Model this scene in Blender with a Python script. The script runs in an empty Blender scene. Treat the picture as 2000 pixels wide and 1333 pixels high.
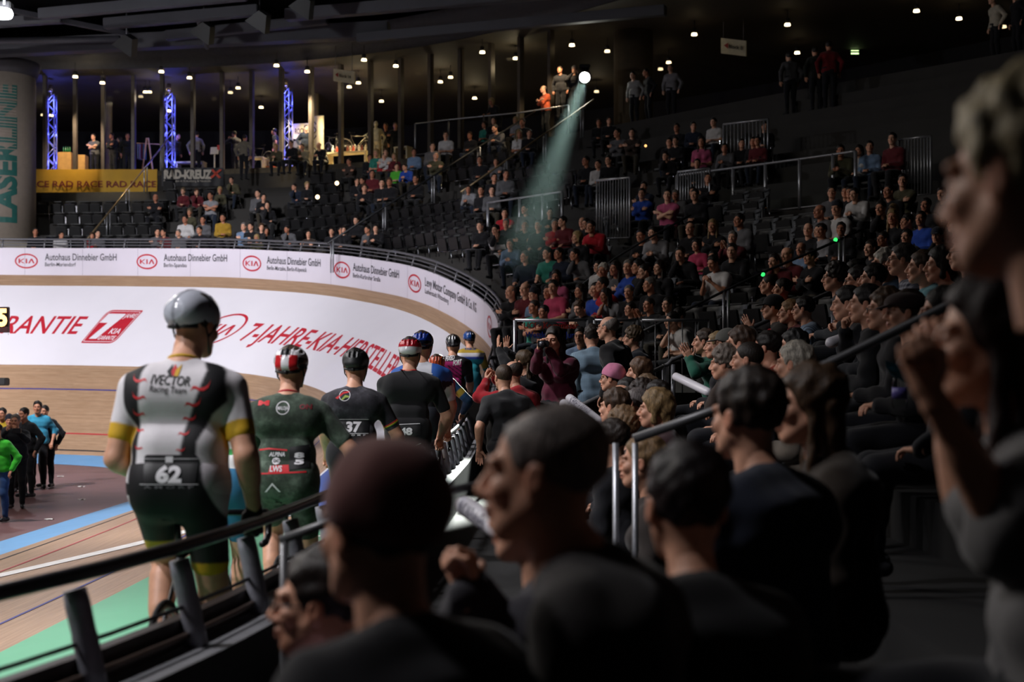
import bpy, bmesh, math, random
import numpy as np
from mathutils import Vector, Matrix
from mathutils.bvhtree import BVHTree
random.seed(7); rng=np.random.default_rng(7)
SC=bpy.context.scene; COL=SC.collection; R=math.radians; PI=math.pi
# ------------------------------------------------------------------ scene frame (metres; eye at z=CZ, looking along +Y)
F=2777.78; CZ=2.3; HY=746.0
def W(px,py,d): return Vector(((px-1000.0)*d/F, d, CZ+(HY-py)*d/F))
def proj(p): return (1000+F*p[0]/p[1], HY-F*(p[2]-CZ)/p[1])
S0=30.1; RO=17.6
_zs=np.array([-10,0,17,21,25,28,30.1,33.2,36.2,39.3,44,48.5,53,57.7,70,100])
_zv=np.array([-1.55,-1.55,-1.52,-1.3,-.85,-.3,.22,.88,1.54,2.25,2.95,3.35,3.52,3.6,3.6,3.6])
_fs=np.linspace(-10,100,1101); _fz=np.interp(_fs,_zs,_zv)
_fz=np.convolve(np.pad(_fz,15,'edge'),np.ones(31)/31,'valid')
def Zo(s): return CZ+float(np.interp(s,_fs,_fz))
_ex=np.array([-8,0,2,3,4,4.4,5.0,5.9,6.9,9,12.4,17,22.5,26,30.1,32]); _ev=np.array([-5.2,-2.7,-2.07,-1.75,-1.43,-1.32,-1.19,-1.07,-.99,-.87,-.76,-.66,-.57,-.46,-.30,-.25])
_eg=np.linspace(-8,32,801); _ez=np.interp(_eg,_ex,_ev); _ez=np.convolve(np.pad(_ez,10,'edge'),np.ones(21)/21,'valid')
def outer(s,w=0.0):
    if s<=S0: return (float(np.interp(s,_eg,_ez))+w, s)
    t=(s-S0)/RO
    return (-17.9+(RO+w)*math.cos(t), 30.1+(RO+w)*math.sin(t))
def inner(s,w=0.0):
    if s<=S0: return (-6.2-w, s*29/30.1)
    t=(s-S0)/RO
    return (-17.7+(11.5-w)*math.cos(t), 29+(13.2-w)*math.sin(t))
ZI=0.2
def track(s,v,off=0.0):
    a=outer(s); b=inner(s); zo=Zo(s)
    x=a[0]+(b[0]-a[0])*v; y=a[1]+(b[1]-a[1])*v; z=zo+(ZI-zo)*v
    if off:
        L=math.hypot(b[0]-a[0],b[1]-a[1]); sl=(zo-ZI)/L; n=Vector(((b[0]-a[0])/L*sl,(b[1]-a[1])/L*sl,1)).normalized()
        return Vector((x,y,z))+n*off
    return Vector((x,y,z))
# ------------------------------------------------------------------ materials
MATS={}
def sr(c):
    if isinstance(c,str):
        c=c.lstrip('#'); c=[int(c[i:i+2],16)/255 for i in (0,2,4)]
    return tuple((x/12.92 if x<=.04045 else ((x+.055)/1.055)**2.4) for x in c)
class NT:
    def __init__(s,name):
        s.m=bpy.data.materials.new(name); s.m.use_nodes=True; s.t=s.m.node_tree; s.n=s.t.nodes; s.l=s.t.links
        s.b=s.n['Principled BSDF']; s.tc=None
    def node(s,typ,**k):
        n=s.n.new(typ)
        for a,v in k.items(): setattr(n,a,v)
        return n
    def link(s,a,b): s.l.new(a,b)
    def obj(s):
        if not s.tc: s.tc=s.n.new('ShaderNodeTexCoord')
        return s.tc.outputs['Object']
    def noise(s,scale,vec=None,detail=3,rough=.6):
        n=s.node('ShaderNodeTexNoise'); n.inputs['Scale'].default_value=scale; n.inputs['Detail'].default_value=detail; n.inputs['Roughness'].default_value=rough
        s.link(vec or s.obj(),n.inputs['Vector']); return n.outputs['Fac']
    def ramp(s,fac,stops,interp='LINEAR'):
        r=s.node('ShaderNodeValToRGB'); r.color_ramp.interpolation=interp; e=r.color_ramp.elements
        while len(e)<len(stops): e.new(.5)
        for i,(p,c) in enumerate(stops): e[i].position=p; e[i].color=(*c,1)
        s.link(fac,r.inputs['Fac']); return r.outputs['Color']
    def bump(s,h,strength=.3,dist=.01):
        b=s.node('ShaderNodeBump'); b.inputs['Strength'].default_value=strength; b.inputs['Distance'].default_value=dist
        s.link(h,b.inputs['Height']); s.link(b.outputs['Normal'],s.b.inputs['Normal'])
    def mul(s,a,b,f=1.0,mode='MULTIPLY'):
        m=s.node('ShaderNodeMix',data_type='RGBA',blend_type=mode); m.inputs['Factor'].default_value=f
        s.link(a,m.inputs['A']); s.link(b,m.inputs['B']); return m.outputs['Result']
def pm(name,c,rough=.6,metal=0,var=.12,scale=6,bump=0,bscale=60,spec=.5,em=None,es=0):
    if name in MATS: return MATS[name]
    t=NT(name); c=sr(c)
    t.b.inputs['Roughness'].default_value=rough; t.b.inputs['Metallic'].default_value=metal
    t.b.inputs['Specular IOR Level'].default_value=spec
    col=t.ramp(t.noise(scale),[(.3,tuple(x*(1-var) for x in c)),(.7,tuple(min(1,x*(1+var)) for x in c))])
    t.link(col,t.b.inputs['Base Color'])
    if bump: t.bump(t.noise(bscale),bump,.004)
    if em: t.b.inputs['Emission Color'].default_value=(*sr(em),1); t.b.inputs['Emission Strength'].default_value=es
    MATS[name]=t.m; return t.m
def emis(name,c,strength):
    if name in MATS: return MATS[name]
    t=NT(name); t.b.inputs['Base Color'].default_value=(.02,.02,.02,1)
    t.b.inputs['Emission Color'].default_value=(*sr(c),1); t.b.inputs['Emission Strength'].default_value=strength
    MATS[name]=t.m; return t.m
def cloth(c,kind='plain'):
    nm='fabric_'+kind+'_'+(c if isinstance(c,str) else '%.2f%.2f%.2f'%tuple(c)).lstrip('#')
    if nm in MATS: return MATS[nm]
    t=NT(nm); cc=sr(c); t.b.inputs['Roughness'].default_value=.85; t.b.inputs['Specular IOR Level'].default_value=.25
    t.b.inputs['Sheen Weight'].default_value=.15
    if kind in('plaid','check'):
        sep=t.node('ShaderNodeSeparateXYZ'); t.link(t.obj(),sep.inputs[0])
        outs=[]
        for ax in ('X','Z'):
            m=t.node('ShaderNodeMath',operation='MULTIPLY'); t.link(sep.outputs[ax],m.inputs[0]); m.inputs[1].default_value=26 if kind=='plaid' else 60
            f=t.node('ShaderNodeMath',operation='FRACT'); t.link(m.outputs[0],f.inputs[0])
            g=t.node('ShaderNodeMath',operation='GREATER_THAN'); t.link(f.outputs[0],g.inputs[0]); g.inputs[1].default_value=.5 if kind=='plaid' else .8
            outs.append(g.outputs[0])
        a=t.node('ShaderNodeMath',operation='ADD'); t.link(outs[0],a.inputs[0]); t.link(outs[1],a.inputs[1])
        h=t.node('ShaderNodeMath',operation='MULTIPLY'); t.link(a.outputs[0],h.inputs[0]); h.inputs[1].default_value=.5
        lt=tuple(min(1,x*2.5+.25) for x in cc)
        if kind=='check': lt=tuple(x*.45 for x in cc)
        col=t.ramp(h.outputs[0],[(0,cc),(1,lt)])
    elif kind=='stripe':
        sep=t.node('ShaderNodeSeparateXYZ'); t.link(t.obj(),sep.inputs[0])
        m=t.node('ShaderNodeMath',operation='MULTIPLY'); t.link(sep.outputs['X'],m.inputs[0]); m.inputs[1].default_value=34
        f=t.node('ShaderNodeMath',operation='FRACT'); t.link(m.outputs[0],f.inputs[0])
        col=t.ramp(f.outputs[0],[(.35,cc),(.6,tuple(x*.35 for x in cc))])
    elif kind=='camo':
        col=t.ramp(t.noise(7,detail=5,rough=.65),[(.36,tuple(x*.45 for x in cc)),(.5,cc),(.62,tuple(x*1.9+.02 for x in cc))])
    else:
        col=t.ramp(t.noise(9,detail=4),[(.3,tuple(x*.82 for x in cc)),(.7,tuple(min(1,x*1.12) for x in cc))])
    t.link(col,t.b.inputs['Base Color']); t.bump(t.noise(260,detail=2),.25,.002)
    MATS[nm]=t.m; return t.m
def painted(name,attr='Col',rough=.6,bs=300,spec=.4):
    if name in MATS: return MATS[name]
    t=NT(name); a=t.node('ShaderNodeAttribute'); a.attribute_name=attr
    n=t.ramp(t.noise(12),[(.3,(.88,.88,.88)),(.7,(1,1,1))])
    t.link(t.mul(a.outputs['Color'],n),t.b.inputs['Base Color']); t.b.inputs['Roughness'].default_value=rough; t.b.inputs['Specular IOR Level'].default_value=spec
    t.bump(t.noise(bs,detail=2),.2,.002); MATS[name]=t.m; return t.m
def skinmat(i):
    nm='skin_tone_%d'%i
    if nm in MATS: return MATS[nm]
    base=['#d9a184','#c98d6f','#e0ac90','#b87c60'][i]
    t=NT(nm); c=sr(base); a=t.node('ShaderNodeAttribute'); a.attribute_name='Col'
    n=t.ramp(t.noise(14,detail=4),[(.3,tuple(x*.85 for x in c)),(.7,tuple(min(1,x*1.1) for x in c))])
    t.link(t.mul(n,a.outputs['Color']),t.b.inputs['Base Color']); t.b.inputs['Roughness'].default_value=.5
    t.b.inputs['Subsurface Weight'].default_value=0.0
    t.bump(t.noise(180),.15,.002); MATS[nm]=t.m; return t.m
def hairmat(c):
    nm='hair_'+c.lstrip('#')
    if nm in MATS: return MATS[nm]
    t=NT(nm); cc=sr(c); mp=t.node('ShaderNodeMapping'); mp.inputs['Scale'].default_value=(1,1,.25); t.link(t.obj(),mp.inputs['Vector'])
    f=t.noise(130,vec=mp.outputs[0],detail=3)
    t.link(t.ramp(f,[(.35,tuple(x*.45 for x in cc)),(.65,tuple(min(1,x*1.35) for x in cc))]),t.b.inputs['Base Color'])
    t.b.inputs['Roughness'].default_value=.5; t.b.inputs['Specular IOR Level'].default_value=.35; t.bump(f,.7,.006); MATS[nm]=t.m; return t.m
# ------------------------------------------------------------------ object helpers
def tag(o,label=None,cat=None,group=None,kind=None):
    if label: o['label']=label
    if cat: o['category']=cat
    if group: o['group']=group
    if kind: o['kind']=kind
    return o
def empty(name,loc=(0,0,0),rz=0,label=None,cat=None,group=None):
    o=bpy.data.objects.new(name,None); COL.objects.link(o); o.location=loc; o.rotation_euler=(0,0,rz); o.empty_display_size=.1
    return tag(o,label,cat,group)
def link_mesh(name,me,mat=None,parent=None,loc=None,smooth=False):
    o=bpy.data.objects.new(name,me); COL.objects.link(o)
    if mat is not None:
        for m in (mat if isinstance(mat,(list,tuple)) else [mat]): me.materials.append(m)
    if parent is not None: o.parent=parent
    if loc is not None: o.location=loc
    if smooth: me.shade_smooth()
    return o
def mesh_np(name,V,Fc,col=None,smooth=True):
    me=bpy.data.meshes.new(name); V=np.asarray(V,dtype=np.float32); 
    if isinstance(Fc,np.ndarray) and len(Fc):
        n=Fc.shape[1]; me.vertices.add(len(V)); me.vertices.foreach_set('co',V.ravel())
        me.loops.add(Fc.size); me.loops.foreach_set('vertex_index',Fc.ravel().astype(np.int32))
        me.polygons.add(len(Fc)); me.polygons.foreach_set('loop_start',np.arange(0,Fc.size,n,dtype=np.int32)); me.polygons.foreach_set('loop_total',np.full(len(Fc),n,dtype=np.int32))
        me.update(calc_edges=True)
    else: me.from_pydata([tuple(v) for v in V],[],[tuple(f) for f in Fc]); me.update()
    if col is not None:
        a=me.color_attributes.new('Col','FLOAT_COLOR','POINT'); c=np.ones((len(V),4),dtype=np.float32); c[:,:3]=col; a.data.foreach_set('color',c.ravel())
    if smooth: me.shade_smooth()
    return me
class MB:
    """collects simple shapes into one mesh"""
    def __init__(s): s.bm=bmesh.new(); s.mi=0
    def _mat(s,fs):
        for f in fs: f.material_index=s.mi
    def box(s,c,size,rot=None,bev=0):
        r=bmesh.ops.create_cube(s.bm,size=1); vs=r['verts']; M=Matrix.Diagonal((*size,1))
        Rm=(rot if rot is not None else Matrix.Identity(3)).to_4x4()
        bmesh.ops.transform(s.bm,matrix=Matrix.Translation(Vector(c))@Rm@M,verts=vs)
        fs=set(f for v in vs for f in v.link_faces); s._mat(fs)
        if bev:
            es=set(e for v in vs for e in v.link_edges); r=bmesh.ops.bevel(s.bm,geom=list(es),offset=bev,segments=2,affect='EDGES'); s._mat(r['faces'])
        return s
    def tube(s,pts,r,seg=10,closed=False):
        pts=[Vector(p) for p in pts]; n=len(pts); rings=[]; rr=r if isinstance(r,(list,tuple)) else [r]*n
        up=None
        for i,p in enumerate(pts):
            if closed: t=pts[(i+1)%n]-pts[i-1]
            else: t=(pts[min(i+1,n-1)]-pts[max(i-1,0)])
            t.normalize()
            if up is None or abs(up.dot(t))>.98: up=Vector((0,0,1)) if abs(t.z)<.9 else Vector((1,0,0))
            a=t.cross(up).normalized(); b=a.cross(t).normalized(); up=b
            rings.append([s.bm.verts.new(p+(a*math.cos(2*PI*j/seg)+b*math.sin(2*PI*j/seg))*rr[i]) for j in range(seg)])
        fs=[]
        for i in range(n if closed else n-1):
            A=rings[i]; B=rings[(i+1)%n]
            for j in range(seg): fs.append(s.bm.faces.new((A[j],A[(j+1)%seg],B[(j+1)%seg],B[j])))
        if not closed: fs.append(s.bm.faces.new(rings[0][::-1])); fs.append(s.bm.faces.new(rings[-1]))
        for f in fs: f.smooth=True
        s._mat(fs); return s
    def poly(s,pts,flip=False):
        vs=[s.bm.verts.new(p) for p in pts]; f=s.bm.faces.new(vs[::-1] if flip else vs); s._mat([f]); return s
    def prism(s,pts,vec):
        vec=Vector(vec); a=[s.bm.verts.new(Vector(p)) for p in pts]; b=[s.bm.verts.new(Vector(p)+vec) for p in pts]; n=len(a)
        fs=[s.bm.faces.new(a[::-1]),s.bm.faces.new(b)]+[s.bm.faces.new((a[i],a[(i+1)%n],b[(i+1)%n],b[i])) for i in range(n)]
        s._mat(fs); return s
    def lathe(s,prof,c=(0,0,0),seg=24,M=None):
        rings=[]
        M=M or Matrix.Identity(3)
        for (r,z) in prof: rings.append([s.bm.verts.new(M@Vector((r*math.cos(2*PI*j/seg),r*math.sin(2*PI*j/seg),z))+Vector(c)) for j in range(seg)])
        fs=[]
        for A,B in zip(rings,rings[1:]):
            for j in range(seg): fs.append(s.bm.faces.new((A[j],A[(j+1)%seg],B[(j+1)%seg],B[j])))
        fs.append(s.bm.faces.new(rings[0][::-1])); fs.append(s.bm.faces.new(rings[-1]))
        for f in fs: f.smooth=True
        s._mat(fs); return s
    def grid(s,P):
        """P[i][j] points"""
        vs=[[s.bm.verts.new(p) for p in row] for row in P]; fs=[]
        for i in range(len(vs)-1):
            for j in range(len(vs[0])-1): fs.append(s.bm.faces.new((vs[i][j],vs[i][j+1],vs[i+1][j+1],vs[i+1][j])))
        for f in fs: f.smooth=True
        s._mat(fs); return vs
    def mesh(s,name):
        bmesh.ops.recalc_face_normals(s.bm,faces=s.bm.faces); me=bpy.data.meshes.new(name); s.bm.to_mesh(me); s.bm.free(); return me
    def build(s,name,mat,parent=None,loc=None): return link_mesh(name,s.mesh(name),mat,parent,loc)
_tx={}
def text2d(txt,size=1,bold=0.0,shear=0.0,xs=1.0,maxedge=None,spacing=1.0):
    """2-D triangulated lettering: (verts, faces, width)"""
    cu=bpy.data.curves.new('t','FONT'); cu.body=txt; cu.size=size; cu.offset=bold; cu.shear=shear; cu.resolution_u=3; cu.space_character=spacing
    o=bpy.data.objects.new('t',cu); COL.objects.link(o); dg=bpy.context.evaluated_depsgraph_get()
    me=bpy.data.meshes.new_from_object(o.evaluated_get(dg)); bpy.data.objects.remove(o); bpy.data.curves.remove(cu)
    bm=bmesh.new(); bm.from_mesh(me); bpy.data.meshes.remove(me); bmesh.ops.triangulate(bm,faces=bm.faces)
    bmesh.ops.remove_doubles(bm,verts=bm.verts,dist=size*1e-4)
    if maxedge:
        for _ in range(4):
            es=[e for e in bm.edges if e.calc_length()>maxedge]
            if not es: break
            bmesh.ops.subdivide_edges(bm,edges=es,cuts=1); bmesh.ops.triangulate(bm,faces=[f for f in bm.faces if len(f.verts)>3])
    V=np.array([(v.co.x*xs,v.co.y) for v in bm.verts]) if len(bm.verts) else np.zeros((0,2)); bm.verts.index_update()
    Fc=[tuple(v.index for v in f.verts) for f in bm.faces]; bm.free()
    x0=V[:,0].min(); V[:,0]-=x0; return V,Fc,V[:,0].max()
def shape2d(polys,maxedge):
    """filled 2-D outline(s) with even triangles"""
    bm=bmesh.new()
    for pts in polys:
        vs=[bm.verts.new((p[0],p[1],0)) for p in pts]; bm.faces.new(vs)
    bmesh.ops.triangulate(bm,faces=bm.faces)
    for _ in range(6):
        es=[e for e in bm.edges if e.calc_length()>maxedge]
        if not es: break
        bmesh.ops.subdivide_edges(bm,edges=es,cuts=1); bmesh.ops.triangulate(bm,faces=[f for f in bm.faces if len(f.verts)>3])
    V=np.array([(v.co.x,v.co.y) for v in bm.verts]); bm.verts.index_update(); Fc=[tuple(v.index for v in f.verts) for f in bm.faces]; bm.free(); return V,Fc
def mapped(name,V,Fc,fn,mat,parent=None):
    me=mesh_np(name,[fn(x,y) for x,y in V],Fc,smooth=False); return link_mesh(name,me,mat,parent)
# ------------------------------------------------------------------ implicit bodies
class Fld:
    def __init__(s,lo,hi,h):
        s.lo=np.array(lo,float); s.h=h; s.n=np.maximum(np.ceil((np.array(hi)-s.lo)/h).astype(int)+1,4)
        s.F=np.full(s.n,1.0,dtype=np.float32)
    def _sub(s,lo,hi):
        i0=np.clip(np.floor((np.array(lo)-s.lo)/s.h).astype(int),0,s.n); i1=np.clip(np.ceil((np.array(hi)-s.lo)/s.h).astype(int)+1,0,s.n)
        if (i1<=i0).any(): return None
        ax=[s.lo[k]+s.h*np.arange(i0[k],i1[k]) for k in range(3)]
        return tuple(slice(a,b) for a,b in zip(i0,i1)),ax[0][:,None,None],ax[1][None,:,None],ax[2][None,None,:]
    def _comb(s,sl,d,k,op):
        A=s.F[sl]
        if op=='add':
            if k>0: h=np.clip(.5+.5*(A-d)/k,0,1); s.F[sl]=A*(1-h)+d*h-k*h*(1-h)
            else: s.F[sl]=np.minimum(A,d)
        else:
            d=-d
            if k>0: h=np.clip(.5-.5*(A-d)/k,0,1); s.F[sl]=A*(1-h)+d*h+k*h*(1-h)
            else: s.F[sl]=np.maximum(A,d)
    def cap(s,a,b,ra,rb=None,k=.02,op='add'):
        rb=ra if rb is None else rb; a=np.array(a,float); b=np.array(b,float); m=max(ra,rb)+k+2*s.h
        q=s._sub(np.minimum(a,b)-m,np.maximum(a,b)+m)
        if q is None: return
        sl,X,Y,Z=q; ab=b-a; L=max(ab@ab,1e-9)
        t=np.clip(((X-a[0])*ab[0]+(Y-a[1])*ab[1]+(Z-a[2])*ab[2])/L,0,1)
        d=np.sqrt((X-a[0]-t*ab[0])**2+(Y-a[1]-t*ab[1])**2+(Z-a[2]-t*ab[2])**2)-(ra+(rb-ra)*t)
        s._comb(sl,d,k,op)
    def ell(s,c,r,M=None,k=.02,op='add'):
        c=np.array(c,float); r=np.array(r,float); m=r.max()+k+2*s.h
        q=s._sub(c-m,c+m)
        if q is None: return
        sl,X,Y,Z=q; x=X-c[0]; y=Y-c[1]; z=Z-c[2]
        if M is not None:
            M=np.array(M); x,y,z=[M[0,i]*x+M[1,i]*y+M[2,i]*z for i in range(3)]
        k0=np.sqrt((x/r[0])**2+(y/r[1])**2+(z/r[2])**2); k1=np.sqrt((x/r[0]**2)**2+(y/r[1]**2)**2+(z/r[2]**2)**2)
        d=np.where(k1>1e-6,k0*(k0-1)/np.maximum(k1,1e-6),-r.min())
        s._comb(sl,d.astype(np.float32),k,op)
    def half(s,n,c):
        """keep n.p>c"""
        ax=[s.lo[k]+s.h*np.arange(s.n[k]) for k in range(3)]
        d=c-(n[0]*ax[0][:,None,None]+n[1]*ax[1][None,:,None]+n[2]*ax[2][None,None,:]); s.F=np.maximum(s.F,d)
    def noise(s,amp,f,seed=0):
        ax=[s.lo[k]+s.h*np.arange(s.n[k]) for k in range(3)]; X=ax[0][:,None,None]; Y=ax[1][None,:,None]; Z=ax[2][None,None,:]
        g=np.random.default_rng(seed); N=0
        for j in range(6):
            d=g.normal(size=3); d/=np.linalg.norm(d); d=d*f*g.uniform(.7,1.9); e=g.normal(size=3)*f*.25; ph=g.uniform(0,6)
            N=N+np.sin(d[0]*X+d[1]*Y+d[2]*Z+ph+1.3*np.sin(e[0]*X+e[1]*Y+e[2]*Z))*.62
        s.F=s.F+(amp*N).astype(np.float32)
    def nets(s):
        Fv=s.F; n=np.array(Fv.shape); Fv[0]=Fv[-1]=1; Fv[:,0]=Fv[:,-1]=1; Fv[:,:,0]=Fv[:,:,-1]=1
        neg=Fv<0; cn=tuple(n-1); acc=np.zeros(cn+(3,),dtype=np.float32); cnt=np.zeros(cn,dtype=np.float32)
        for ax in range(3):
            o=[a for a in range(3) if a!=ax]
            sa=[slice(None)]*3; sb=[slice(None)]*3; sa[ax]=slice(0,-1); sb[ax]=slice(1,None)
            A=Fv[tuple(sa)]; B=Fv[tuple(sb)]; cr=neg[tuple(sa)]!=neg[tuple(sb)]
            t=np.where(cr,A/np.where(A==B,1,A-B),0)
            for u in (0,1):
                for v in (0,1):
                    q=[slice(None)]*3; q[o[0]]=slice(u,u+n[o[0]]-1); q[o[1]]=slice(v,v+n[o[1]]-1); q=tuple(q)
                    c=cr[q]; cnt+=c; acc[...,ax]+=t[q]*c; acc[...,o[0]]+=u*c; acc[...,o[1]]+=v*c
        act=cnt>0; idx=np.full(cn,-1,dtype=np.int64); idx[act]=np.arange(act.sum())
        cells=np.argwhere(act); V=(cells+acc[act]/cnt[act][:,None])*s.h+s.lo
        Q=[]
        for ax in range(3):
            o=[(ax+1)%3,(ax+2)%3]
            sa=[slice(1,-1)]*3; sa[ax]=slice(0,-1); sb=[slice(1,-1)]*3; sb[ax]=slice(1,None)
            a=neg[tuple(sa)]; b=neg[tuple(sb)]
            for m,fl in ((a&~b,False),(~a&b,True)):
                p=np.argwhere(m)
                if not len(p): continue
                p[:,o[0]]+=1; p[:,o[1]]+=1
                def g(du,dv):
                    r=p.copy(); r[:,o[0]]-=du; r[:,o[1]]-=dv; return idx[r[:,0],r[:,1],r[:,2]]
                q=np.stack([g(1,1),g(0,1),g(0,0),g(1,0)],1)
                Q.append(q[:,::-1] if fl else q)
        Q=np.concatenate(Q) if Q else np.zeros((0,4),int); return V,Q
def join(parts):
    V=[];Q=[];C=[];o=0
    for v,q,c in parts:
        V.append(v); Q.append(q+o); C.append(c if c is not None else np.ones((len(v),3))); o+=len(v)
    return np.concatenate(V),np.concatenate(Q),np.concatenate(C)
# ---- heads (centre at origin, facing +Y)
def gauss(V,c,r): return np.exp(-(((V-np.array(c))/np.array(r))**2).sum(1))
def make_head(kind,h=.0042,age=0,smile=0):
    f=Fld((-.1,-.13,-.2),(.1,.14,.14),h); fem=kind=='f'
    f.ell((0,-.018,.035),(.075,.094,.085)); f.ell((0,.022,-.03),(.060 if not fem else .057,.066,.078),k=.03)
    f.ell((0,.058,-.088),(.028 if not fem else .022,.028,.022),k=.03)
    for sx in(-1,1):
        f.cap((sx*.05,-.0,-.045),(sx*.02,.06,-.092),.026 if not fem else .021,.02,k=.025)
        f.ell((sx*.038,.062,-.022),(.024,.022,.022),k=.02)
        f.cap((sx*.012,.087,.026),(sx*.048,.072,.028),.010 if not fem else .007,k=.015)
        f.ell((sx*.031,.098,.006),(.018,.016,.013),k=.012,op='sub')
        f.ell((sx*.031,.0745,.006),(.0145,.0145,.0125),k=.003)
        f.ell((sx*.078,-.008,-.004),(.009,.020,.031),k=.006); f.ell((sx*.088,-.002,.0),(.006,.010,.017),k=.006,op='sub')
        f.ell((sx*.012,.096,-.033),(.010,.012,.009),k=.008)
    f.cap((0,.085,.018),(0,.108,-.022),.008,.0125,k=.012); f.ell((0,.107,-.027),(.012,.012,.010),k=.008)
    f.ell((0,.086,-.06),(.026,.016,.018),k=.012)
    f.cap((-.02,.092,-.056),(.02,.092,-.056),.006,k=.006); f.cap((-.016,.092,-.067),(.016,.092,-.067),.007,k=.006)
    f.cap((-.028-.004*smile,.0905,-.0615+.004*smile),(.028+.004*smile,.0905,-.0615+.004*smile),.0032,k=.004,op='sub')
    f.cap((0,-.025,-.04),(0,-.045,-.2),.056 if not fem else .046,.058 if not fem else .05,k=.03)
    V,Q=f.nets(); C=np.ones((len(V),3))
    def mix(w,c): 
        nonlocal C; w=np.clip(w,0,1)[:,None]; C=C*(1-w)+np.array(c)*w
    mix(gauss(V,(0,.095,-.062),(.026,.02,.011))*1.2,(.78,.42,.40))
    for sx in(-1,1):
        mix(gauss(V,(sx*.045,.07,-.025),(.025,.03,.02))*.35,(1,.72,.68))
        mix(gauss(V,(sx*.031,.087,.006),(.016,.012,.009))*1.1,(.62,.5,.45))  # eye shading painted into the vertex colour, darkening the sockets
        mix(gauss(V,(sx*.031,.089,.006),(.0065,.012,.0065))*2.2,(.06,.04,.03))
        mix(gauss(V,(sx*.03,.085,.026),(.020,.02,.0045))*1.3,(.22,.15,.12))
        mix(gauss(V,(sx*.08,-.008,-.004),(.012,.03,.035))*.5,(1,.62,.55))
    mix(gauss(V,(0,.112,-.025),(.014,.014,.014))*.3,(1,.7,.65))
    mix(np.clip((gauss(V,(0,.088,-.0615),(.03,.03,.0028)))*1.6,0,1),(.25,.1,.1))
    return V,Q,C
HEADS={}
LOD={'h':.0042,'n':.0038,'r':.005}
def setlod(res):
    if res<=.0105: LOD.update(h=.0042,n=.0040,r=.005)
    elif res<.0155: LOD.update(h=.0058,n=.0055,r=.007)
    elif res<.0175: LOD.update(h=.0072,n=.0072,r=.0085)
    else: LOD.update(h=.0098,n=.0105,r=.0112)
def head(kind):
    k=(kind,LOD['h'])
    if k not in HEADS: HEADS[k]=make_head(kind[0],h=LOD['h'],smile=1 if kind.endswith('s') else 0)
    return HEADS[k]
def beardcol(V,C,amt=.8,c=(.25,.17,.12)):
    w=np.clip(gauss(V,(0,.05,-.09),(.06,.06,.035))*1.6+gauss(V,(0,.1,-.045),(.03,.02,.009)),0,1)*amt
    w=w*(1-np.clip(gauss(V,(0,.095,-.062),(.022,.02,.01))*1.5,0,1)); w=w[:,None]; return C*(1-w)+np.array(c)*w
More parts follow.
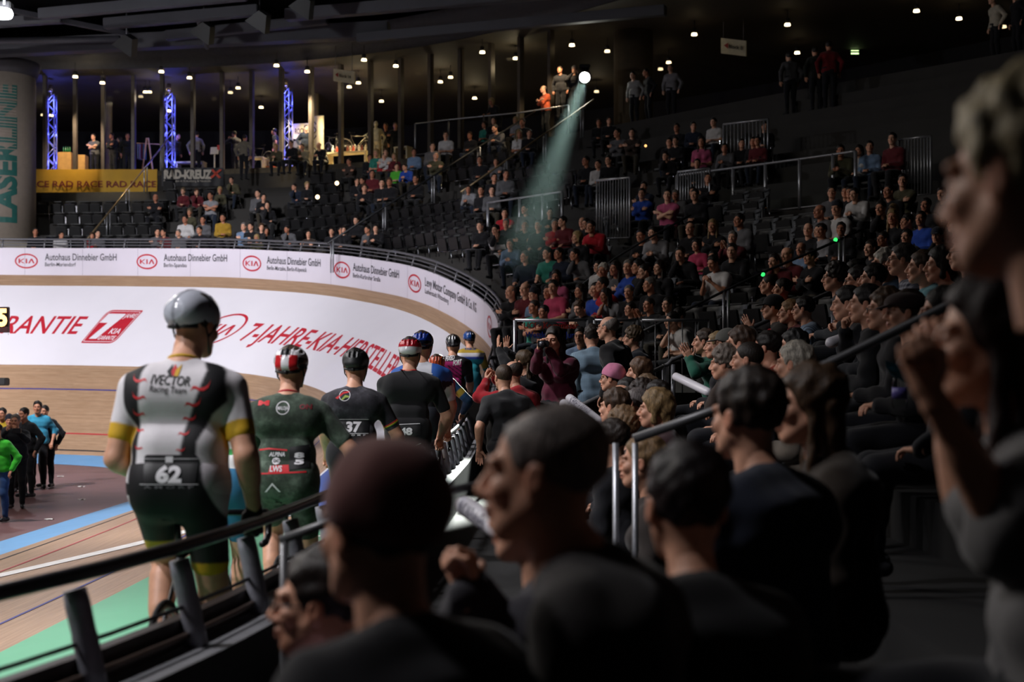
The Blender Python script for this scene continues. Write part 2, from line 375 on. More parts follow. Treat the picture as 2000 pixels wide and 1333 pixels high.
# ---- hair (same frame)
def make_hair(kind,h=.005,seed=1):
    lo,hi=(-.17,-.2,-.36),(.17,.17,.18); f=Fld(lo,hi,h); c=np.array((0,-.022,.040)); b=np.array((.076,.095,.085))
    def shell(t,up=.0): f.ell(c+np.array((0,-.2*t,.5*t+up)),b+t*np.array((.85,1.0,1.1))+.002,k=0)
    def face(dz=0,w=.100,ears=True,nape=-.030):
        f.ell((0,.108,-.008+dz),(w,.086,.088),k=.012,op='sub')
        if nape is not None:
            ax=[f.lo[k]+f.h*np.arange(f.n[k]) for k in range(3)]; d=nape-(-.36*ax[1][None,:,None]+.93*ax[2][None,None,:]); hh=np.clip(.5-.5*(f.F-d)/.02,0,1); f.F=(f.F*(1-hh)+d*hh+.02*hh*(1-hh)).astype(np.float32)
        if ears:
            for sx in(-1,1): f.ell((sx*.088,-.004,-.006),(.026,.020,.032),k=.006,op='sub')
    if kind=='short': shell(.008,.002); face(.006,.104); f.noise(.0022,105,seed)
    elif kind=='buzz': shell(.003); face()
    elif kind=='thin': shell(.005); f.noise(.0015,80,seed); face(.012,.105); f.ell((0,.04,.14),(.05,.07,.05),k=.01,op='sub')
    elif kind=='rim': shell(.004); f.noise(.0012,80,seed); face(.02,.105); f.half((0,-.55,-.83),-.045)
    elif kind=='messy': shell(.015,.004); face(.0,.098,nape=-.045); f.noise(.0034,80,seed)
    elif kind=='curly': shell(.020,.004); face(-.002,.094,ears=False,nape=-.055); f.noise(.0040,100,seed)
    elif kind=='bob':
        shell(.018); 
        for sx in(-1,1): f.cap((sx*.068,-.01,.03),(sx*.068,-.005,-.075),.024,.022,k=.02)
        f.cap((0,-.08,.02),(0,-.075,-.08),.058,.045,k=.03); f.noise(.0028,70,seed); face(.0,.100,ears=False,nape=None); f.ell((0,.075,-.09),(.085,.070,.08),k=.015,op='sub'); f.cap((0,-.02,-.06),(0,-.02,-.3),.042,k=.01,op='sub')
    elif kind in('long','longer'):
        e=-.22 if kind=='long' else -.3
        shell(.014)
        for sx in(-1,1):
            f.cap((sx*.070,-.01,.03),(sx*.082,-.005,e),.023,.018,k=.02); f.cap((sx*.045,-.07,.0),(sx*.06,-.075,e-.03),.043,.032,k=.02)
        f.noise(.0028,60,seed); face(.0,.104,ears=False,nape=None); f.ell((0,.080,-.09),(.088,.078,.10),k=.015,op='sub'); f.cap((0,-.02,-.05),(0,-.02,-.35),.042,k=.01,op='sub')
    elif kind=='tail':
        shell(.007); face(); f.cap((0,-.115,.02),(0,-.145,-.02),.016,.022,k=.015); f.cap((0,-.145,-.02),(0,-.135,-.17),.024,.010,k=.01); f.noise(.0016,90,seed)
    elif kind=='dread':
        shell(.010); face()
        for i in range(9):
            a=(i-4)*.016; f.cap((a*.6,-.10,-.01),(a*1.6,-.135,-.09-.01*(i%3)),.012,.011,k=.004); f.cap((a*1.6,-.135,-.09-.01*(i%3)),(a*2,-.14,-.24-.02*(i%3)),.011,.007,k=.004)
        f.noise(.002,90,seed)
    elif kind=='bun':
        shell(.007); face(); f.ell((0,-.115,.06),(.032,.028,.032),k=.01); f.noise(.0015,90,seed)
    V,Q=f.nets(); return V,Q,None
def make_hat(kind,h=.005):
    f=Fld((-.17,-.2,-.1),(.17,.24,.18),h); c=(0,-.02,.037); b=np.array((.076,.095,.085))
    if kind=='cap':
        f.ell((0,-.02,.045),b+.02,k=0); f.half((0,-.2,.98),.022); f.ell((0,.105,.038),(.07,.075,.008),M=Matrix.Rotation(R(-8),3,'X'),k=.006)
    elif kind=='beanie': f.ell((0,-.03,.05),b+np.array((.018,.018,.03)),k=0); f.half((0,-.5,.866),.0); f.noise(.003,60,3)
    elif kind=='flat':
        f.ell((0,-.01,.06),(.105,.125,.065),k=0); f.half((0,-.25,.97),.025); f.ell((0,.11,.04),(.07,.055,.009),M=Matrix.Rotation(R(-14),3,'X'),k=.01)
    elif kind=='duo':
        f.ell((0,-.025,.05),b+.021,k=0); f.half((0,-.3,.955),.02); f.noise(.002,50,2)
    V,Q=f.nets(); return V,Q,None
HAIR={}
def hair(kind):
    k=(kind,LOD['r'])
    if k not in HAIR: HAIR[k]=make_hat(kind[4:],h=LOD['r']) if kind.startswith('hat_') else make_hair(kind,h=LOD['r'],seed=sum(map(ord,kind)))
    return HAIR[k]
# ---- hands: wrist at origin, fingers +Y, palm -Z, thumb +X (left hand)
def make_hand(kind,h=.0038,glove=0.0):
    f=Fld((-.07,-.05,-.11),(.085,.22,.06),h); g=glove
    f.cap((0,-.04,0),(0,.01,0),.024+g,.023+g,k=.01)
    for i,x in enumerate((.026,.009,-.009,-.026)): f.cap((x*.5,.005,0),(x,.082-abs(i-1)*.004,0),.016+g,.0125+g,k=.014)
    L=((.040,.024,.020),(.044,.028,.021),(.041,.026,.020),(.032,.020,.018))
    bend={'relaxed':(18,28,20),'flat':(4,5,4),'fist':(72,88,60),'grip':(55,62,45),'hold':(38,45,30)}[kind]
    for i,x in enumerate((.027,.009,-.009,-.027)):
        p=np.array((x,.086-abs(i-1)*.004,0.)); a=0; sp=(1.5-i)*(.05 if kind!='flat' else .09)
        rr=[.0098,.0088,.0078,.0068]
        for j in range(3):
            a+=R(bend[j]+(i*3 if kind=='relaxed' else 0)); q=p+L[i][j]*np.array((math.sin(sp)*math.cos(a),math.cos(sp)*math.cos(a),-math.sin(a)))
            f.cap(p,q,rr[j]+g,rr[j+1]+g,k=.0035); p=q
    tb={'relaxed':((.034,.03,-.012),(.056,.055,-.022),(.064,.082,-.028)),'flat':((.036,.025,-.004),(.064,.048,-.006),(.078,.072,-.008)),
        'fist':((.034,.03,-.018),(.044,.06,-.038),(.022,.078,-.052)),'grip':((.034,.028,-.02),(.046,.052,-.046),(.034,.066,-.068)),'hold':((.034,.03,-.018),(.052,.055,-.038),(.046,.078,-.05))}[kind]
    f.cap((.012,.012,-.006),tb[0],.016+g,.014+g,k=.01); f.cap(tb[0],tb[1],.0135+g,.0105+g,k=.005); f.cap(tb[1],tb[2],.0105+g,.0085+g,k=.003)
    V,Q=f.nets(); C=np.ones((len(V),3)); w=np.clip((V[:,1]-.09)/.08,0,1)[:,None]*.25; C=C*(1-w)+np.array((1,.72,.66))*w; return V,Q,C
HANDS={}
def hand(kind,side,glove=0.0):
    k=(kind,glove,LOD['n'])
    if k not in HANDS: HANDS[k]=make_hand(kind,glove=glove,h=LOD['n'])
    V,Q,C=HANDS[k]
    if side>0: V=V*np.array((-1,1,1)); Q=Q[:,::-1]
    return V,Q,C
def ik(a,t,l1,l2,hint):
    a=Vector(a); t=Vector(t); d=t-a; L=min(max(d.length,abs(l1-l2)+.01),l1+l2-.004); u=d.normalized(); t=a+u*L
    c=(l1*l1+L*L-l2*l2)/(2*l1*L); hnt=Vector(hint); p=hnt-u*hnt.dot(u)
    if p.length<1e-4: p=u.orthogonal()
    p.normalize(); return a+u*(l1*c)+p*(l1*math.sqrt(max(0,1-c*c))),t
def rot(yaw=0,pitch=0,roll=0):
    """yaw + = to the left, pitch + = look up"""
    return Matrix.Rotation(R(yaw),3,'Z')@Matrix.Rotation(R(pitch),3,'X')@Matrix.Rotation(R(roll),3,'Y')
def skeleton(P):
    g=lambda k,d: P.get(k,d)
    J={}; pel=Vector(g('pelvis',(0,0,.95))); T=Matrix.Rotation(R(g('tyaw',0)),3,'Z')@Matrix.Rotation(-R(g('lean',4)),3,'X')@Matrix.Rotation(R(g('tilt',0)),3,'Y')
    bw=g('bw',1.0); J['T']=T; J['pel']=pel; curve=g('hunch',.02)
    lp=lambda x,y,z: pel+T@Vector((x,y,z))
    J['neck']=lp(0,.01+curve,.5); J['sh']=[lp(-.178*bw,curve*.6,.425-g('shz',0)),lp(.178*bw,curve*.6,.425-g('shz',0))]
    J['hip']=[pel+Vector((-.092,0,-.02)),pel+Vector((.092,0,-.02))]
    if g('tyaw',0): 
        Z=Matrix.Rotation(R(g('hyaw',g('tyaw',0)*.5)),3,'Z'); J['hip']=[pel+Z@Vector((-.092,0,-.02)),pel+Z@Vector((.092,0,-.02))]
    J['lp']=lp; H=rot(g('yaw',0),g('pitch',0),g('roll',0)); J['H']=H
    J['hc']=J['neck']+T@Vector((0,.012,.035))+H@Vector((0,.04,.135))
    J['el']=[];J['wr']=[]
    hl=g('handL',lp(-.24,.05,-.02)); hr=g('handR',lp(.24,.05,-.02))
    for i,(t,hn) in enumerate(((hl,g('elL',(-.6,-.6,-.6))),(hr,g('elR',(.6,-.6,-.6))))):
        e,w=ik(J['sh'][i],t,.285,.255,hn); J['el'].append(e); J['wr'].append(w)
    J['kn']=[];J['an']=[]
    for i,(t,hn) in enumerate(((g('footL',(-.1,.0,.085)),g('knL',(-.15,1,.1))),(g('footR',(.1,.0,.085)),g('knR',(.15,1,.1))))):
        e,w=ik(J['hip'][i],t,.43,.42,hn); J['kn'].append(e); J['an'].append(w)
    J['toe']=[J['an'][i]+Matrix.Rotation(R(g('toeyaw',(12,-12))[i]),3,'Z')@Vector((0,.16,g('toez',-.04))) for i in(0,1)]
    return J
def bodyprims(f,J,t=0.0,arms=(0,2),torso=True,legs=(0,0),bw=1.0,fat=0.0,k=.05,fem=False,ar=1.0,lr=1.0):
    lp=J['lp']
    if torso:
        cw=.098*bw
        f.cap(lp(-cw,.0,.36),lp(cw,.0,.36),.112*bw**.5+t,k=k); f.cap(lp(-cw*1.05,-.015,.40),lp(cw*1.05,-.015,.40),.078+t,k=k)
        f.cap(lp(-.062,.005,.16),lp(.062,.005,.16),.102+t+fat,k=k); f.cap(lp(-.075,0,.02),lp(.075,0,.02),.112+t+fat*.6,k=k)
        for s in(0,1): f.cap(J['neck']-(J['T']@Vector((0,.03,.025))),J['sh'][s],.050+t,.050+t,k=.045)
        if fem:
            for sx in(-1,1): f.ell(lp(sx*.075,.09,.32),(.062+t,.055+t,.06+t),k=.03)
    if arms[1]>0:
        for s in(0,1):
            a,e,w=J['sh'][s],J['el'][s],J['wr'][s]; 
            if arms[1]>1: 
                f.cap(a,e,.056*ar+t,.043*ar+t,k=.02); fr=arms[1]-1; f.cap(e,e.lerp(w,fr),.043*ar+t,(.043+(.027-.043)*fr)*ar+t,k=.015); f.cap(e.lerp(w,.15),e.lerp(w,min(.45,fr)),.044*ar+t,.038*ar+t,k=.02)
            else: f.cap(a,a.lerp(e,arms[1]),.056*ar+t,(.056-.013*arms[1])*ar+t,k=.02)
    if legs[1]>0:
        for s in(0,1):
            a,e,w=J['hip'][s],J['kn'][s],J['an'][s]
            if legs[1]>1:
                f.cap(a,e,.088*lr+t,.058*lr+t,k=.03); fr=legs[1]-1; f.cap(e,e.lerp(w,fr),.056*lr+t,(.056-.02*fr)*lr+t,k=.02)
                b=(e-w).normalized(); back=Vector((0,-.02,0)); 
                if fr>.4: f.cap(e.lerp(w,.2)+back,e.lerp(w,min(.5,fr))+back,.052*lr+t,.042*lr+t,k=.03)
            else: f.cap(a,a.lerp(e,legs[1]),.088*lr+t,(.088-.03*legs[1])*lr+t,k=.03)
def bounds(J,extra=.16):
    P=np.array([tuple(p) for p in [J['pel'],J['neck'],J['hc']]+J['sh']+J['el']+J['wr']+J['kn']+J['an']+J['toe']]); return P.min(0)-extra,P.max(0)+extra
def tr(mesh,M,o,s=1.0):
    V,Q,C=mesh; M=np.array(M); return (V*s)@M.T+np.array(o),Q,C
def handframe(J,i,P):
    d=(J['wr'][i]-J['el'][i]).normalized(); key='palm'+'LR'[i]; n=Vector(P.get(key,(0,0,-1)))
    if P.get('hdir'+'LR'[i]): d=Vector(P['hdir'+'LR'[i]]).normalized()
    z=-n; z=(z-d*z.dot(d)); z=z.normalized() if z.length>1e-4 else d.orthogonal().normalized(); x=d.cross(z); return Matrix((x,d,z)).transposed()
def person_meshes(P,h=.013,hx=None):
    """P: pose + clothing spec -> dict of numpy meshes"""
    setlod(h); J=skeleton(P); lo,hi=bounds(J); bw=P.get('bw',1.0); fat=P.get('fat',0); out={}; fem=P.get('sex','m')=='f'; sl=P.get('sleeve',2-.04); ar=P.get('ar',1.0)*(0.9 if fem else 1)
    if P.get('upper'): lo[2]=max(lo[2],J['pel'].z-.2)
    hb=h*1.2 if h>.0155 else h
    f=Fld(lo,hi,hb); bodyprims(f,J,0,arms=(0,2),legs=(0,2),bw=bw,fat=fat-.006,ar=ar,lr=P.get('lr',1.0),fem=fem)
    nk=J['hc']+J['H']@Vector((0,-.03,-.09)); f.cap(J['neck']-J['T']@Vector((0,.03,.02)),nk,.060 if not fem else .05,.052 if not fem else .045,k=.03)
    V,Q=f.nets(); parts=[(V,Q,None)]
    hv,hq,hc=head(P.get('face','f' if fem else 'm')); hc=hc if not P.get('beard') else beardcol(hv,hc,P['beard'],P.get('beardc',(.25,.17,.12)))
    hs=P.get('hs',1.0)
    parts.append(tr((hv,hq,hc),J['H'],J['hc'],hs))
    gl=P.get('glove',(None,None)); 
    for i in(0,1):
        hk=P.get('hands',('relaxed','relaxed'))[i]; M=handframe(J,i,P); hm=hand(hk,-1 if i==0 else 1); parts.append(tr(hm,M,J['wr'][i],.95 if not fem else .87))
        if gl[i]: out.setdefault('glove',[]).append(tr(hand(hk,-1 if i==0 else 1,.003),M,J['wr'][i],.98))
    out['body']=join(parts)
    if 'glove' in out: out['glove']=join(out['glove'])
    # top
    hx=hx or h; t=P.get('tt',.014); f=Fld(lo-.03,hi+.03,hx); bodyprims(f,J,t,arms=(0,sl),legs=(0,0),bw=bw,fat=fat,fem=fem,ar=ar)
    if P.get('collar'):
        a=J['neck']; f.cap(a-J['T']@Vector((.05,.035,.03)),a-J['T']@Vector((-.05,.035,.03)),.05,k=.03); f.cap(a+J['T']@Vector((-.05,.03,-.02)),a+J['T']@Vector((.05,.03,-.02)),.035,k=.03)
    if P.get('hem'): 
        for s in(0,1): f.cap(J['hip'][s],J['hip'][s].lerp(J['kn'][s],P['hem']),.1+t,.1+t,k=.04)
    if t>.01: f.noise(P.get('wr_amp',.0035),38,P.get('seed',3))
    V,Q=f.nets(); out['top']=(V,Q,None)
    # trousers
    if not P.get('upper'):
        lt=P.get('leg',1.95); f=Fld(lo-.03,hi+.03,hx)
        f.cap(J['lp'](-.07,0,.04),J['lp'](.07,0,.04),.116+.006+fat*.5,k=.04); f.cap(J['lp'](-.06,0,.0),J['lp'](.06,0,-.02),.12,k=.04)
        bodyprims(f,J,P.get('lt',.012),arms=(0,0),torso=False,legs=(0,lt),lr=P.get('lr',1.0))
        if P.get('lt',.012)>.008: f.noise(.003,34,5)
        def shoe(f,i):
            a=J['an'][i]; b=J['toe'][i]; f.cap(a+Vector((0,-.045,-.035)),b,.042,.036,k=.01); f.cap(a,a+Vector((0,0,-.03)),.045,.045,k=.02)
        if P.get('noshoes'): shoe(f,0); shoe(f,1)
        V,Q=f.nets(); out['trousers']=(V,Q,None)
        if not P.get('noshoes'):
            for i in(0,1):
                c=np.array(J['an'][i]); f=Fld(c-.24,c+.24,min(h,.011)); shoe(f,i); V,Q=f.nets(); out['shoe_'+'lr'[i]]=(V,Q,None)
    hk=P.get('hair','short'); pieces=hk if isinstance(hk,(list,tuple)) else [hk]; out['_J']=J
    for q in pieces:
        if q and q!='bald':
            m=tr(hair(q),J['H'],J['hc'],hs*P.get('hairs',1.0)); out['hat' if q.startswith('hat_') else 'hair']=m
    if P.get('glasses'):
        mb=MB()
        for sx in(-1,1):
            mb.tube([(sx*.031+.021*math.cos(a),.102-.006*abs(math.cos(a)),.003+.016*math.sin(a)) for a in [2*PI*k/16 for k in range(16)]],.0018,6,closed=True)
            mb.tube([(sx*.052,.098,.006),(sx*.073,.05,.008),(sx*.079,-.01,.006)],.0018,6)
        mb.tube([(-.011,.105,.006),(.011,.105,.006)],.0018,6); me=mb.mesh('g'); V=np.array([tuple(v.co) for v in me.vertices])@np.array(J['H']).T+np.array(J['hc']); 
        for v,c in zip(me.vertices,V): v.co=c
        out['glasses']=me
    return out
NAMES={'body':'body','top':'jacket','trousers':'trousers','shoe_l':'shoe','shoe_r':'shoe','hair':'hair','hat':'hat','glove':'gloves'}
def realize(pm_,prefix='person'):
    """numpy meshes -> shared mesh data"""
    out={}
    for k,v in pm_.items():
        if k=='_J': out[k]=v; continue
        if k=='glasses': out[k]=v; continue
        V,Q,C=v; out[k]=mesh_np(prefix+'_'+k,V,Q,C)
    return out
def place_person(meshes,mats,loc,rz,label,cat='person',group=None,s=1.0,topname='jacket',name='person',sx=1.0,hatname='cap'):
    root=empty(name,loc,rz,label,cat,group); root.scale=(s*sx,s*sx,s)
    for k,me in meshes.items():
        if k=='_J' : continue
        nm={'top':topname,'hat':hatname}.get(k,NAMES.get(k,k)); o=bpy.data.objects.new(nm,me); COL.objects.link(o); o.parent=root
        m=mats.get(k) or pm('shoe_dark' if k.startswith('shoe') else 'dark_plastic','#17171a',.4)
        if not me.materials: me.materials.append(m)
        o.material_slots[0].link='OBJECT'; o.material_slots[0].material=m
    return root
# ================================================================== VENUE
def wood(name,c1,c2):
    t=NT(name); uv=t.node('ShaderNodeUVMap'); mp=t.node('ShaderNodeMapping'); mp.inputs['Scale'].default_value=(.45,9,1); t.link(uv.outputs[0],mp.inputs['Vector'])
    f=t.noise(2.2,vec=mp.outputs[0],detail=6,rough=.7)
    mp2=t.node('ShaderNodeMapping'); mp2.inputs['Scale'].default_value=(.25,26,1); t.link(uv.outputs[0],mp2.inputs['Vector'])
    w=t.node('ShaderNodeTexWhiteNoise'); v=t.node('ShaderNodeVectorMath',operation='FLOOR'); t.link(mp2.outputs[0],v.inputs[0]); t.link(v.outputs[0],w.inputs['Vector'])
    base=t.ramp(f,[(.32,sr(c1)),(.68,sr(c2))]); pl=t.ramp(w.outputs['Value'],[(0,(.84,.84,.84)),(1,(1,1,1))])
    mp3=t.node('ShaderNodeMapping'); mp3.inputs['Scale'].default_value=(1.0,2.2,1); t.link(uv.outputs[0],mp3.inputs['Vector'])
    sc=t.ramp(t.noise(.9,vec=mp3.outputs[0],detail=5,rough=.75),[(.66,(1,1,1)),(.76,(1.25,1.28,1.3))])
    t.link(t.mul(t.mul(base,pl),sc),t.b.inputs['Base Color']); t.b.inputs['Roughness'].default_value=.42; t.b.inputs['Specular IOR Level'].default_value=.3; t.bump(f,.08,.003); return t.m
M_wood=wood('track_timber','#9f7e62','#bb9b7e')
def surf(name,s0,s1,v0,v1,mat,parent=None,off=0.0,ds=.4,nv=8,wd=8.0):
    n=max(2,int(abs(s1-s0)/ds)+1); mb=MB(); uvl=mb.bm.loops.layers.uv.new('UVMap')
    f0=v0 if callable(v0) else (lambda s:v0); f1=v1 if callable(v1) else (lambda s:v1)
    S=[s0+(s1-s0)*i/(n-1) for i in range(n)]; uvs={}
    P=[[track(s,f0(s)+(f1(s)-f0(s))*j/nv,off) for j in range(nv+1)] for s in S]
    vs=mb.grid(P)
    for i,s in enumerate(S):
        for j in range(nv+1): uvs[vs[i][j]]=(s,(f0(s)+(f1(s)-f0(s))*j/nv)*wd)
    for f in mb.bm.faces:
        for l in f.loops: l[uvl].uv=uvs[l.vert]
    me=mb.mesh(name); return link_mesh(name,me,mat,parent)
tr_o=surf('velodrome_track',-6,92,0,1,M_wood,ds=.35,nv=16); tag(tr_o,kind='structure')
white_vinyl=pm('white_vinyl','#e9e6ee',.35,var=.03,scale=.35,spec=.4)
red_print=pm('red_print','#c02033',.5,var=.06); 
def vline(s): return .578 if s<14 else (.578+(s-14)/30*.088 if s<44 else .666)
for nm,vf,w,c in (('stayers_line',vline,.0032,'#3a3a86'),('sprint_line',lambda s:.86 if s<20 else min(.895,.86+(s-20)*.0015),.0032,'#b5303a'),('datum_line',lambda s:.955 if s<20 else min(.978,.955+(s-20)*.001),.003,'#2c2a2c')):
    surf(nm,-4,90,(lambda s,vf=vf,w=w:vf(s)-w),(lambda s,vf=vf,w=w:vf(s)+w),pm(nm+'_paint',c,.5,var=.1),tr_o,.004,nv=1)
# apron and infield
mb=MB(); P=[]
S=[-6+i*.4 for i in range(246)]
for s in S:
    a=Vector((*inner(s),ZI)); b=Vector((*inner(s,1.15),.005)); P.append([a,a.lerp(b,.5),b])
mb.grid(P); apron=mb.build('track_apron',pm('blue_apron_paint','#6fa6d6',.55,var=.05,scale=2)); tag(apron,kind='structure')
mb=MB(); pts=[(*inner(s,1.1),0) for s in S]; pts+=[(-60,25,0),(-60,-6,0)]; mb.poly(pts)
t=NT('maroon_floor'); t.link(t.ramp(t.noise(1.2,detail=5),[(.3,sr('#6a4a4a')),(.7,sr('#7d5b5a'))]),t.b.inputs['Base Color']); t.b.inputs['Roughness'].default_value=.45; t.bump(t.noise(60),.05,.003)
fl=mb.build('floor',t.m); tag(fl,kind='structure')
mb=MB(); mb.poly([(*W(-260,1160,1)[:2],0)]*0 or [Vector((-7.6,17.9,.006)),Vector((-7.15,18.9,.006)),Vector((-8.3,18.9,.006)),Vector((-8.9,17.6,.006))]); mb.build('floor_marking',pm('white_floor_paint','#e8e6e4',.6),fl)
# scraps of paper
mb=MB()
for i,(px,py) in enumerate(((118,932),(159,952),(160,977),(96,1016))):
    d=CZ*F/(py-HY); p=W(px,py,d); m=MB(); m.grid([[p+Vector((x*.07+.012*math.sin(3*y),y*.05,.012+.012*math.sin(5*x+i+2*y))) for x in (-1,-.3,.4,1)] for y in (-1,0,1)])
    o=m.build('paper_scrap',pm('paper_white','#e4e0dc',.8)); tag(o,'small white paper scrap lying on the maroon infield, %s of four'%['topmost','second from the top','third from the top','nearest'][i],'litter',group='paper scraps on the infield')
# diagonal white line across the home straight
def strip(name,s0,v0,s1,v1,w,mat,parent):
    P=[]
    for i in range(31):
        f=i/30; s=s0+(s1-s0)*f; v=v0+(v1-v0)*f; a=track(s,v,.006); b=track(s+.01,v+.0015,.006); P.append([track(s-w,v,.006),track(s+w,v,.006)])
    m=MB(); m.grid(P); return m.build(name,mat,parent)
strip('cross_line',13.2,.99,19.0,.52,.36,pm('white_track_paint','#efece8',.5),tr_o)
# ---- adverts lying on the timber
bend=surf('track_banner',31.5,90,.067,.535,white_vinyl,off=.008,nv=14); tag(bend,'huge white vinyl banner with red lettering laid on the banked timber bend','banner')
green=surf('track_banner',-4,17.6,.015,lambda s:.445 if s<6 else .475,pm('green_vinyl','#5fae84',.45,var=.05,scale=1.5),off=.008,nv=8); tag(green,'green vinyl banner laid on the track beside the near railing','banner')
m=[]
for i in range(9):
    surf('lettering',11.6+i*.62,11.75+i*.62,.06+.01*(i%3),.30-.015*(i%4),pm('white_print','#e9efe9',.5),green,.012,nv=4)
wb=surf('track_banner',18.2,30.3,.02,.455,pm('white_vinyl_sheet','#dfe0e8',.4,var=.03),off=.008,nv=8); tag(wb,'white vinyl banner with blue shapes laid on the home straight','banner')
bl=pm('blue_print','#3f5a9e',.5,var=.05)
surf('blue_panel',18.6,24.6,.26,.445,bl,wb,.012,nv=4)
for i in range(11): surf('blue_stripe',18.6+i*.55,18.85+i*.55,.04,.25,bl,wb,.012,nv=4)
# red lettering on the bend banner: (u metres along, w metres up) -> surface
def bank_map(sc,vc,us=1,shear=0.0):
    """text x runs with decreasing s; y up = towards the outer edge"""
    L=8.3
    def fn(x,y): return track(sc-(x+shear*y)*us,vc-y/L,.014)
    return fn
def bank_text(txt,sL,vb,width_s,height,shear=.5,bold=.01,name='lettering',mat=None,parent=bend,off=.014):
    V,Fc,w=text2d(txt,1,bold,0,1,maxedge=.25); h=V[:,1].max(); V=V.copy(); V[:,1]*=height/h*1.0; V[:,0]*=width_s/w
    return mapped(name,V,Fc,lambda x,y: track(sL-(x+(shear(sL-x) if callable(shear) else shear)*y),vb-y/8.3,off),mat or red_print,parent)
bank_text('GARANTIE',57.45,.356,4.3,.86,.16,bold=.012)
bank_text('7-JAHRE-KIA-HERSTELLER',45.7,.362,11.1,.86,lambda s: .12 if s>43 else (.12-(43-s)*.07 if s>39.7 else -.11-(39.7-s)*.30),bold=.012)
# badge: rounded slanted red plate with a white 7
def rr(x0,y0,x1,y1,r,corners=(1,1,1,1),n=5):
    pts=[]
    for k,(cx,cy,a0) in enumerate(((x1,y1,0),(x0,y1,90),(x0,y0,180),(x1,y0,270))):
        q=r if corners[k] else r*.25; ox=cx-q if k in(0,3) else cx+q; oy=cy-q if k in(0,1) else cy+q
        for i in range(n+1): a=R(a0+90*i/n); pts.append((ox+q*math.cos(a),oy+q*math.sin(a)))
    return pts
def badge(sL,vb,wd,ht,shear,parent):
    def mp(off): return lambda x,y: track(sL-(x*wd+shear*y*ht),vb-y*ht/8.3,off)
    V,Fc=shape2d([rr(0,0,1,1,.16,(0,1,0,1))],.08); b=mapped('badge_plate',V,Fc,mp(.013),red_print,parent)
    V,Fc=shape2d([rr(.03,.04,.97,.96,.13,(0,1,0,1))],.08); mapped('badge_outline',V,Fc,mp(.016),white_vinyl,b)
    V,Fc=shape2d([rr(.045,.055,.955,.945,.12,(0,1,0,1))],.08); mapped('badge_field',V,Fc,mp(.019),red_print,b)
    V,Fc=shape2d([[(.10,.88),(.60,.88),(.60,.80),(.36,.12),(.14,.12),(.30,.60),(.06,.60)]],.08); mapped('numeral',V,Fc,mp(.022),white_vinyl,b)
    for tx,x0,y0,w,h in (('JAHRE',.62,.76,.32,.13),('KIA',.58,.28,.32,.16),('GARANTIE',.40,.10,.5,.12)):
        V,Fc,ww=text2d(tx,1,.02,maxedge=.4); V=V.copy(); hh=V[:,1].max(); V[:,0]=x0+V[:,0]/ww*w; V[:,1]=y0+V[:,1]/hh*h; mapped('lettering',V,Fc,mp(.022),white_vinyl,b)
badge(52.75,.409,1.42,1.63,.22,bend)
def oval_logo(fn,rx,ry,th,parent,mat,name='logo',tx=True,shear=0):
    n=48; V=[];Fc=[]
    for i in range(n):
        a=2*PI*i/n
        for q in (1,1-th): V.append((rx*q*math.cos(a)+shear*ry*q*math.sin(a),ry*(1-(1-q)*rx/ry)*math.sin(a)))
    for i in range(n): a=2*i; b=2*((i+1)%n); Fc.append((a,b,b+1,a+1))
    o=mapped(name,np.array(V),Fc,fn,mat,parent)
    # three letters drawn as slanted strokes
    k=rx*.62; h=ry*.62; w=rx*.13
    def bar(x0,y0,x1,y1,ww=w): return [(x0-ww/2,y0),(x0+ww/2,y0),(x1+ww/2,y1),(x1-ww/2,y1)]
    polys=[bar(-k,-h/2*1,-k,h/2),bar(-k+w*.6,0,-k*.35,h/2),bar(-k+w*.6,0.0,-k*.35,-h/2),bar(0,-h/2,0,h/2),bar(k*.35,-h/2,k*.72,h/2),bar(k*.72,h/2,k*1.05,-h/2)]
    for p in polys:
        V,Fc=shape2d([p],rx*.3); V=V.copy(); V[:,0]+=shear*V[:,1]; mapped('logo_stroke',V,Fc,fn,mat,o)
    return o
oval_logo(lambda x,y: track(47.02-x,.309-y/8.3,.016),.92,.80,.09,bend,red_print,shear=.45)
# ---- hoarding round the bend
HH=.91
def hoard(s,h,off=0.0):
    x,y=outer(s,-off); return Vector((x,y,Zo(s)+h))
def inv_hoard(px,h):
    lo,hi=30.0,75.0; best=min((abs(proj(hoard(s,h))[0]-px),s) for s in np.arange(lo,hi,.05)); return best[1]
SS=[28.6+.35*i for i in range(180)]
mb=MB(); mb.grid([[hoard(s,-.25),hoard(s,HH)] for s in SS]); mb.grid([[hoard(s,HH),hoard(s,HH,-.05)] for s in SS]); mb.grid([[hoard(s,HH,-.05),hoard(s,-.25,-.05)] for s in SS])
hoarding=mb.build('advertising_hoarding',pm('hoarding_white','#dcd6e2',.4,var=.04,scale=.5,spec=.4)); tag(hoarding,'white advertising hoarding running along the top of the banked bend','hoarding')
grey_print=pm('grey_print','#4a4a52',.5)
jm=pm('panel_joint','#a59fae',.6)
for i in range(18):
    s=29.5+i*2.05; m=MB(); m.grid([[hoard(s,-.0,.006),hoard(s,HH,.006)],[hoard(s+.012,0,.006),hoard(s+.012,HH,.006)]]); m.build('panel_joint',jm,hoarding)
ads=[(53,88,228,'Autohaus Dinnebier GmbH','Berlin-Mariendorf',147),(288,320,443,'Autohaus Dinnebier GmbH','Berlin-Spandau',365),(493,521,626,'Autohaus Dinnebier GmbH','Berlin-Marzahn, Berlin-Köpenick',600),(668,690,779,'Autohaus Dinnebier GmbH','Berlin-Karlsruher Straße',743),(811,831,931,'Levy Motor Company GmbH & Co. KG','Lutherstadt Wittenberg',877),(957,976,999,'Autohaus Karlshorst GmbH','Berlin',984)]
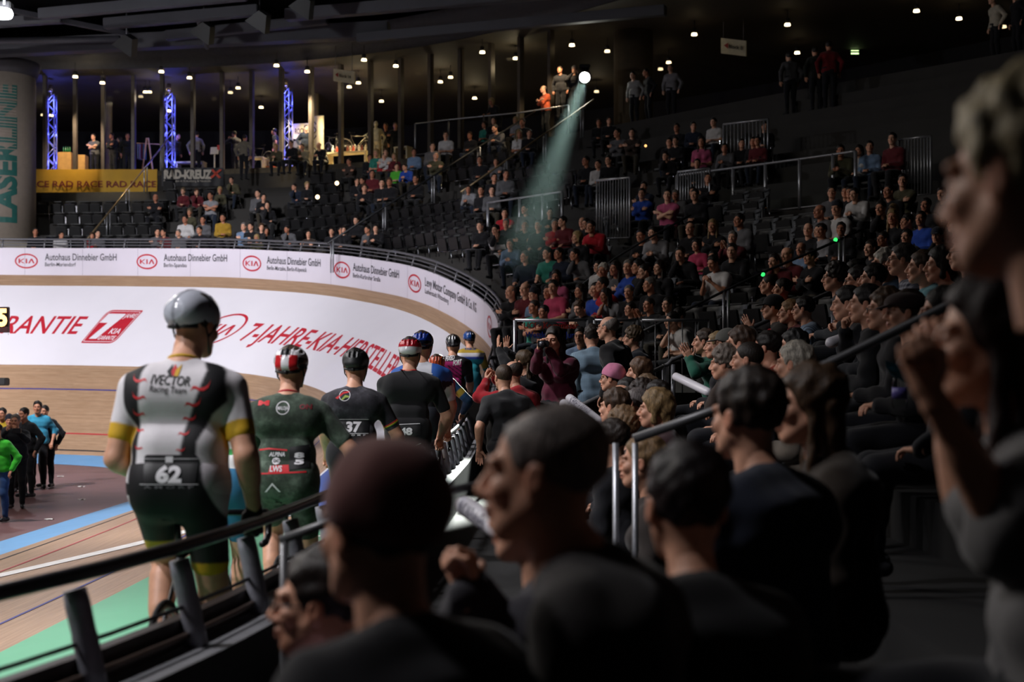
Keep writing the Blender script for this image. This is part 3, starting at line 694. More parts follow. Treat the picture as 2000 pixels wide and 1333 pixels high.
for lx,tx0,tx1,a,b,tx2 in ads:
    s=inv_hoard(lx,.5); oval_logo(lambda x,y,s=s: hoard(s-x,.47+y,.012),.40,.25,.12,hoarding,red_print)
    sa,sb=inv_hoard(tx0,.6),inv_hoard(tx1,.6); V,Fc,w=text2d(a,1,.01,maxedge=1.2); V=V.copy(); V[:,0]*=(sa-sb)/w; V[:,1]*=.235/.72
    mapped('lettering',V,Fc,lambda x,y,sa=sa: hoard(sa-x,.50+y,.012),grey_print,hoarding)
    sc=inv_hoard(tx2,.3); V,Fc,w=text2d(b,1,.005,maxedge=1.2); V=V.copy(); V[:,0]*=(sa-sc)/w; V[:,1]*=.135/.72
    mapped('lettering',V,Fc,lambda x,y,sa=sa: hoard(sa-x,.30+y,.012),grey_print,hoarding)
steel=pm('dull_steel','#77777c',.45,metal=.6,var=.1); galv=pm('galvanised_steel','#a8aab0',.35,metal=.7,var=.12,scale=30); darksteel=pm('dark_steel','#2a2b2e',.45,metal=.4,var=.1)
rail=empty('guard_rail',hoard(50,HH),0,'grey tubular guard rail on top of the white bend hoarding','railing')
def radd(o,root): o.parent=root; o.matrix_parent_inverse=Matrix.Translation(-root.location); return o
for nm,h,w,r in (('top_rail',.30,-.12,.035),('middle_rail',.20,-.09,.018),('lower_rail',.10,-.06,.018)):
    radd(MB().tube([Vector((*outer(s,-w),Zo(s)+HH+h)) for s in SS[::2]],r,8).build(nm,steel),rail)
for i in range(28):
    s=29.4+i*1.45; radd(MB().tube([Vector((*outer(s,.02),Zo(s)+HH-.02)),Vector((*outer(s,.12),Zo(s)+HH+.3))],.03,6).build('post',steel),rail)
# ---- near wall, ledge and padded railing on the home straight
def near(s,w,z): x,y=outer(s,w); return Vector((x,y,Zo(s)+z))
SN=[-5+.5*i for i in range(69)]; SN=[s for s in SN if s<=29.1]
WT=.60 # wall top above the track edge
mb=MB()
mb.grid([[near(s,-.03,-.3),near(s,-.03,.70)] for s in SN]); mb.grid([[near(s,-.03,.70),near(s,.02,.70)] for s in SN]); mb.grid([[near(s,.02,.70),near(s,.02,.60)] for s in SN])
tag(mb.build('trim_1',pm('kick_board','#3a302c',.5,var=.2,scale=3)),kind='structure')
ledm=pm('grey_felt_ledge','#77777b',.8,var=.18,scale=4,bump=.3)
mb=MB(); mb.grid([[near(s,.02,.60),near(s,.19,.60)] for s in SN]); mb.grid([[near(s,.19,.60),near(s,.19,-.9)] for s in SN]); mb.mi=1
wf=mb.build('wall_front',[ledm,darksteel]); tag(wf,kind='structure')
m=wf.data; 
for p in m.polygons: p.material_index=0 if abs(p.normal.z)>.6 else 1
pr=empty('safety_railing',near(5,0,.6),0,'dark tubular railing with grey padded posts along the near track edge','railing')
tube_dark=pm('dark_tube','#232325',.32,metal=.3,var=.1); foam=pm('grey_pipe_foam','#86868e',.42,var=.12,scale=20,bump=.5,bscale=25); blk=pm('black_rubber','#0d0d0e',.6)
radd(MB().tube([near(s,.0,.95) for s in SN],.026,12).build('top_rail',tube_dark),pr)
radd(MB().tube([near(s,.035,.745) for s in SN],.008,8).build('thin_rail',tube_dark),pr)
radd(MB().tube([near(s,.05,.645) for s in SN],.012,8).build('lower_rail',pm('brown_tube','#5b4c44',.4,metal=.3)),pr)
random.seed(3)
for i in range(38):
    s=2.9+.715*i
    if s>29: break
    a=near(s,.01,.925); b=near(s+.01,.075,.60); j=random.uniform(-.01,.01)
    o=radd(MB().tube([a.lerp(b,.05),a.lerp(b,.2),a.lerp(b,.45),a.lerp(b,.5),a.lerp(b,.75),a.lerp(b,.80),b],[.036,.039,.038+j*.2,.040,.038,.040,.036],14).build('padded_post',foam),pr)
    mm=MB(); c=near(s,.0,.95); mm.tube([c+Vector((.0,.03*math.cos(t)*1.1,.02+.036*math.sin(t))) for t in [2*PI*k/14 for k in range(14)]],.0022,5,closed=True)
    k=mm.build('cable_tie',blk); k.parent=o; k.matrix_parent_inverse=Matrix.Translation(-pr.location)@Matrix.Identity(4)
    q=a.lerp(b,.62); mm=MB(); mm.tube([q,q+Vector((-.05,0,.01))],.022,8); mm.tube([q-Vector((0,0,.012)),q+Vector((0,0,.012))],.043,12); k=mm.build('clamp',blk); k.parent=o; k.matrix_parent_inverse=Matrix.Translation(-pr.location)
# ================================================================== STANDS
RP=[(-40,40),(-30,46.6),(-24,48.4),(-18,48.9),(-12,48.3),(-7,46.3),(-3.2,43.0),(0,39.4),(3.7,35.2),(7.7,31),(11,26.8),(14,21),(16,14),(17,6)]
def catmull(P,n=16):
    P=[np.array(p,float) for p in P]; out=[]
    for i in range(1,len(P)-2):
        p0,p1,p2,p3=P[i-1:i+3]
        for k in range(n):
            t=k/n; out.append(.5*((2*p1)+(-p0+p2)*t+(2*p0-5*p1+4*p2-p3)*t*t+(-p0+3*p1-3*p2+p3)*t**3))
    out.append(P[-2]); return np.array(out)
RC=catmull(RP); 
for _ in range(3): RC[1:-1]=(RC[:-2]+2*RC[1:-1]+RC[2:])/4
RT=np.gradient(RC,axis=0); RT/=np.linalg.norm(RT,axis=1)[:,None]; RN=np.stack([-RT[:,1],RT[:,0]],1)
NR=len(RC)
def ring(i,off):
    i0=int(max(0,min(NR-2,math.floor(i)))); f=i-i0; c=RC[i0]*(1-f)+RC[i0+1]*f; n=RN[i0]*(1-f)+RN[i0+1]*f; return c+n*off
DR=.8
def zrow(k): return 4.2+.5*k if k>=0 else (3.8 if k==-1 else 3.8-.34*(-k-1))
def inside_track(x,y,m=.55):
    if y>30.1: return (x+17.9)**2+(y-30.1)**2<(RO+m)**2
    return x<outer(y)[0]+m
I660=None
def valid(i,k):
    if k>=6 and i<I660: return False
    x,y=ring(i,k*DR+.4); return (not inside_track(x,y,.45)) and y>19.6
I660=float(np.argmin(np.abs(np.where(RC[:,1]>5,1000+F*RC[:,0]/RC[:,1],1e9)-655)))
concrete=pm('stand_concrete','#2c2a28',.8,var=.15,scale=2,bump=.3); 
mb=MB()
for k in range(-19,9):
    z0=CZ+zrow(k); z1=CZ+zrow(k+1) if k<8 else CZ+8.3; run=[]
    def flush(run):
        if len(run)<2: return
        mb.grid([[Vector((*ring(i,k*DR),CZ+zrow(k-1)-.05 if k>-19 else z0-1)),Vector((*ring(i,k*DR),z0))] for i in run])
        mb.grid([[Vector((*ring(i,k*DR),z0)),Vector((*ring(i,(k+1)*DR),z0))] for i in run])
    for i in range(NR):
        if valid(i,k): run.append(i)
        else: flush(run); run=[]
    flush(run)
IL=[i for i in range(NR) if i<I660+1]
mb.grid([[Vector((*ring(i,6*DR),CZ+zrow(5))),Vector((*ring(i,6*DR),CZ+7.15)),Vector((*ring(i,9*DR),CZ+7.15)),Vector((*ring(i,9*DR),CZ+8.3))] for i in IL])
stand=mb.build('grandstand',concrete); tag(stand,kind='structure')
# terraces beside the home straight, rising to the right
mb=MB(); Y0,Y1=-2.0,19.4
def sx(y): return outer(y)[0]+.19
for j in range(-1,9):
    xa=.75+.8*j; z=CZ-1.27+.3*max(j,0)
    if j==-1:
        mb.grid([[Vector((sx(y),y,z)),Vector((.76,y,z))] for y in (Y0,3,8,13,Y1)])
    else:
        mb.box((xa+.4,(Y0+Y1)/2,z-.2),(.8,Y1-Y0,.4))
t2=mb.build('grandstand',pm('stand_dark_step','#0d0c0c',.85,var=.1,scale=3)); tag(t2,kind='structure')
mb=MB(); mb.box((4.4,19.5,CZ-.9),(10.2,.12,1.5)); tag(mb.build('wall_right',concrete),kind='structure')
# gallery slab, ceiling, back wall
GO=9*DR
mb=MB(); IR=list(range(0,NR))
GF=CZ+8.3; GC=CZ+12.15
tan=pm('gallery_concrete','#8d8069',.75,var=.1,scale=1.5)
mb.grid([[Vector((*ring(i,GO),CZ+zrow(8)-.1)),Vector((*ring(i,GO),GF))] for i in IR]); mb.grid([[Vector((*ring(i,GO),GF)),Vector((*ring(i,GO+13),GF))] for i in IR])
gs=mb.build('gallery_floor',tan); tag(gs,kind='structure')
mb=MB(); mb.grid([[Vector((*ring(i,GO-.8),GC)),Vector((*ring(i,GO+13),GC))] for i in IR]); tag(mb.build('ceiling',pm('gallery_ceiling','#4a443c',.7,var=.1)),kind='structure')
mb=MB(); mb.grid([[Vector((*ring(i,GO+13),GF-.1)),Vector((*ring(i,GO+13),GC+.1))] for i in IR]); tag(mb.build('wall_back',pm('black_wall','#17161a',.8)),kind='structure')
# bulkhead over the glass + roof deck
mb=MB(); mb.grid([[Vector((*ring(i,GO-.9),GC-.02)),Vector((*ring(i,GO-.9),GC+.35)),Vector((*ring(i,GO-1.5),GC+.40)),Vector((*ring(i,GO-1.5),GC+.95))] for i in IR]); tag(mb.build('trim_2',pm('bulkhead_grey','#4b4b50',.6,var=.1)),kind='structure')
mb=MB(); mb.poly([(-70,5,CZ+15),(60,5,CZ+15),(60,80,CZ+15),(-70,80,CZ+15)]); tag(mb.build('ceiling',pm('roof_deck','#38383c',.8)),kind='structure')
# glazing
_ri=np.arange((NR-1)*8)/8.0; _rf=_ri-np.floor(_ri); _r0=np.floor(_ri).astype(int)
_RCI=RC[_r0]*(1-_rf)[:,None]+RC[_r0+1]*_rf[:,None]; _RNI=RN[_r0]*(1-_rf)[:,None]+RN[_r0+1]*_rf[:,None]
def ring_at_px(px,off,z):
    P=_RCI+_RNI*off; e=np.where(P[:,1]<3,1e9,np.abs(1000+F*P[:,0]/np.maximum(P[:,1],.1)-px)); j=int(e.argmin())
    # refine between the samples
    if 0<j<len(e)-1 and e[j]<200:
        q=1000+F*P[:,0]/P[:,1]; k=j+1 if (q[j+1]-px)*(q[j]-px)<=0 else j-1
        if q[k]!=q[j]: return float(_ri[j]+(_ri[k]-_ri[j])*(px-q[j])/(q[k]-q[j]))
    return float(_ri[j])
glassm=NT('clear_glass'); gt=glassm
tb=gt.node('ShaderNodeBsdfTransparent'); gb=gt.node('ShaderNodeBsdfGlossy'); gb.inputs['Roughness'].default_value=.03; mx=gt.node('ShaderNodeMixShader'); fr=gt.node('ShaderNodeFresnel'); fr.inputs['IOR'].default_value=1.12
gt.link(fr.outputs[0],mx.inputs[0]); gt.link(tb.outputs[0],mx.inputs[1]); gt.link(gb.outputs[0],mx.inputs[2]); gt.link(mx.outputs[0],gt.n['Material Output'].inputs['Surface']); tb.inputs['Color'].default_value=(.93,.95,.93,1); M_glass=gt.m
mpx=[30,88,147,202,261,317,377,434,492,550,608,666,724,783,841,900,960,1017,1076]
ia=ring_at_px(20,GO+.35,0); ib=ring_at_px(1080,GO+.35,0)
mb=MB(); mb.grid([[Vector((*ring(ia+(ib-ia)*k/60,GO+.35),GF)),Vector((*ring(ia+(ib-ia)*k/60,GO+.35),GC))] for k in range(61)])
win=mb.build('window_1',M_glass); tag(win,kind='structure')
mull=pm('mullion_metal','#57504a',.45,metal=.3)
for px in mpx:
    i=ring_at_px(px,GO+.35,0); x,y=ring(i,GO+.35); m=MB(); m.box((x,y,(GF+GC)/2),(.13,.22,GC-GF),Matrix.Rotation(math.atan2(RT[int(i)][1],RT[int(i)][0]),3,'Z')); m.build('window_mullion',mull,win)
def gp(px,depth,z=0.0):
    """point on the gallery floor seen at column px, depth m behind the slab edge"""
    i=ring_at_px(px,GO+depth,0); x,y=ring(i,GO+depth); n=RN[int(i)]; return Vector((x,y,GF+z)),math.atan2(n[1],n[0])-PI/2
# seats -------------------------------------------------------------
seatm=pm('black_seat_plastic','#0b0b0d',.45,var=.1,spec=.4); chrome=pm('chrome','#b8bac0',.2,metal=1)
mb=MB()
mb.grid([[Vector((x*.2,-.0-.05*(1-x*x)+ -.09*t,.42+.42*t)) for x in (-1,-.6,-.2,.2,.6,1)] for t in (0,.25,.5,.75,1)])
mb.grid([[Vector((x*.2,-.03-.05*(1-x*x)-.09*t,.42+.42*t)) for x in (-1,-.6,-.2,.2,.6,1)] for t in (0,.25,.5,.75,1)])
mb.box((0,.02,.86-.02),(.38,.035,.035),bev=.01)
mb.box((0,.09,.58),(.38,.05,.34),Matrix.Rotation(R(-12),3,'X'),bev=.015); mb.mi=1
mb.tube([(-.24,.0,.40),(.24,.0,.40)],.018,6); mb.box((-.245,.02,.50),(.02,.10,.26)); mb.tube([(-.245,0,.4),(-.245,-.06,0)],.018,6); mb.box((-.235,.05,.66),(.05,.05,.015))
seat_me=mb.mesh('stadium_seat'); seat_me.materials.append(seatm); seat_me.materials.append(chrome)
mb=MB()
mb.grid([[Vector((x*.2,-.05*(1-x*x)-.12*t,.42+.42*t)) for x in (-1,-.6,-.2,.2,.6,1)] for t in (0,.25,.5,.75,1)]); mb.grid([[Vector((x*.2,-.03-.05*(1-x*x)-.12*t,.42+.42*t)) for x in (-1,-.6,-.2,.2,.6,1)] for t in (0,.25,.5,.75,1)])
mb.box((0,.20,.41),(.40,.40,.045),bev=.015); mb.mi=1; mb.box((-.245,.06,.50),(.02,.10,.26)); mb.tube([(-.245,0,.4),(-.245,-.06,0)],.018,6); mb.tube([(-.24,.0,.38),(.24,.0,.38)],.018,6)
seat_dn=mb.mesh('stadium_seat'); seat_dn.materials.append(seatm); seat_dn.materials.append(chrome)
SEATS=[]
def add_seat(x,y,z,rz,down=False):
    o=bpy.data.objects.new('stadium_seat',seat_dn if down else seat_me); COL.objects.link(o); o.location=(x,y,z); o.rotation_euler=(0,0,rz); SEATS.append((o,down)); return o
# handrails on the stands ---------------------------------------------
def add_posts(root,pts,r,mat,name='post'):
    for a,b in pts: radd(MB().tube([a,b],r,8).build(name,mat),root)
def radial_rail(px0,k0,k1,label,mat,r=.03,step=2.2,double=True):
    i=ring_at_px(px0,k0*DR,0); A=Vector((*ring(i,k0*DR),CZ+zrow(k0)+.95)); B=Vector((*ring(i,k1*DR),CZ+zrow(k1)+.95)); root=empty('stair_handrail',(A+B)/2,0,label,'railing')
    radd(MB().tube([A,B],r,8).build('handrail',mat),root); n=max(2,int((B-A).length/step)+1)
    for q in range(n):
        p=A.lerp(B,(q+.08)/(n-.6)) if n>1 else A
        t=Vector((RT[int(i)][0],RT[int(i)][1],0))
        for sg in ((-1,1) if double else (0,)): radd(MB().tube([p+t*.055*sg,p+t*.055*sg-Vector((0,0,.95))],.024,8).build('post',galv),root)
    return root
warm_rail=pm('brass_rail','#8d7a5c',.35,metal=.6)
radial_rail(168,-1,8.6,'long stair handrail climbing past the yellow banner',warm_rail)
radial_rail(640,-3,8,'long stair handrail climbing from the hoarding between the seat blocks',darksteel)
radial_rail(900,1,8,'stair handrail climbing towards the glazed gallery left of the spotlight beam',warm_rail)
def wrail(name,label,pts,r,mat,posts=(),pr_=.022,cat='railing',h=.95,double=.11,pmat=None):
    P=[W(*p) for p in pts]; root=empty(name,P[0],0,label,cat); radd(MB().tube(P,r,10).build('handrail',mat),root)
    for (px,py,d) in posts:
        a=W(px,py,d)
        for sg in ((-.5,.5) if double else (0,)): radd(MB().tube([a+Vector((sg*double,0,0)),a+Vector((sg*double,0,-h))],pr_,8).build('post',pmat or galv),root)
    return root
hr=pm('grey_handrail','#6a6a6c',.4,metal=.35,var=.08)
wrail('stair_handrail','thick grey stair handrail rising right behind the dark haired couple',[(1238,858,6.2),(1430,790,6.2),(1630,705,6.2),(1850,598,6.0),(2060,500,5.9)],.021,hr,[(1222,866,6.2)],.014,double=.085,h=1.25)
wrail('stair_handrail','grey handrail rising from the inflatable clapping sticks past the striped shirt',[(1118,800,15.6),(1305,712,15.6),(1312,704,15.6),(1470,640,15.8),(1640,562,15.8),(1790,497,15.8)],.024,hr,[(1306,712,15.6)],.024,h=.95,double=.1)
wrail('stair_handrail','dark stair handrail with two bright posts left of the dark cap man',[(1240,655,22),(1300,626,22),(1420,566,22),(1500,528,22),(1600,486,22),(1690,446,22)],.022,darksteel,[(1418,568,22),(1644,462,22)],.022,h=.95,double=.07)
wrail('stair_handrail','dark stair handrail climbing above the grey haired onlookers by the barred gate',[(1118,572,28),(1200,505,28),(1262,468,28),(1350,420,28)],.022,darksteel,[(1193,514,28)],.022,h=.9,double=.07)
wrail('stair_handrail','low grey handrail beside the near wall behind the reddish cap',[(548,1056,5.0),(640,1022,5.0),(800,975,5.1),(962,942,5.2)],.016,hr,[(555,1056,5.0)],.016,h=.9,double=0,pmat=hr)
def wfence(label,pts,bars,z_h,n=None,glass=False,r=.018,name='barred_fence'):
    P=[W(*p) for p in pts]; root=empty(name,P[0],0,label,'railing'); dn=Vector((0,0,-z_h))
    radd(MB().tube(P,r*1.5,8).build('top_rail',galv),root); radd(MB().tube([p+dn for p in P],r,8).build('bottom_rail',steel),root)
    for a,b in zip(P,P[1:]):
        for q in range(bars+1):
            p=a.lerp(b,q/bars); radd(MB().tube([p,p+dn],r*((2.0 if bars==1 else 1.4) if q in(0,bars) else .8),6).build('bar' if 0<q<bars else 'post',galv),root)
        if glass:
            m=MB(); m.grid([[a,b],[a+dn,b+dn]]); radd(m.build('glass_panel',M_glass),root)
    return root
wfence('barred metal gate standing upright in the middle of the far stand',[(1166,353,33),(1230,347,32)],12,1.35)
wfence('barred metal gate high up left of the red jacket',[(1413,243,36),(1500,233,35)],12,1.0)
wfence('barred metal gate below the walkway railing end',[(1324,336,33),(1386,329,32.5)],12,1.0)
wfence('barred metal gate high on the right stand',[(1756,273,30),(1818,266,29.5)],10,1.2)
def ring_rail(label,pxs,off,z,h=1.1):
    I=[ring_at_px(p,off,0) for p in pxs]; root=empty('walkway_railing',Vector((*ring(I[0],off),CZ+z)),0,label,'railing'); P=[]
    for a,b in zip(I,I[1:]): P+=[Vector((*ring(a+(b-a)*q/4,off),CZ+z)) for q in range(4)]
    P.append(Vector((*ring(I[-1],off),CZ+z))); dn=Vector((0,0,-h))
    radd(MB().tube(P,.03,8).build('top_rail',galv),root); radd(MB().tube([p+dn*.97 for p in P],.02,8).build('bottom_rail',galv),root)
    m=MB(); m.grid([[p,p+dn*.97] for p in P]); radd(m.build('glass_panel',M_glass),root)
    for i in I:
        p=Vector((*ring(i,off),CZ+z)); radd(MB().tube([p,p+dn],.04,8).build('post',galv),root)
ring_rail('glazed walkway railing in the middle of the far stand',(953,1015,1060,1098),-.82,4.9)
ring_rail('glazed walkway railing crossing the dark right stand',(1322,1372,1432,1495,1562,1627,1671),-.82,4.9)
wfence('glazed gallery railing left of the orange red shirt',[(811,242,50.5),(876,234,50),(945,227,49.5),(1010,221,49),(1110,206,47.5)],1,1.1,glass=True,name='gallery_railing')
# glazed screen with the sign
gsr=wfence('clear glass screen at the stand corner behind the woman taking a photograph',[(1006,626,19.9),(1148,626,19.9)],1,1.15,glass=True,r=.014,name='glass_screen')
wfence('clear glass screen right of the bald man in black',[(1162,626,19.9),(1245,626,19.9)],1,1.15,glass=True,r=.014,name='glass_screen')
wfence('clear glass screen with upright bars beside the clapping man',[(1254,626,19.9),(1385,626,19.9)],5,1.15,glass=True,r=.014,name='glass_screen')
sg=empty('glass_sign',W(1020,640,19.85),0,'transparent sign with red and blue words on the corner glass screen','sign')
for tx,c,x0,x1,y,hh in (('UCI - Kommissar','#e03a34',1023,1130,642,.085),('Wettkampf - Jury','#2f4fd0',1026,1128,660,.085)):
    V,Fc,w=text2d(tx,1,.02); ht=V[:,1].max(); a=W(x0,y,19.84); b=W(x1,y,19.84); s_=(b-a).length/w
    o=mapped('lettering',V,Fc,lambda x,y_,a=a: a+Vector((x*s_,0,y_/ht*hh)),pm('sign_'+c[1:],c,.5)); radd(o,sg)
# ================================================================== RIDERS ON THEIR BIKES
def make_helmet(kind,h=.0042):
    f=Fld((-.14,-.2,-.08),(.14,.16,.17),h)
    if kind=='aero':
        f.ell((0,-.018,.042),(.090,.122,.100),k=0); f.ell((0,-.10,.03),(.075,.06,.06),k=.04); f.cap((0,-.12,.09),(0,-.14,.0),.004,k=.012,op='sub'); f.half((0,-.05,.998),-.035)
        f.ell((0,-.02,-.02),(.085,.105,.12),k=0,op='sub')
    else:
        f.ell((0,-.02,.045),(.098,.128,.093),k=0); f.ell((0,-.115,.01),(.065,.035,.03),k=.03); f.half((0,-.12,.99),-.012); f.ell((0,-.02,.01),(.083,.108,.102),k=0,op='sub')
        n=3 if kind=='vent' else 2
        for sx in(-1,1):
            for q in range(n):
                x=sx*(.018+.030*q)
                pts=[Vector((x*(1.05 if t<.5 else 1.0),-.02-.130*math.cos(R(a)),.045+.095*math.sin(R(a))*(1-.10*q*q))) for t,a in ((0,15),(.3,35),(.45,50),(.6,78),(.8,110),(1,140))]
                for a,b in ((0,1),(2,3),(4,5)): f.cap(pts[a],pts[b],.0150-.002*(q==2),k=.002,op='sub')
    V,Q=f.nets(); return V,Q,None
HELM={k:make_helmet(k) for k in('aero','vent','wide')}
def put_helmet(root,J,kind,colfn,rough=.2,name='helmet',straps=True):
    V,Q,_=HELM[kind]; C=colfn(V); m=tr((V,Q,C),J['H'],J['hc']); me=mesh_np(name,m[0],m[1],m[2]); o=link_mesh(name,me,painted('helmet_shell_%.2f'%rough,rough=rough,bs=5,spec=.6),root)
    ins=MB(); 
    if kind!='aero':
        f=Fld((-.12,-.16,-.02),(.12,.14,.15),.006); f.ell((0,-.02,.04),(.089,.117,.088),k=0); f.half((0,-.12,.99),.0); v,q=f.nets(); m=tr((v,q,None),J['H'],J['hc']); link_mesh('helmet_liner',mesh_np('l',m[0],m[1]),pm('black_foam','#101012',.8),o)
    mb=MB(); g=lambda x,y,z: J['hc']+J['H']@Vector((x,y,z))
    for sx in(-1,1):
        mb.tube([g(sx*.082,-.06,.01),g(sx*.080,-.02,-.05),g(sx*.05,.04,-.105)],.004,6); mb.tube([g(sx*.085,.02,.01),g(sx*.080,-.02,-.05)],.004,6)
    mb.tube([g(-.07,-.08,-.02),g(-.03,-.118,-.03),g(.03,-.118,-.03),g(.07,-.08,-.02)],.009,8); mb.tube([g(-.012,-.125,-.03),g(.012,-.125,-.03)],.014,10)
    mb.build('helmet_strap',pm('dark_strap','#17171a',.5),o); return o
def const(c): c=np.array(sr(c)); return lambda V: np.tile(c,(len(V),1))
def bike_meshes():
    P={}
    bl=MB(); A=Vector
    bb=A((0,.08,.275)); st=A((0,-.10,.80)); hd=A((0,.50,.82)); hl=A((0,.53,.70)); ra=A((0,-.36,.335)); fa=A((0,.63,.335))
    bl.tube([st,hd],.016,10); bl.tube([bb,hl],.021,10); bl.tube([bb,st],.017,10); bl.tube([hd+A((0,-.01,.05)),hl],.02,10)
    for sx in(-1,1):
        bl.tube([bb+A((sx*.02,0,0)),ra+A((sx*.06,0,0))],.009,8); bl.tube([st+A((sx*.01,0,-.05)),ra+A((sx*.06,0,0))],.008,8); bl.tube([hl+A((sx*.03,0,-.02)),fa+A((sx*.05,0,0))],.011,8)
    P['frame']=(bl.mesh('frame'),'#e8e8ea')
    m=MB(); m.tube([st,st+A((0,-.045,.16))],.0135,10); P['seat_post']=(m.mesh('seat_post'),'#18181a')
    m=MB(); m.box((0,-.14,.965),(.13,.10,.035),bev=.015); m.box((0,-.05,.965),(.07,.12,.03),bev=.013); m.box((0,.04,.965),(.038,.12,.028),bev=.012); m.tube([(-.02,-.17,.945),(-.02,.02,.94)],.004,6); m.tube([(.02,-.17,.945),(.02,.02,.94)],.004,6); P['saddle']=(m.mesh('saddle'),'#121214')
    m=MB(); m.tube([hd+A((0,-.01,.05)),hd+A((0,.07,.09))],.014,8); m.tube([(-.2,.58,.91),(.2,.58,.91)],.0135,10)
    for sx in(-1,1): m.tube([(sx*.2,.58,.91),(sx*.205,.66,.905),(sx*.21,.70,.86),(sx*.21,.69,.80),(sx*.21,.62,.775),(sx*.21,.54,.775)],.0155,10)
    P['handlebar']=(m.mesh('handlebar'),'#151517')
    for nm,c in (('wheel',ra),('wheel',fa)):
        m=MB(); m.tube([c+A((0,.325*math.cos(t),.325*math.sin(t))) for t in [2*PI*k/40 for k in range(40)]],.011,8,closed=True); m.mi=1
        m.tube([c+A((0,.305*math.cos(t),.305*math.sin(t))) for t in [2*PI*k/40 for k in range(40)]],.009,8,closed=True); m.tube([c+A((-.04,0,0)),c+A((.04,0,0))],.018,10)
        for k in range(20):
            t=2*PI*k/20; m.tube([c+A((.02*(-1)**k,.016*math.cos(t),.016*math.sin(t))),c+A((0,.30*math.cos(t),.30*math.sin(t)))],.0014,4)
        P[nm+('' if c is ra else '_f')]=(m.mesh('wheel'),'wheel')
    m=MB(); m.tube([bb+A((.055,0,0)),bb+A((.055,-.02,-.165))],.011,8); m.tube([bb+A((-.055,0,0)),bb+A((-.055,.02,.165))],.011,8); m.tube([bb+A((-.06,0,0)),bb+A((.06,0,0))],.018,10)
    m.tube([bb+A((.045,.092*math.cos(t),.092*math.sin(t))) for t in [2*PI*k/28 for k in range(28)]],.004,6,closed=True)
    for k in range(5): t=2*PI*k/5; m.tube([bb+A((.045,0,0)),bb+A((.045,.092*math.cos(t),.092*math.sin(t)))],.006,6)
    P['crankset']=(m.mesh('crankset'),'#c0c2c8')
    m=MB(); m.box(bb+A((.105,-.02,-.165)),(.09,.08,.018),bev=.005); m.box(bb+A((-.105,.02,.165)),(.09,.08,.018),bev=.005); P['pedals']=(m.mesh('pedals'),'#222224')
    m=MB(); 
    for z in (.092,-.092): m.tube([bb+A((.045,0,z)),ra+A((.045,0,z*.35))],.004,5)
    P['chain']=(m.mesh('chain'),'#8a8c92')
    return P
BK=bike_meshes()
def bike(loc,rz,s,label,frame_c,tilt=0):
    root=empty('track_bicycle',loc,rz,label,'bicycle','track bicycles along the railing'); root.scale=(s,s,s); root.rotation_euler=(0,R(tilt),rz)
    for k,(me,c) in BK.items():
        nm='wheel' if k.startswith('wheel') else k
        o=bpy.data.objects.new(nm,me); COL.objects.link(o); o.parent=root
        if not me.materials:
            if c=='wheel': me.materials.append(pm('tyre_rubber','#151515',.7)); me.materials.append(pm('wheel_alloy','#9c9ea4',.3,metal=.8))
            else: me.materials.append(pm('bike_'+k,c,.3,metal=.3 if k in('crankset','chain') else .1))
        if k=='frame': o.material_slots[0].link='OBJECT'; o.material_slots[0].material=pm('frame_'+frame_c.lstrip('#'),frame_c,.25,var=.05)
    return root
def solve_v(X,Y):
    a=outer(Y)[0]; b=inner(Y)[0]; return (X-a)/(b-a)
class Rider: pass
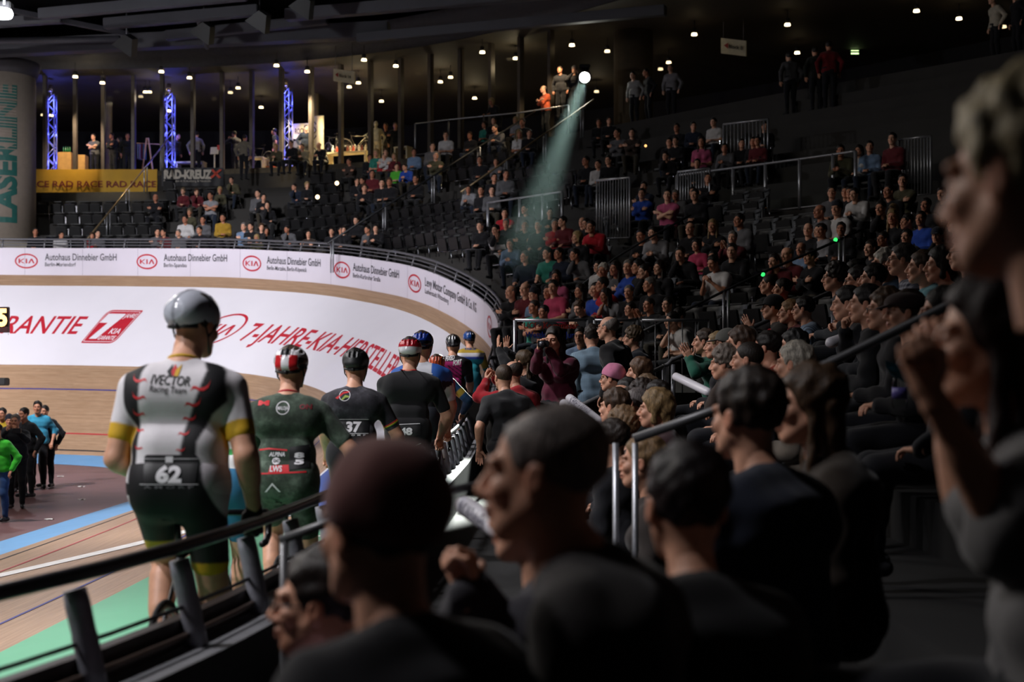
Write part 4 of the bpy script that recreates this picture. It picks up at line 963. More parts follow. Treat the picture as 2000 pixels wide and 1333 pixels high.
def rider(px,d,top,label,helmet,hcol,topcol,shortcol,h=.011,lean=9,yaw=0,pitch=-4,handR=None,handL=None,hands=('grip','grip'),bw=1.05,sleeve=.62,gloves=(None,None),skin=0,hair_='short',haircol='#3a2a1e',frame_c='#d8d8dc',tilt=0,tyaw=0,rz=0,P0=None,bike_label=None,rough=.2,legc=1.62,hipdrop=0,seat=True,topmat=None,shortmat=None,knee=0,tt=.005):
    X=(px-1000)*d/F; v=solve_v(X,d); g=track(d,max(v,.02)); zt=CZ+(HY-top)*d/F; hgt=zt-g.z
    P=dict(pelvis=(0,-.02,1.035-hipdrop),lean=lean,tyaw=tyaw,yaw=yaw,pitch=pitch,bw=bw,sleeve=sleeve,tt=tt,lt=.004,leg=.66,sex='m',hair=hair_,hands=hands,glove=gloves,tilt=tilt,ar=1.08,lr=1.02,
           footL=(-.105,.06,.385),footR=(.105,.03,.20),knL=(-.1,1,.2),knR=(.08,1,.1),handL=(-.21,.50,.96),handR=(.27,.12,.97),elL=(-.5,-.6,-.5),elR=(.7,-.5,-.2),palmL=(0,0,-1),palmR=(0,0,-1),hdirR=(-.1,.3,-.9),wr_amp=.0,shz=.022)
    if handR: P['handR']=handR
    if handL: P['handL']=handL
    if P0: P.update(P0)
    pmh=person_meshes(P,h,hx=h*.8); J=pmh['_J']; topz=(J['hc']+J['H']@Vector((0,-.02,.142)))
    s=hgt/topz.z; s=max(.9,min(1.12,s))
    root=empty('person',(X,d,g.z),rz,label,'person','riders holding the railing'); root.scale=(s,s,s)
    for k in('body','glove','hair','shoe_l','shoe_r'):
        if k not in pmh: continue
        V,Q,C=pmh[k]; me=mesh_np(k,V,Q,C); m={'body':skinmat(skin),'glove':pm('black_glove','#141416',.6,bump=.2),'hair':hairmat(haircol),'shoe_l':pm('shoe_dark','#1c1c20',.4),'shoe_r':pm('shoe_dark','#1c1c20',.4)}[k]; link_mesh({'glove':'glove','body':'body','hair':'hair','shoe_l':'shoe','shoe_r':'shoe'}[k],me,m,root)
    V,Q,_=pmh['top']; r=Rider(); r.J=J; r.s=s; r.root=root; r.px=px; r.top=top; r.d=d; r.tz=topz.z
    r.k=d/F/s
    to=lambda V: (px+V[:,0]/r.k, top+(topz.z-V[:,2])/r.k)
    tc=topcol(V,*to(V),J) if callable(topcol) else None
    me=mesh_np('jersey',V,Q,tc); r.jersey=link_mesh('jersey',me,painted('jersey_paint',rough=.7) if topmat is None else topmat,root)
    bm=bmesh.new(); bm.from_mesh(me)
    V2,Q2,_=pmh['trousers']; sc=shortcol(V2,*to(V2),J) if callable(shortcol) else None
    me2=mesh_np('shorts',V2,Q2,sc); r.shorts=link_mesh('shorts',me2,painted('jersey_paint',rough=.7) if shortmat is None else shortmat,root)
    r.bv=BVHTree.FromPolygons([tuple(v) for v in np.concatenate([V,V2])],[tuple(int(i) for i in q) for q in np.concatenate([Q,Q2+len(V)])])
    put_helmet(root,J,helmet,hcol,rough)
    gb=track(d,max(v,.02)); r.bike=bike((X,d+.09*s,gb.z-.025),rz,s,bike_label or label,frame_c)
    return r
def decal(r,V,Fc,mat,name='print',off=.0015,parent=None):
    """V in photo-frame columns/rows of the garment back; laid onto the cloth from behind"""
    pts=[]
    for a,b in V:
        x=(a-r.px)*r.k; z=r.tz-(b-r.top)*r.k; hit,n,_,_=r.bv.ray_cast(Vector((x,-1.5,z)),Vector((0,1,0)))
        pts.append(hit+n*off if hit is not None else Vector((x,pts[-1].y if pts else -.1,z)))
    me=mesh_np(name,pts,Fc,smooth=True); return link_mesh(name,me,mat,parent or r.jersey)
def dtext(r,txt,x0,y0,x1,y1,mat,bold=.02,shear=0,tilt=0,name='lettering',parent=None,off=.0025):
    V,Fc,w=text2d(txt,1,bold,shear,1,maxedge=.16); h=V[:,1].max(); U=V.copy(); U[:,0]=x0+V[:,0]/w*(x1-x0); U[:,1]=y1-(V[:,1]/h)*(y1-y0)+tilt*(U[:,0]-x0)
    return decal(r,U,Fc,mat,name,off,parent)
def dpoly(r,polys,mat,name='panel',off=.0015,me_=8,parent=None): V,Fc=shape2d(polys,me_); return decal(r,V,Fc,mat,name,off,parent)
def circ(cx,cy,rx,ry,n=24): return [(cx+rx*math.cos(2*PI*i/n),cy+ry*math.sin(2*PI*i/n)) for i in range(n)]
def ringd(r,cx,cy,rx,ry,t,mat,name='print'):
    V=[];Fc=[];n=28
    for i in range(n):
        a=2*PI*i/n; V+= [(cx+rx*math.cos(a),cy+ry*math.sin(a)),(cx+(rx-t)*math.cos(a),cy+(ry-t)*math.sin(a))]
    for i in range(n): a=2*i;b=2*((i+1)%n); Fc.append((a,b,b+1,a+1))
    return decal(r,np.array(V),Fc,mat,name)
wp=pm('print_white','#e9e6ea',.6); bp=pm('print_black','#131215',.6); rp=pm('print_red','#d3232c',.6); yp=pm('print_yellow','#dcae22',.6); kp=pm('number_plate_black','#1a1a1c',.5)
def lerpb(py,tab):
    return np.interp(py,[t[0] for t in tab],[t[1] for t in tab])
def soft(a,b,w=5.0): return np.clip((a-b)/w+.5,0,1)
def segd(V,a,b):
    a=np.array(a); b=np.array(b); ab=b-a; t=np.clip(((V-a)@ab)/(ab@ab),0,1); return np.linalg.norm(V-a-t[:,None]*ab,axis=1)
def armmask(V,J,thr=0.0):
    """1 on the sleeves: closer to an arm than to the trunk"""
    lp=J['lp']; dt=np.full(len(V),9.0)
    for x,z,r in ((.103,.36,.114),(.062,.16,.105),(.075,.02,.115)): dt=np.minimum(dt,segd(V,lp(-x,0,z),lp(x,0,z))-r)
    m=np.zeros(len(V))
    for i in (0,1):
        a=np.array(J['sh'][i]); e=np.array(J['el'][i]); t=((V-a)@(e-a))/((e-a)@(e-a)); da=segd(V,a,e)-.052
        m=np.maximum(m,np.clip((dt-da)/.012+.5,0,1)*(t>.02))
    return m
def armt(V,J):
    T=[]
    for i in (0,1):
        a=np.array(J['sh'][i]); e=np.array(J['el'][i]); ab=e-a; T.append(((V-a)@ab)/(ab@ab))
    return np.where(V[:,0]<0,T[0],T[1])
def blend(C,w,c): w=np.clip(w,0,1)[:,None]; return C*(1-w)+np.array(sr(c))*w
# rider 62
def j62(V,px,py,J):
    C=np.tile(sr('#e4dfe3'),(len(V),1)).astype(float)
    Lw=lerpb(py,[(687,325),(707,290),(729,283),(783,281),(837,281),(899,278),(960,276)]); Rw=lerpb(py,[(687,380),(702,395),(724,409),(761,398),(797,385),(832,372),(877,366),(930,366)])
    Lo=lerpb(py,[(687,300),(707,258),(729,243),(783,245),(832,253),(891,265),(960,262)]); Ro=lerpb(py,[(690,400),(710,428),(726,443),(783,450),(810,422),(861,397),(899,396),(930,396)])
    bk=np.maximum(soft(px,Lo)*soft(Lw,px),soft(px,Rw)*soft(Ro,px)); back=(V[:,1]<.03).astype(float)
    C=blend(C,bk*back,'#121115'); C=blend(C,(1-back)*soft(830,py)*.0,'#121115')
    am=armmask(V,J,.01); C=blend(C,am,'#e4dfe3'); t=armt(V,J); C=blend(C,am*soft(t,.53,.02),'#d9ab25')
    nk=np.array(J['neck']); dn=np.hypot(V[:,0]-nk[0],V[:,1]-nk[1]); C=blend(C,((dn<.105)&(V[:,2]>nk[2]+.028)).astype(float),'#d9ab25')
    C=blend(C,soft(py,926)*back*((px<400)).astype(float),'#111014')
    return C
def s62(V,px,py,J):
    C=np.tile(sr('#111014'),(len(V),1)).astype(float)
    ro=lerpb(py,[(880,402),(940,412),(985,432),(1030,452),(1100,470)]); C=blend(C,soft(px,ro)*soft(1050,py),'#cfc9cf')
    lo=lerpb(py,[(900,262),(1000,262),(1060,262)]); C=blend(C,soft(lo,px)*soft(1010,py),'#e4dfe3')
    kz=[ (J['hip'][i].lerp(J['kn'][i],.655)).z for i in(0,1)]; z=np.where(V[:,0]<0,kz[0],kz[1]); C=blend(C,soft(z,V[:,2],.006),'#d9ab25'); C=blend(C,soft(z+.12,V[:,2],.01)*soft(V[:,2],z+.0,.006),'#2a2529')
    return C
r1=rider(352,6.0,563,'rider in white and black skinsuit with number 62 and silver aero helmet','aero',lambda V:np.tile(sr('#c2c5d0'),(len(V),1))*(1-.45*np.exp(-(V[:,0]/.008)**2)*(V[:,1]<0))[:,None],j62,s62,h=.0085,lean=8,yaw=-24,pitch=-12,bw=1.06,gloves=(None,1),rough=.12,handR=(.27,.10,.96),handL=(-.17,.22,1.07),P0=dict(elL=(-.38,-.75,-.6),elR=(.30,-.8,-.4),fat=.02),frame_c='#1a1a1d',bike_label='black track bicycle under the rider with number 62',sleeve=.66)
fl=lambda pts: pts
dpoly(r1,[[(332,726),(341,712),(343,722),(347,735),(338,735)]],bp,'logo',me_=5); dpoly(r1,[[(341,726),(346,712),(351,720),(352,735),(344,735)]],rp,'logo',me_=5,off=.0022); dpoly(r1,[[(349,724),(359,712),(356,736),(348,736)]],yp,'logo',me_=5,off=.0028)
dtext(r1,'IVECTOR',304,732,380,750,bp,.012,.2,tilt=.06,off=.0025); dtext(r1,'Racing Team',303,753,374,765,bp,.005,.15,tilt=.06,off=.0025)
def wave(cx,cy,w,fl_=1):
    top=[(-.5,-.62),(-.42,-.25),(-.25,-.03),(0,.05),(.2,-.10),(.36,-.12),(.5,.35)]; bot=[(.38,.12),(.22,.10),(.05,.28),(-.2,.28),(-.42,.02)]
    return [(cx+fl_*x*w,cy+y*w*.62) for x,y in top+bot]
for i,(cx,cy) in enumerate(((282,742),(283,775),(281,807),(281,839),(284,873))): dpoly(r1,[wave(cx,cy,32-3.2*i)],rp,'flame_stripe',me_=5)
for i,(cx,cy) in enumerate(((400,757),(386,788),(378,816),(370,845),(366,876))): dpoly(r1,[wave(cx,cy,38-5*i,-1)],rp,'flame_stripe',me_=5)
pl=dpoly(r1,[[(297,890),(302,886),(395,886),(402,892),(398,940),(300,940)]],kp,'number_plate',off=.003,me_=4)
for y in (893,941): dpoly(r1,[[(293,y),(403,y),(403,y+1),(293,y+1)]],wp,'print_line',off=.0065,parent=pl)
dpoly(r1,[[(339,889),(353,889),(353,901),(339,901)]],wp,'print_box',off=.0065,parent=pl); dpoly(r1,[[(341,891),(351,891),(351,899),(341,899)]],kp,'print_box',off=.006,parent=pl)
dtext(r1,'62',323,907,372,937,wp,.05,parent=pl,off=.0075); dtext(r1,'A M O R P',300,944,395,949,pm('print_grey','#77757a',.6),.02,parent=r1.shorts)
def collar(r,c,rad=.059,h=.014):
    n=r.J['neck']; T=r.J['T']; g=lambda a,dz: n+T@Vector((rad*math.cos(a),-.014+.064*math.sin(a),dz+.012*math.sin(a)*-1))
    m=MB(); m.tube([g(2*PI*k/24,h) for k in range(24)],.0085,8,closed=True); m.tube([g(2*PI*k/24,h-.011) for k in range(24)],.0085,8,closed=True); m.build('collar',pm('collar_'+c[1:],c,.7),r.jersey)
collar(r1,'#d9ab25')
# rider 58, green camouflage
def hel2(V):
    C=np.tile(sr('#e6e4e8'),(len(V),1)).astype(float); C=blend(C,(np.abs(np.abs(V[:,0])-.045)<.022)*(V[:,2]<.07)*1.0,'#c2262c'); C=blend(C,(np.abs(V[:,0])>.07)*(V[:,2]<.06)*1.0,'#20221f'); C=blend(C,((V[:,2]>.07)&(np.abs(V[:,0])<.03))*1.0,'#2a2b2f'); return C
camo=cloth('#3d4a3e','camo')
r2=rider(560,8.0,672,'rider in green camouflage jersey and shorts holding the railing','vent',hel2,None,None,h=.010,lean=9,yaw=-8,bw=1.05,topmat=camo,shortmat=camo,handR=(.40,.15,.99),sleeve=.72,frame_c='#e6e6ea',bike_label='white track bicycle under the rider in green camouflage',haircol='#4a3a2c')
dpoly(r2,[[(505,878),(530,874),(566,877),(566,880),(530,877),(505,881)]],rp,'piping'); dpoly(r2,[[(507,922),(604,918),(604,921),(507,925)]],rp,'hem_piping')
dpoly(r2,[[(535,908),(570,906),(572,920),(532,921)]],rp,'red_patch'); dtext(r2,'LWS',535,908,558,919,wp,.03,off=.0035); dtext(r2,'ALPINA',531,882,562,890,wp,.04,.2); dpoly(r2,[circ(545,899,8,7,8)],wp,'badge'); dtext(r2,'DC',540,896,551,902,bp,.03,off=.0035)
ringd(r2,556,797,13,13,1.6,wp); dtext(r2,'MALOJA',546,794,567,801,wp,.01); dtext(r2,'M',507,783,529,792,rp,.05); dtext(r2,'ON',588,790,612,799,pm('print_dark_red','#6a1c22',.6),.05)
pl=dpoly(r2,[[(570,873),(606,868),(609,912),(572,916)]],kp,'number_plate',off=.003,me_=4); dtext(r2,'8',580,883,598,893,wp,.05,parent=pl,off=.0075); dtext(r2,'5',581,896,598,906,wp,.05,parent=pl,off=.0075)
dpoly(r2,[[(524,959),(540,940),(556,958),(552,958),(540,945),(529,958)]],wp,'triangle_logo',me_=6,parent=r2.shorts)
collar(r2,'#b8202c')
# rider 37
r3=rider(690,10.2,678,'rider in dark patterned jersey with number 37 and matt black helmet','wide',const('#121214'),None,None,h=.011,lean=9,yaw=-4,bw=1.0,topmat=cloth('#35333a','camo'),shortmat=cloth('#17161a'),handR=(.30,.25,.98),handL=(-.25,.45,.99),sleeve=.68,rough=.5,frame_c='#2a2a30',bike_label='dark track bicycle under the rider with number 37',haircol='#15110f')
ringd(r3,675,773,11,11,1.3,wp); dpoly(r3,[[(657,778),(672,766),(684,764),(684,767),(672,770),(662,780)]],rp,'logo'); dpoly(r3,[[(668,781),(676,772),(684,774),(684,777),(677,777),(672,782)]],pm('print_lime','#9ab04a',.6),'logo')
pl=dpoly(r3,[[(660,822),(722,818),(722,858),(662,860)]],kp,'number_plate',off=.003,me_=4); dtext(r3,'37',678,824,708,843,wp,.05,parent=pl,off=.0075)
for y in(818,846): dpoly(r3,[[(661,y),(721,y),(721,y+1),(661,y+1)]],wp,'print_line',off=.0065,parent=pl)
dtext(r3,'N  M  O  M  P',668,848,716,851,wp,.02,parent=pl,off=.0075)
def cuffband(r,i,ts,cols):
    a,e=r.J['sh'][i],r.J['el'][i]
    for t,c in zip(ts,cols):
        p=a.lerp(e,t); q=a.lerp(e,t+.028); rr=(.056-.013*t)*1.08+.0075; MB().tube([p,q],rr,18).build('cuff_band',pm('band_'+c[1:],c,.7),r.jersey)
cuffband(r3,1,(.60,.63,.655),('#b02028','#d8b428','#3c7a3c'))
# rider 48
def hel4(V):
    C=np.tile(sr('#b3202c'),(len(V),1)).astype(float); C=blend(C,(V[:,2]<.045)*1.0,'#dfdfe4'); C=blend(C,(V[:,2]>.11)*1.0,'#1d2a5c'); return C
r4=rider(798,12.3,656,'rider in plain black jersey with number 48 and red white helmet','vent',hel4,None,None,h=.012,lean=10,yaw=-3,bw=1.12,topmat=cloth('#1a191c'),shortmat=cloth('#141316'),handR=(.24,.28,.99),sleeve=.74,frame_c='#3050a0',bike_label='blue track bicycle under the rider with number 48',haircol='#3a302a')
pl=dpoly(r4,[[(770,828),(824,826),(824,850),(772,852)]],kp,'number_plate',off=.003,me_=4); dtext(r4,'48',783,835,808,848,wp,.05,parent=pl,off=.0075); dpoly(r4,[[(772,829),(822,827),(822,828),(772,830)]],wp,'print_line',off=.0065,parent=pl)
ringd(r4,789,867,4,4,.8,wp); dpoly(r4,[[(797,871),(812,869),(824,864),(824,865.5),(812,871),(797,873)]],wp,'piping')
dpoly(r4,[[(782,722),(816,722),(816,724),(782,724)]],rp,'collar_piping',me_=4)
# rider behind 48
def j5(V,px,py,J):
    C=np.tile(sr('#e2e2ea'),(len(V),1)).astype(float); am=armmask(V,J); C=blend(C,((V[:,2]>1.36)&(np.abs(V[:,0])>.10))*1.0,'#2f62b8'); C=blend(C,((V[:,2]<1.38)&(V[:,2]>1.0)&(V[:,1]<.05))*1.0,'#1a1b22'); C=blend(C,am*(armt(V,J)>.3),'#e2e2ea'); return C
r5=rider(822,13.8,641,'rider in white blue and black jersey half hidden behind number 48','vent',lambda V: blend(np.tile(sr('#15182a'),(len(V),1)).astype(float),(V[:,1]<-.07)*(V[:,2]>.04)*1.0,'#2340a0'),j5,lambda V,px,py,J: const('#20242e')(V),h=.013,lean=10,yaw=-6,bw=1.15,handR=(.22,.3,.96),sleeve=.7,frame_c='#d0d0d4',bike_label='pale track bicycle half hidden behind number 48')
dtext(r5,'NS',826,727,846,733,wp,.05,.2)
# crouched orange helmet
def j6(V,px,py,J):
    C=np.tile(sr('#b8222c'),(len(V),1)).astype(float); am=armmask(V,J); t=armt(V,J); C=blend(C,am,'#1f4f7e'); C=blend(C,am*(t>.42)*(t<.66),'#c9a83a'); C=blend(C,am*(t>.8),'#173a5c'); return C
r6=rider(850,18.0,690,'crouching rider with orange striped helmet and long blue sleeves','vent',lambda V: blend(np.tile(sr('#e0603c'),(len(V),1)).astype(float),(np.abs(np.sin(V[:,0]*95))<.35)*1.0,'#2a1a18'),j6,lambda V,px,py,J: const('#14141a')(V),h=.014,lean=38,pitch=0,bw=1.0,handR=(.30,.38,1.0),handL=(-.2,.56,.93),sleeve=1.9,frame_c='#b02020',bike_label='red track bicycle under the crouching rider',hipdrop=.0)
# pink jersey
def j7(V,px,py,J):
    C=np.tile(sr('#c2247c'),(len(V),1)).astype(float); st=np.abs(np.sin(V[:,2]*62+V[:,0]*48))<.42; C=blend(C,(st&(V[:,2]<1.42))*1.0,'#17141a'); C=blend(C,(V[:,2]>1.47)*1.0,'#17141a'); am=armmask(V,J); C=blend(C,am,'#1a171c'); C=blend(C,((armt(V,J)>.66)&(am>0))*1.0,'#c2247c'); C=blend(C,(V[:,0]>.115)*1.0,'#1a171c'); return C
r7=rider(884,20.5,650,'rider in pink and black striped jersey with grey vented helmet','vent',lambda V: blend(np.tile(sr('#3a3c40'),(len(V),1)).astype(float),(np.abs(V[:,0])<.012)*1.0,'#caccd0'),j7,lambda V,px,py,J: const('#131216')(V),h=.013,lean=10,bw=1.05,handR=(.20,.34,.97),sleeve=.76,frame_c='#202024',bike_label='black track bicycle under the rider in pink')
dtext(r7,'FIXED',870,695,888,704,wp,.04,.2,tilt=-.15); dtext(r7,'FORT',885,703,902,713,wp,.04,.2,tilt=-.15)
# yellow blue jersey
def j9(V,px,py,J):
    C=np.tile(sr('#1f8a96'),(len(V),1)).astype(float); z=V[:,2]; C=blend(C,soft(z,1.36,.01),'#2a49a8'); C=blend(C,soft(z,1.40,.01),'#e6e4ea'); C=blend(C,soft(z,1.46,.01),'#b8982c'); am=armmask(V,J); C=blend(C,am*(armt(V,J)<.75),'#a08a2e'); return C
r9=rider(917,23.5,645,'rider in yellow white and blue jersey farthest along the railing','vent',lambda V: blend(np.tile(sr('#1c4a90'),(len(V),1)).astype(float),(V[:,0]>0)*1.0,'#14161c'),j9,lambda V,px,py,J: const('#176a78')(V),h=.014,lean=12,yaw=15,bw=1.05,handR=(.22,.3,.97),sleeve=.8,frame_c='#d8d8dc',bike_label='pale track bicycle farthest along the railing')
dtext(r9,'KREUZ',908,680,930,684,pm('print_blue','#24408c',.6),.03)
r8=rider(903,22.2,676,'rider with plain dark blue helmet between the pink and yellow jerseys','wide',const('#161c2c'),None,None,h=.015,lean=30,pitch=20,topmat=cloth('#19202c'),shortmat=cloth('#121216'),frame_c='#444',bike_label='grey track bicycle between the pink and yellow riders') if False else None
def j10(V,px,py,J):
    C=np.tile(sr('#e4e6e4'),(len(V),1)).astype(float); z=V[:,2]; C=blend(C,(np.sin(z*40)>.3)*(z<1.3)*1.0,'#2f9a4c'); C=blend(C,soft(1.08,z,.01),'#2a7aa8'); C=blend(C,(V[:,0]>.12)*(z<1.12)*1.0,'#c02830'); return C
r10=rider(432,8.6,742,'rider in white green and blue jersey hidden beyond number 62','vent',const('#d8d8dc'),j10,lambda V,px,py,J: const('#2a6f96')(V),h=.013,lean=30,pitch=-5,bw=1.0,handR=(.28,.12,1.02),handL=(-.2,.52,.93),hands=('relaxed','grip'),frame_c='#b0b0b8',bike_label='grey track bicycle beyond the rider with number 62')
# ================================================================== SPECTATORS
PAL={'K':('#15151a','black'),'N':('#1c2436','navy'),'G':('#5c5c60','grey'),'g':('#8b8b90','light grey'),'R':('#b01c2a','red'),'r':('#5e1c24','dark red'),'B':('#2348a8','blue'),'b':('#6f87a6','pale blue'),
'W':('#c4c2c2','white'),'P':('#b8567c','pink'),'T':('#2f8070','teal'),'O':('#c05a34','orange'),'Y':('#a8842c','mustard'),'L':('#4fae35','lime green'),'V':('#4c4936','olive'),'p':('#b23a5c','raspberry'),'E':('#3a2f2a','brown')}
HRW={'s':('dark-haired','short','#1d1714'),'S':('grey-haired','short','#77716c'),'w':('white-haired','messy','#b9b2a8'),'b':('blond','bob','#a98f62'),'l':('long-haired','long','#231a15'),'L':('long blond-haired','long','#8d7550'),'m':('brown-haired','messy','#4c3626'),
'x':('bald','rim','#6a625c'),'c':('capped','hat_cap','#202430'),'k':('beanie-wearing','hat_beanie','#1a1c28'),'t':('ponytailed','tail','#2c211a'),'C':('curly-haired','curly','#6a5a44'),'d':('short-haired dark','bob','#15110f'),'z':('crop-haired','buzz','#2a221d')}
def seatpose(**k):
    P=dict(pelvis=(0,0,.55),lean=6,footL=(-.13,.42,.085),footR=(.13,.42,.085),knL=(-.15,.3,1),knR=(.15,.3,1),hunch=.03); P.update(k); return P
POSES={
'knees':seatpose(handL=(-.13,.36,.66),handR=(.13,.36,.66),hdirL=(0,1,-.15),hdirR=(0,1,-.15),lean=8),
'lap':seatpose(handL=(-.06,.26,.70),handR=(.06,.26,.70),hdirL=(.7,.7,0),hdirR=(-.7,.7,0),lean=2),
'fwd':seatpose(handL=(-.05,.52,.72),handR=(.05,.52,.72),hdirL=(.5,.8,-.1),hdirR=(-.5,.8,-.1),palmL=(1,0,-.3),palmR=(-1,0,-.3),lean=32,pitch=-4,elL=(-.5,-.2,-.9),elR=(.5,-.2,-.9)),
'chin':seatpose(handL=(-.12,.36,.66),handR=(.03,.32,1.03),hdirR=(-.3,.1,1),palmR=(-.3,-1,0),hands=('relaxed','fist'),lean=24,pitch=-5,elR=(.4,.1,-.9),hdirL=(0,1,0)),
'fold':seatpose(handL=(.10,.24,.86),handR=(-.10,.27,.84),hdirL=(1,.15,.1),hdirR=(-1,.15,.1),palmL=(0,-1,0),palmR=(0,-1,0),lean=0,elL=(-.8,0,-.7),elR=(.8,0,-.7)),
'clap':seatpose(handL=(-.055,.36,1.0),handR=(.055,.36,1.0),hands=('flat','flat'),palmL=(1,0,0),palmR=(-1,0,0),hdirL=(.15,.5,.9),hdirR=(-.15,.5,.9),lean=5),
'phone':seatpose(handL=(-.07,.34,.88),handR=(.07,.34,.88),hands=('hold','hold'),palmL=(.6,-.5,.3),palmR=(-.6,-.5,.3),hdirL=(.3,.6,.5),hdirR=(-.3,.6,.5),lean=8,pitch=-18),
'stand':dict(hands=('relaxed','relaxed'),handL=(-.27,.05,.93),handR=(.27,.05,.93)),
'sfold':dict(handL=(.11,.25,1.26),handR=(-.11,.28,1.23),hdirL=(1,.1,.1),hdirR=(-1,.1,.1),palmL=(0,-1,0),palmR=(0,-1,0),elL=(-.8,0,-.7),elR=(.8,0,-.7)),
'slean':dict(handL=(-.15,.55,1.08),handR=(.15,.55,1.08),lean=28,pitch=-6,hdirL=(.5,.8,-.1),hdirR=(-.5,.8,-.1)),
'sphoto':dict(handL=(-.09,.36,1.44),handR=(.09,.36,1.44),hands=('hold','hold'),palmL=(.8,-.5,0),palmR=(-.8,-.5,0),hdirL=(.25,.4,.85),hdirR=(-.25,.4,.85)),
}
PROTO={}
def proto(pose,sex,yaw,sleeve,res):
    k=(pose,sex,yaw,sleeve,res)
    if k not in PROTO:
        P=dict(POSES[pose]); P['sex']=sex; P['yaw']=yaw; P['sleeve']=sleeve; P['hair']=None; P['bw']=1.0 if sex=='m' else .9; P['fat']=.012 if sex=='m' else .0
        P['noshoes']=1 if res>.015 else 0
        if P.get('pelvis',(0,0,1))[2]<.7: P['collar']=1
        PROTO[k]=(realize(person_meshes(P,res)),{})
    return PROTO[k]
def hairmesh(entry,kind):
    m,hd=entry
    if kind not in hd:
        V,Q,_=tr(hair(kind),m['_J']['H'],m['_J']['hc']); hd[kind]=mesh_np(kind,V,Q)
    return hd[kind]
def spectator(loc,rz,top,hr,pose='lap',yaw=0,label='x',group=None,s=1.0,sleeve=1.96,res=.0215,kind='plain',trous='#15161c',cat='person',skin=None,haircol=None):
    setlod(res); sex='f' if hr in 'blLtCd' else 'm'; e=proto(pose,sex,yaw,sleeve,res); m=dict(e[0]); w,hk,hc=HRW[hr]; hc=haircol or hc; setlod(res); mats=dict(body=skinmat(skin if skin is not None else int(abs(loc[0]*7+loc[1]*3))%4),top=cloth(PAL[top][0] if top in PAL else top,kind),trousers=cloth(trous),shoes=pm('shoe_dark','#1c1c20',.4),hair=hairmat(hc),hat=cloth(hc))
    if hk.startswith('hat_'): m['hat']=hairmesh(e,hk); m['hair']=hairmesh(e,'short'); mats['hair']=hairmat('#241c18')
    else: m['hair']=hairmesh(e,hk)
    return place_person(m,mats,loc,rz,label,cat,group,s,topname='shirt' if sleeve<1.5 else 'jacket',hatname='cap' if hk=='hat_cap' else 'beanie')
ROWK=[k for k in range(-19,9)]
CAND=[]
for k in ROWK:
    for q in range((NR-1)*3):
        i=q/3
        if not valid(i,k): continue
        x,y=ring(i,k*DR+.42); 
        if y<8: continue
        CAND.append((k,i,x,y,CZ+zrow(k)))
CA=np.array(CAND); CPX=1000+F*CA[:,2]/CA[:,3]
def find_seat(px,py,hh=1.31):
    py0=HY-F*(CA[:,4]+hh-CZ)/CA[:,3]; e=np.abs(py0-py)+np.where(np.abs(CPX-px)<3,0,np.abs(CPX-px)*4); j=int(e.argmin()); return CA[j],float(py0[j])
def face_to(x,y,tx,ty): return math.atan2(ty-y,tx-x)-PI/2
ZN=[((0,430,640,500),'behind the bend guard rail'),((640,430,765,500),'near the hoarding beside the long handrail'),((290,325,660,430),'below the black gallery banner'),((660,265,850,375),'in front of the mannequin display'),((800,215,1062,345),'below the glazed gallery railing'),
((850,345,1000,395),'in the edge of the spotlight beam'),((900,395,1245,445),'just below the first walkway railing'),((900,445,1262,520),'on the corner stand right of the hoarding'),((980,520,1262,625),'above the corner glass screen'),((1140,215,1300,330),'high behind the spotlight beam'),((1300,215,1510,300),'around the high barred gate'),
((1240,300,1480,395),'around the small barred gate'),((1240,395,1480,520),'beyond the twin bright posts'),((1260,520,1420,625),'left of the dark stair handrail'),((1480,395,1665,520),'above the dark stair handrail'),((1600,340,1900,430),'beyond the right end of the walkway railing'),((1500,200,1900,340),'high on the dark right stand'),((1660,430,1900,520),'in the crowded rows at right')]
def zone(px,py):
    for (a,b,c,d),n in ZN:
        if a<=px<=c and b<=py<=d: return n
    return 'on the dark right stand'
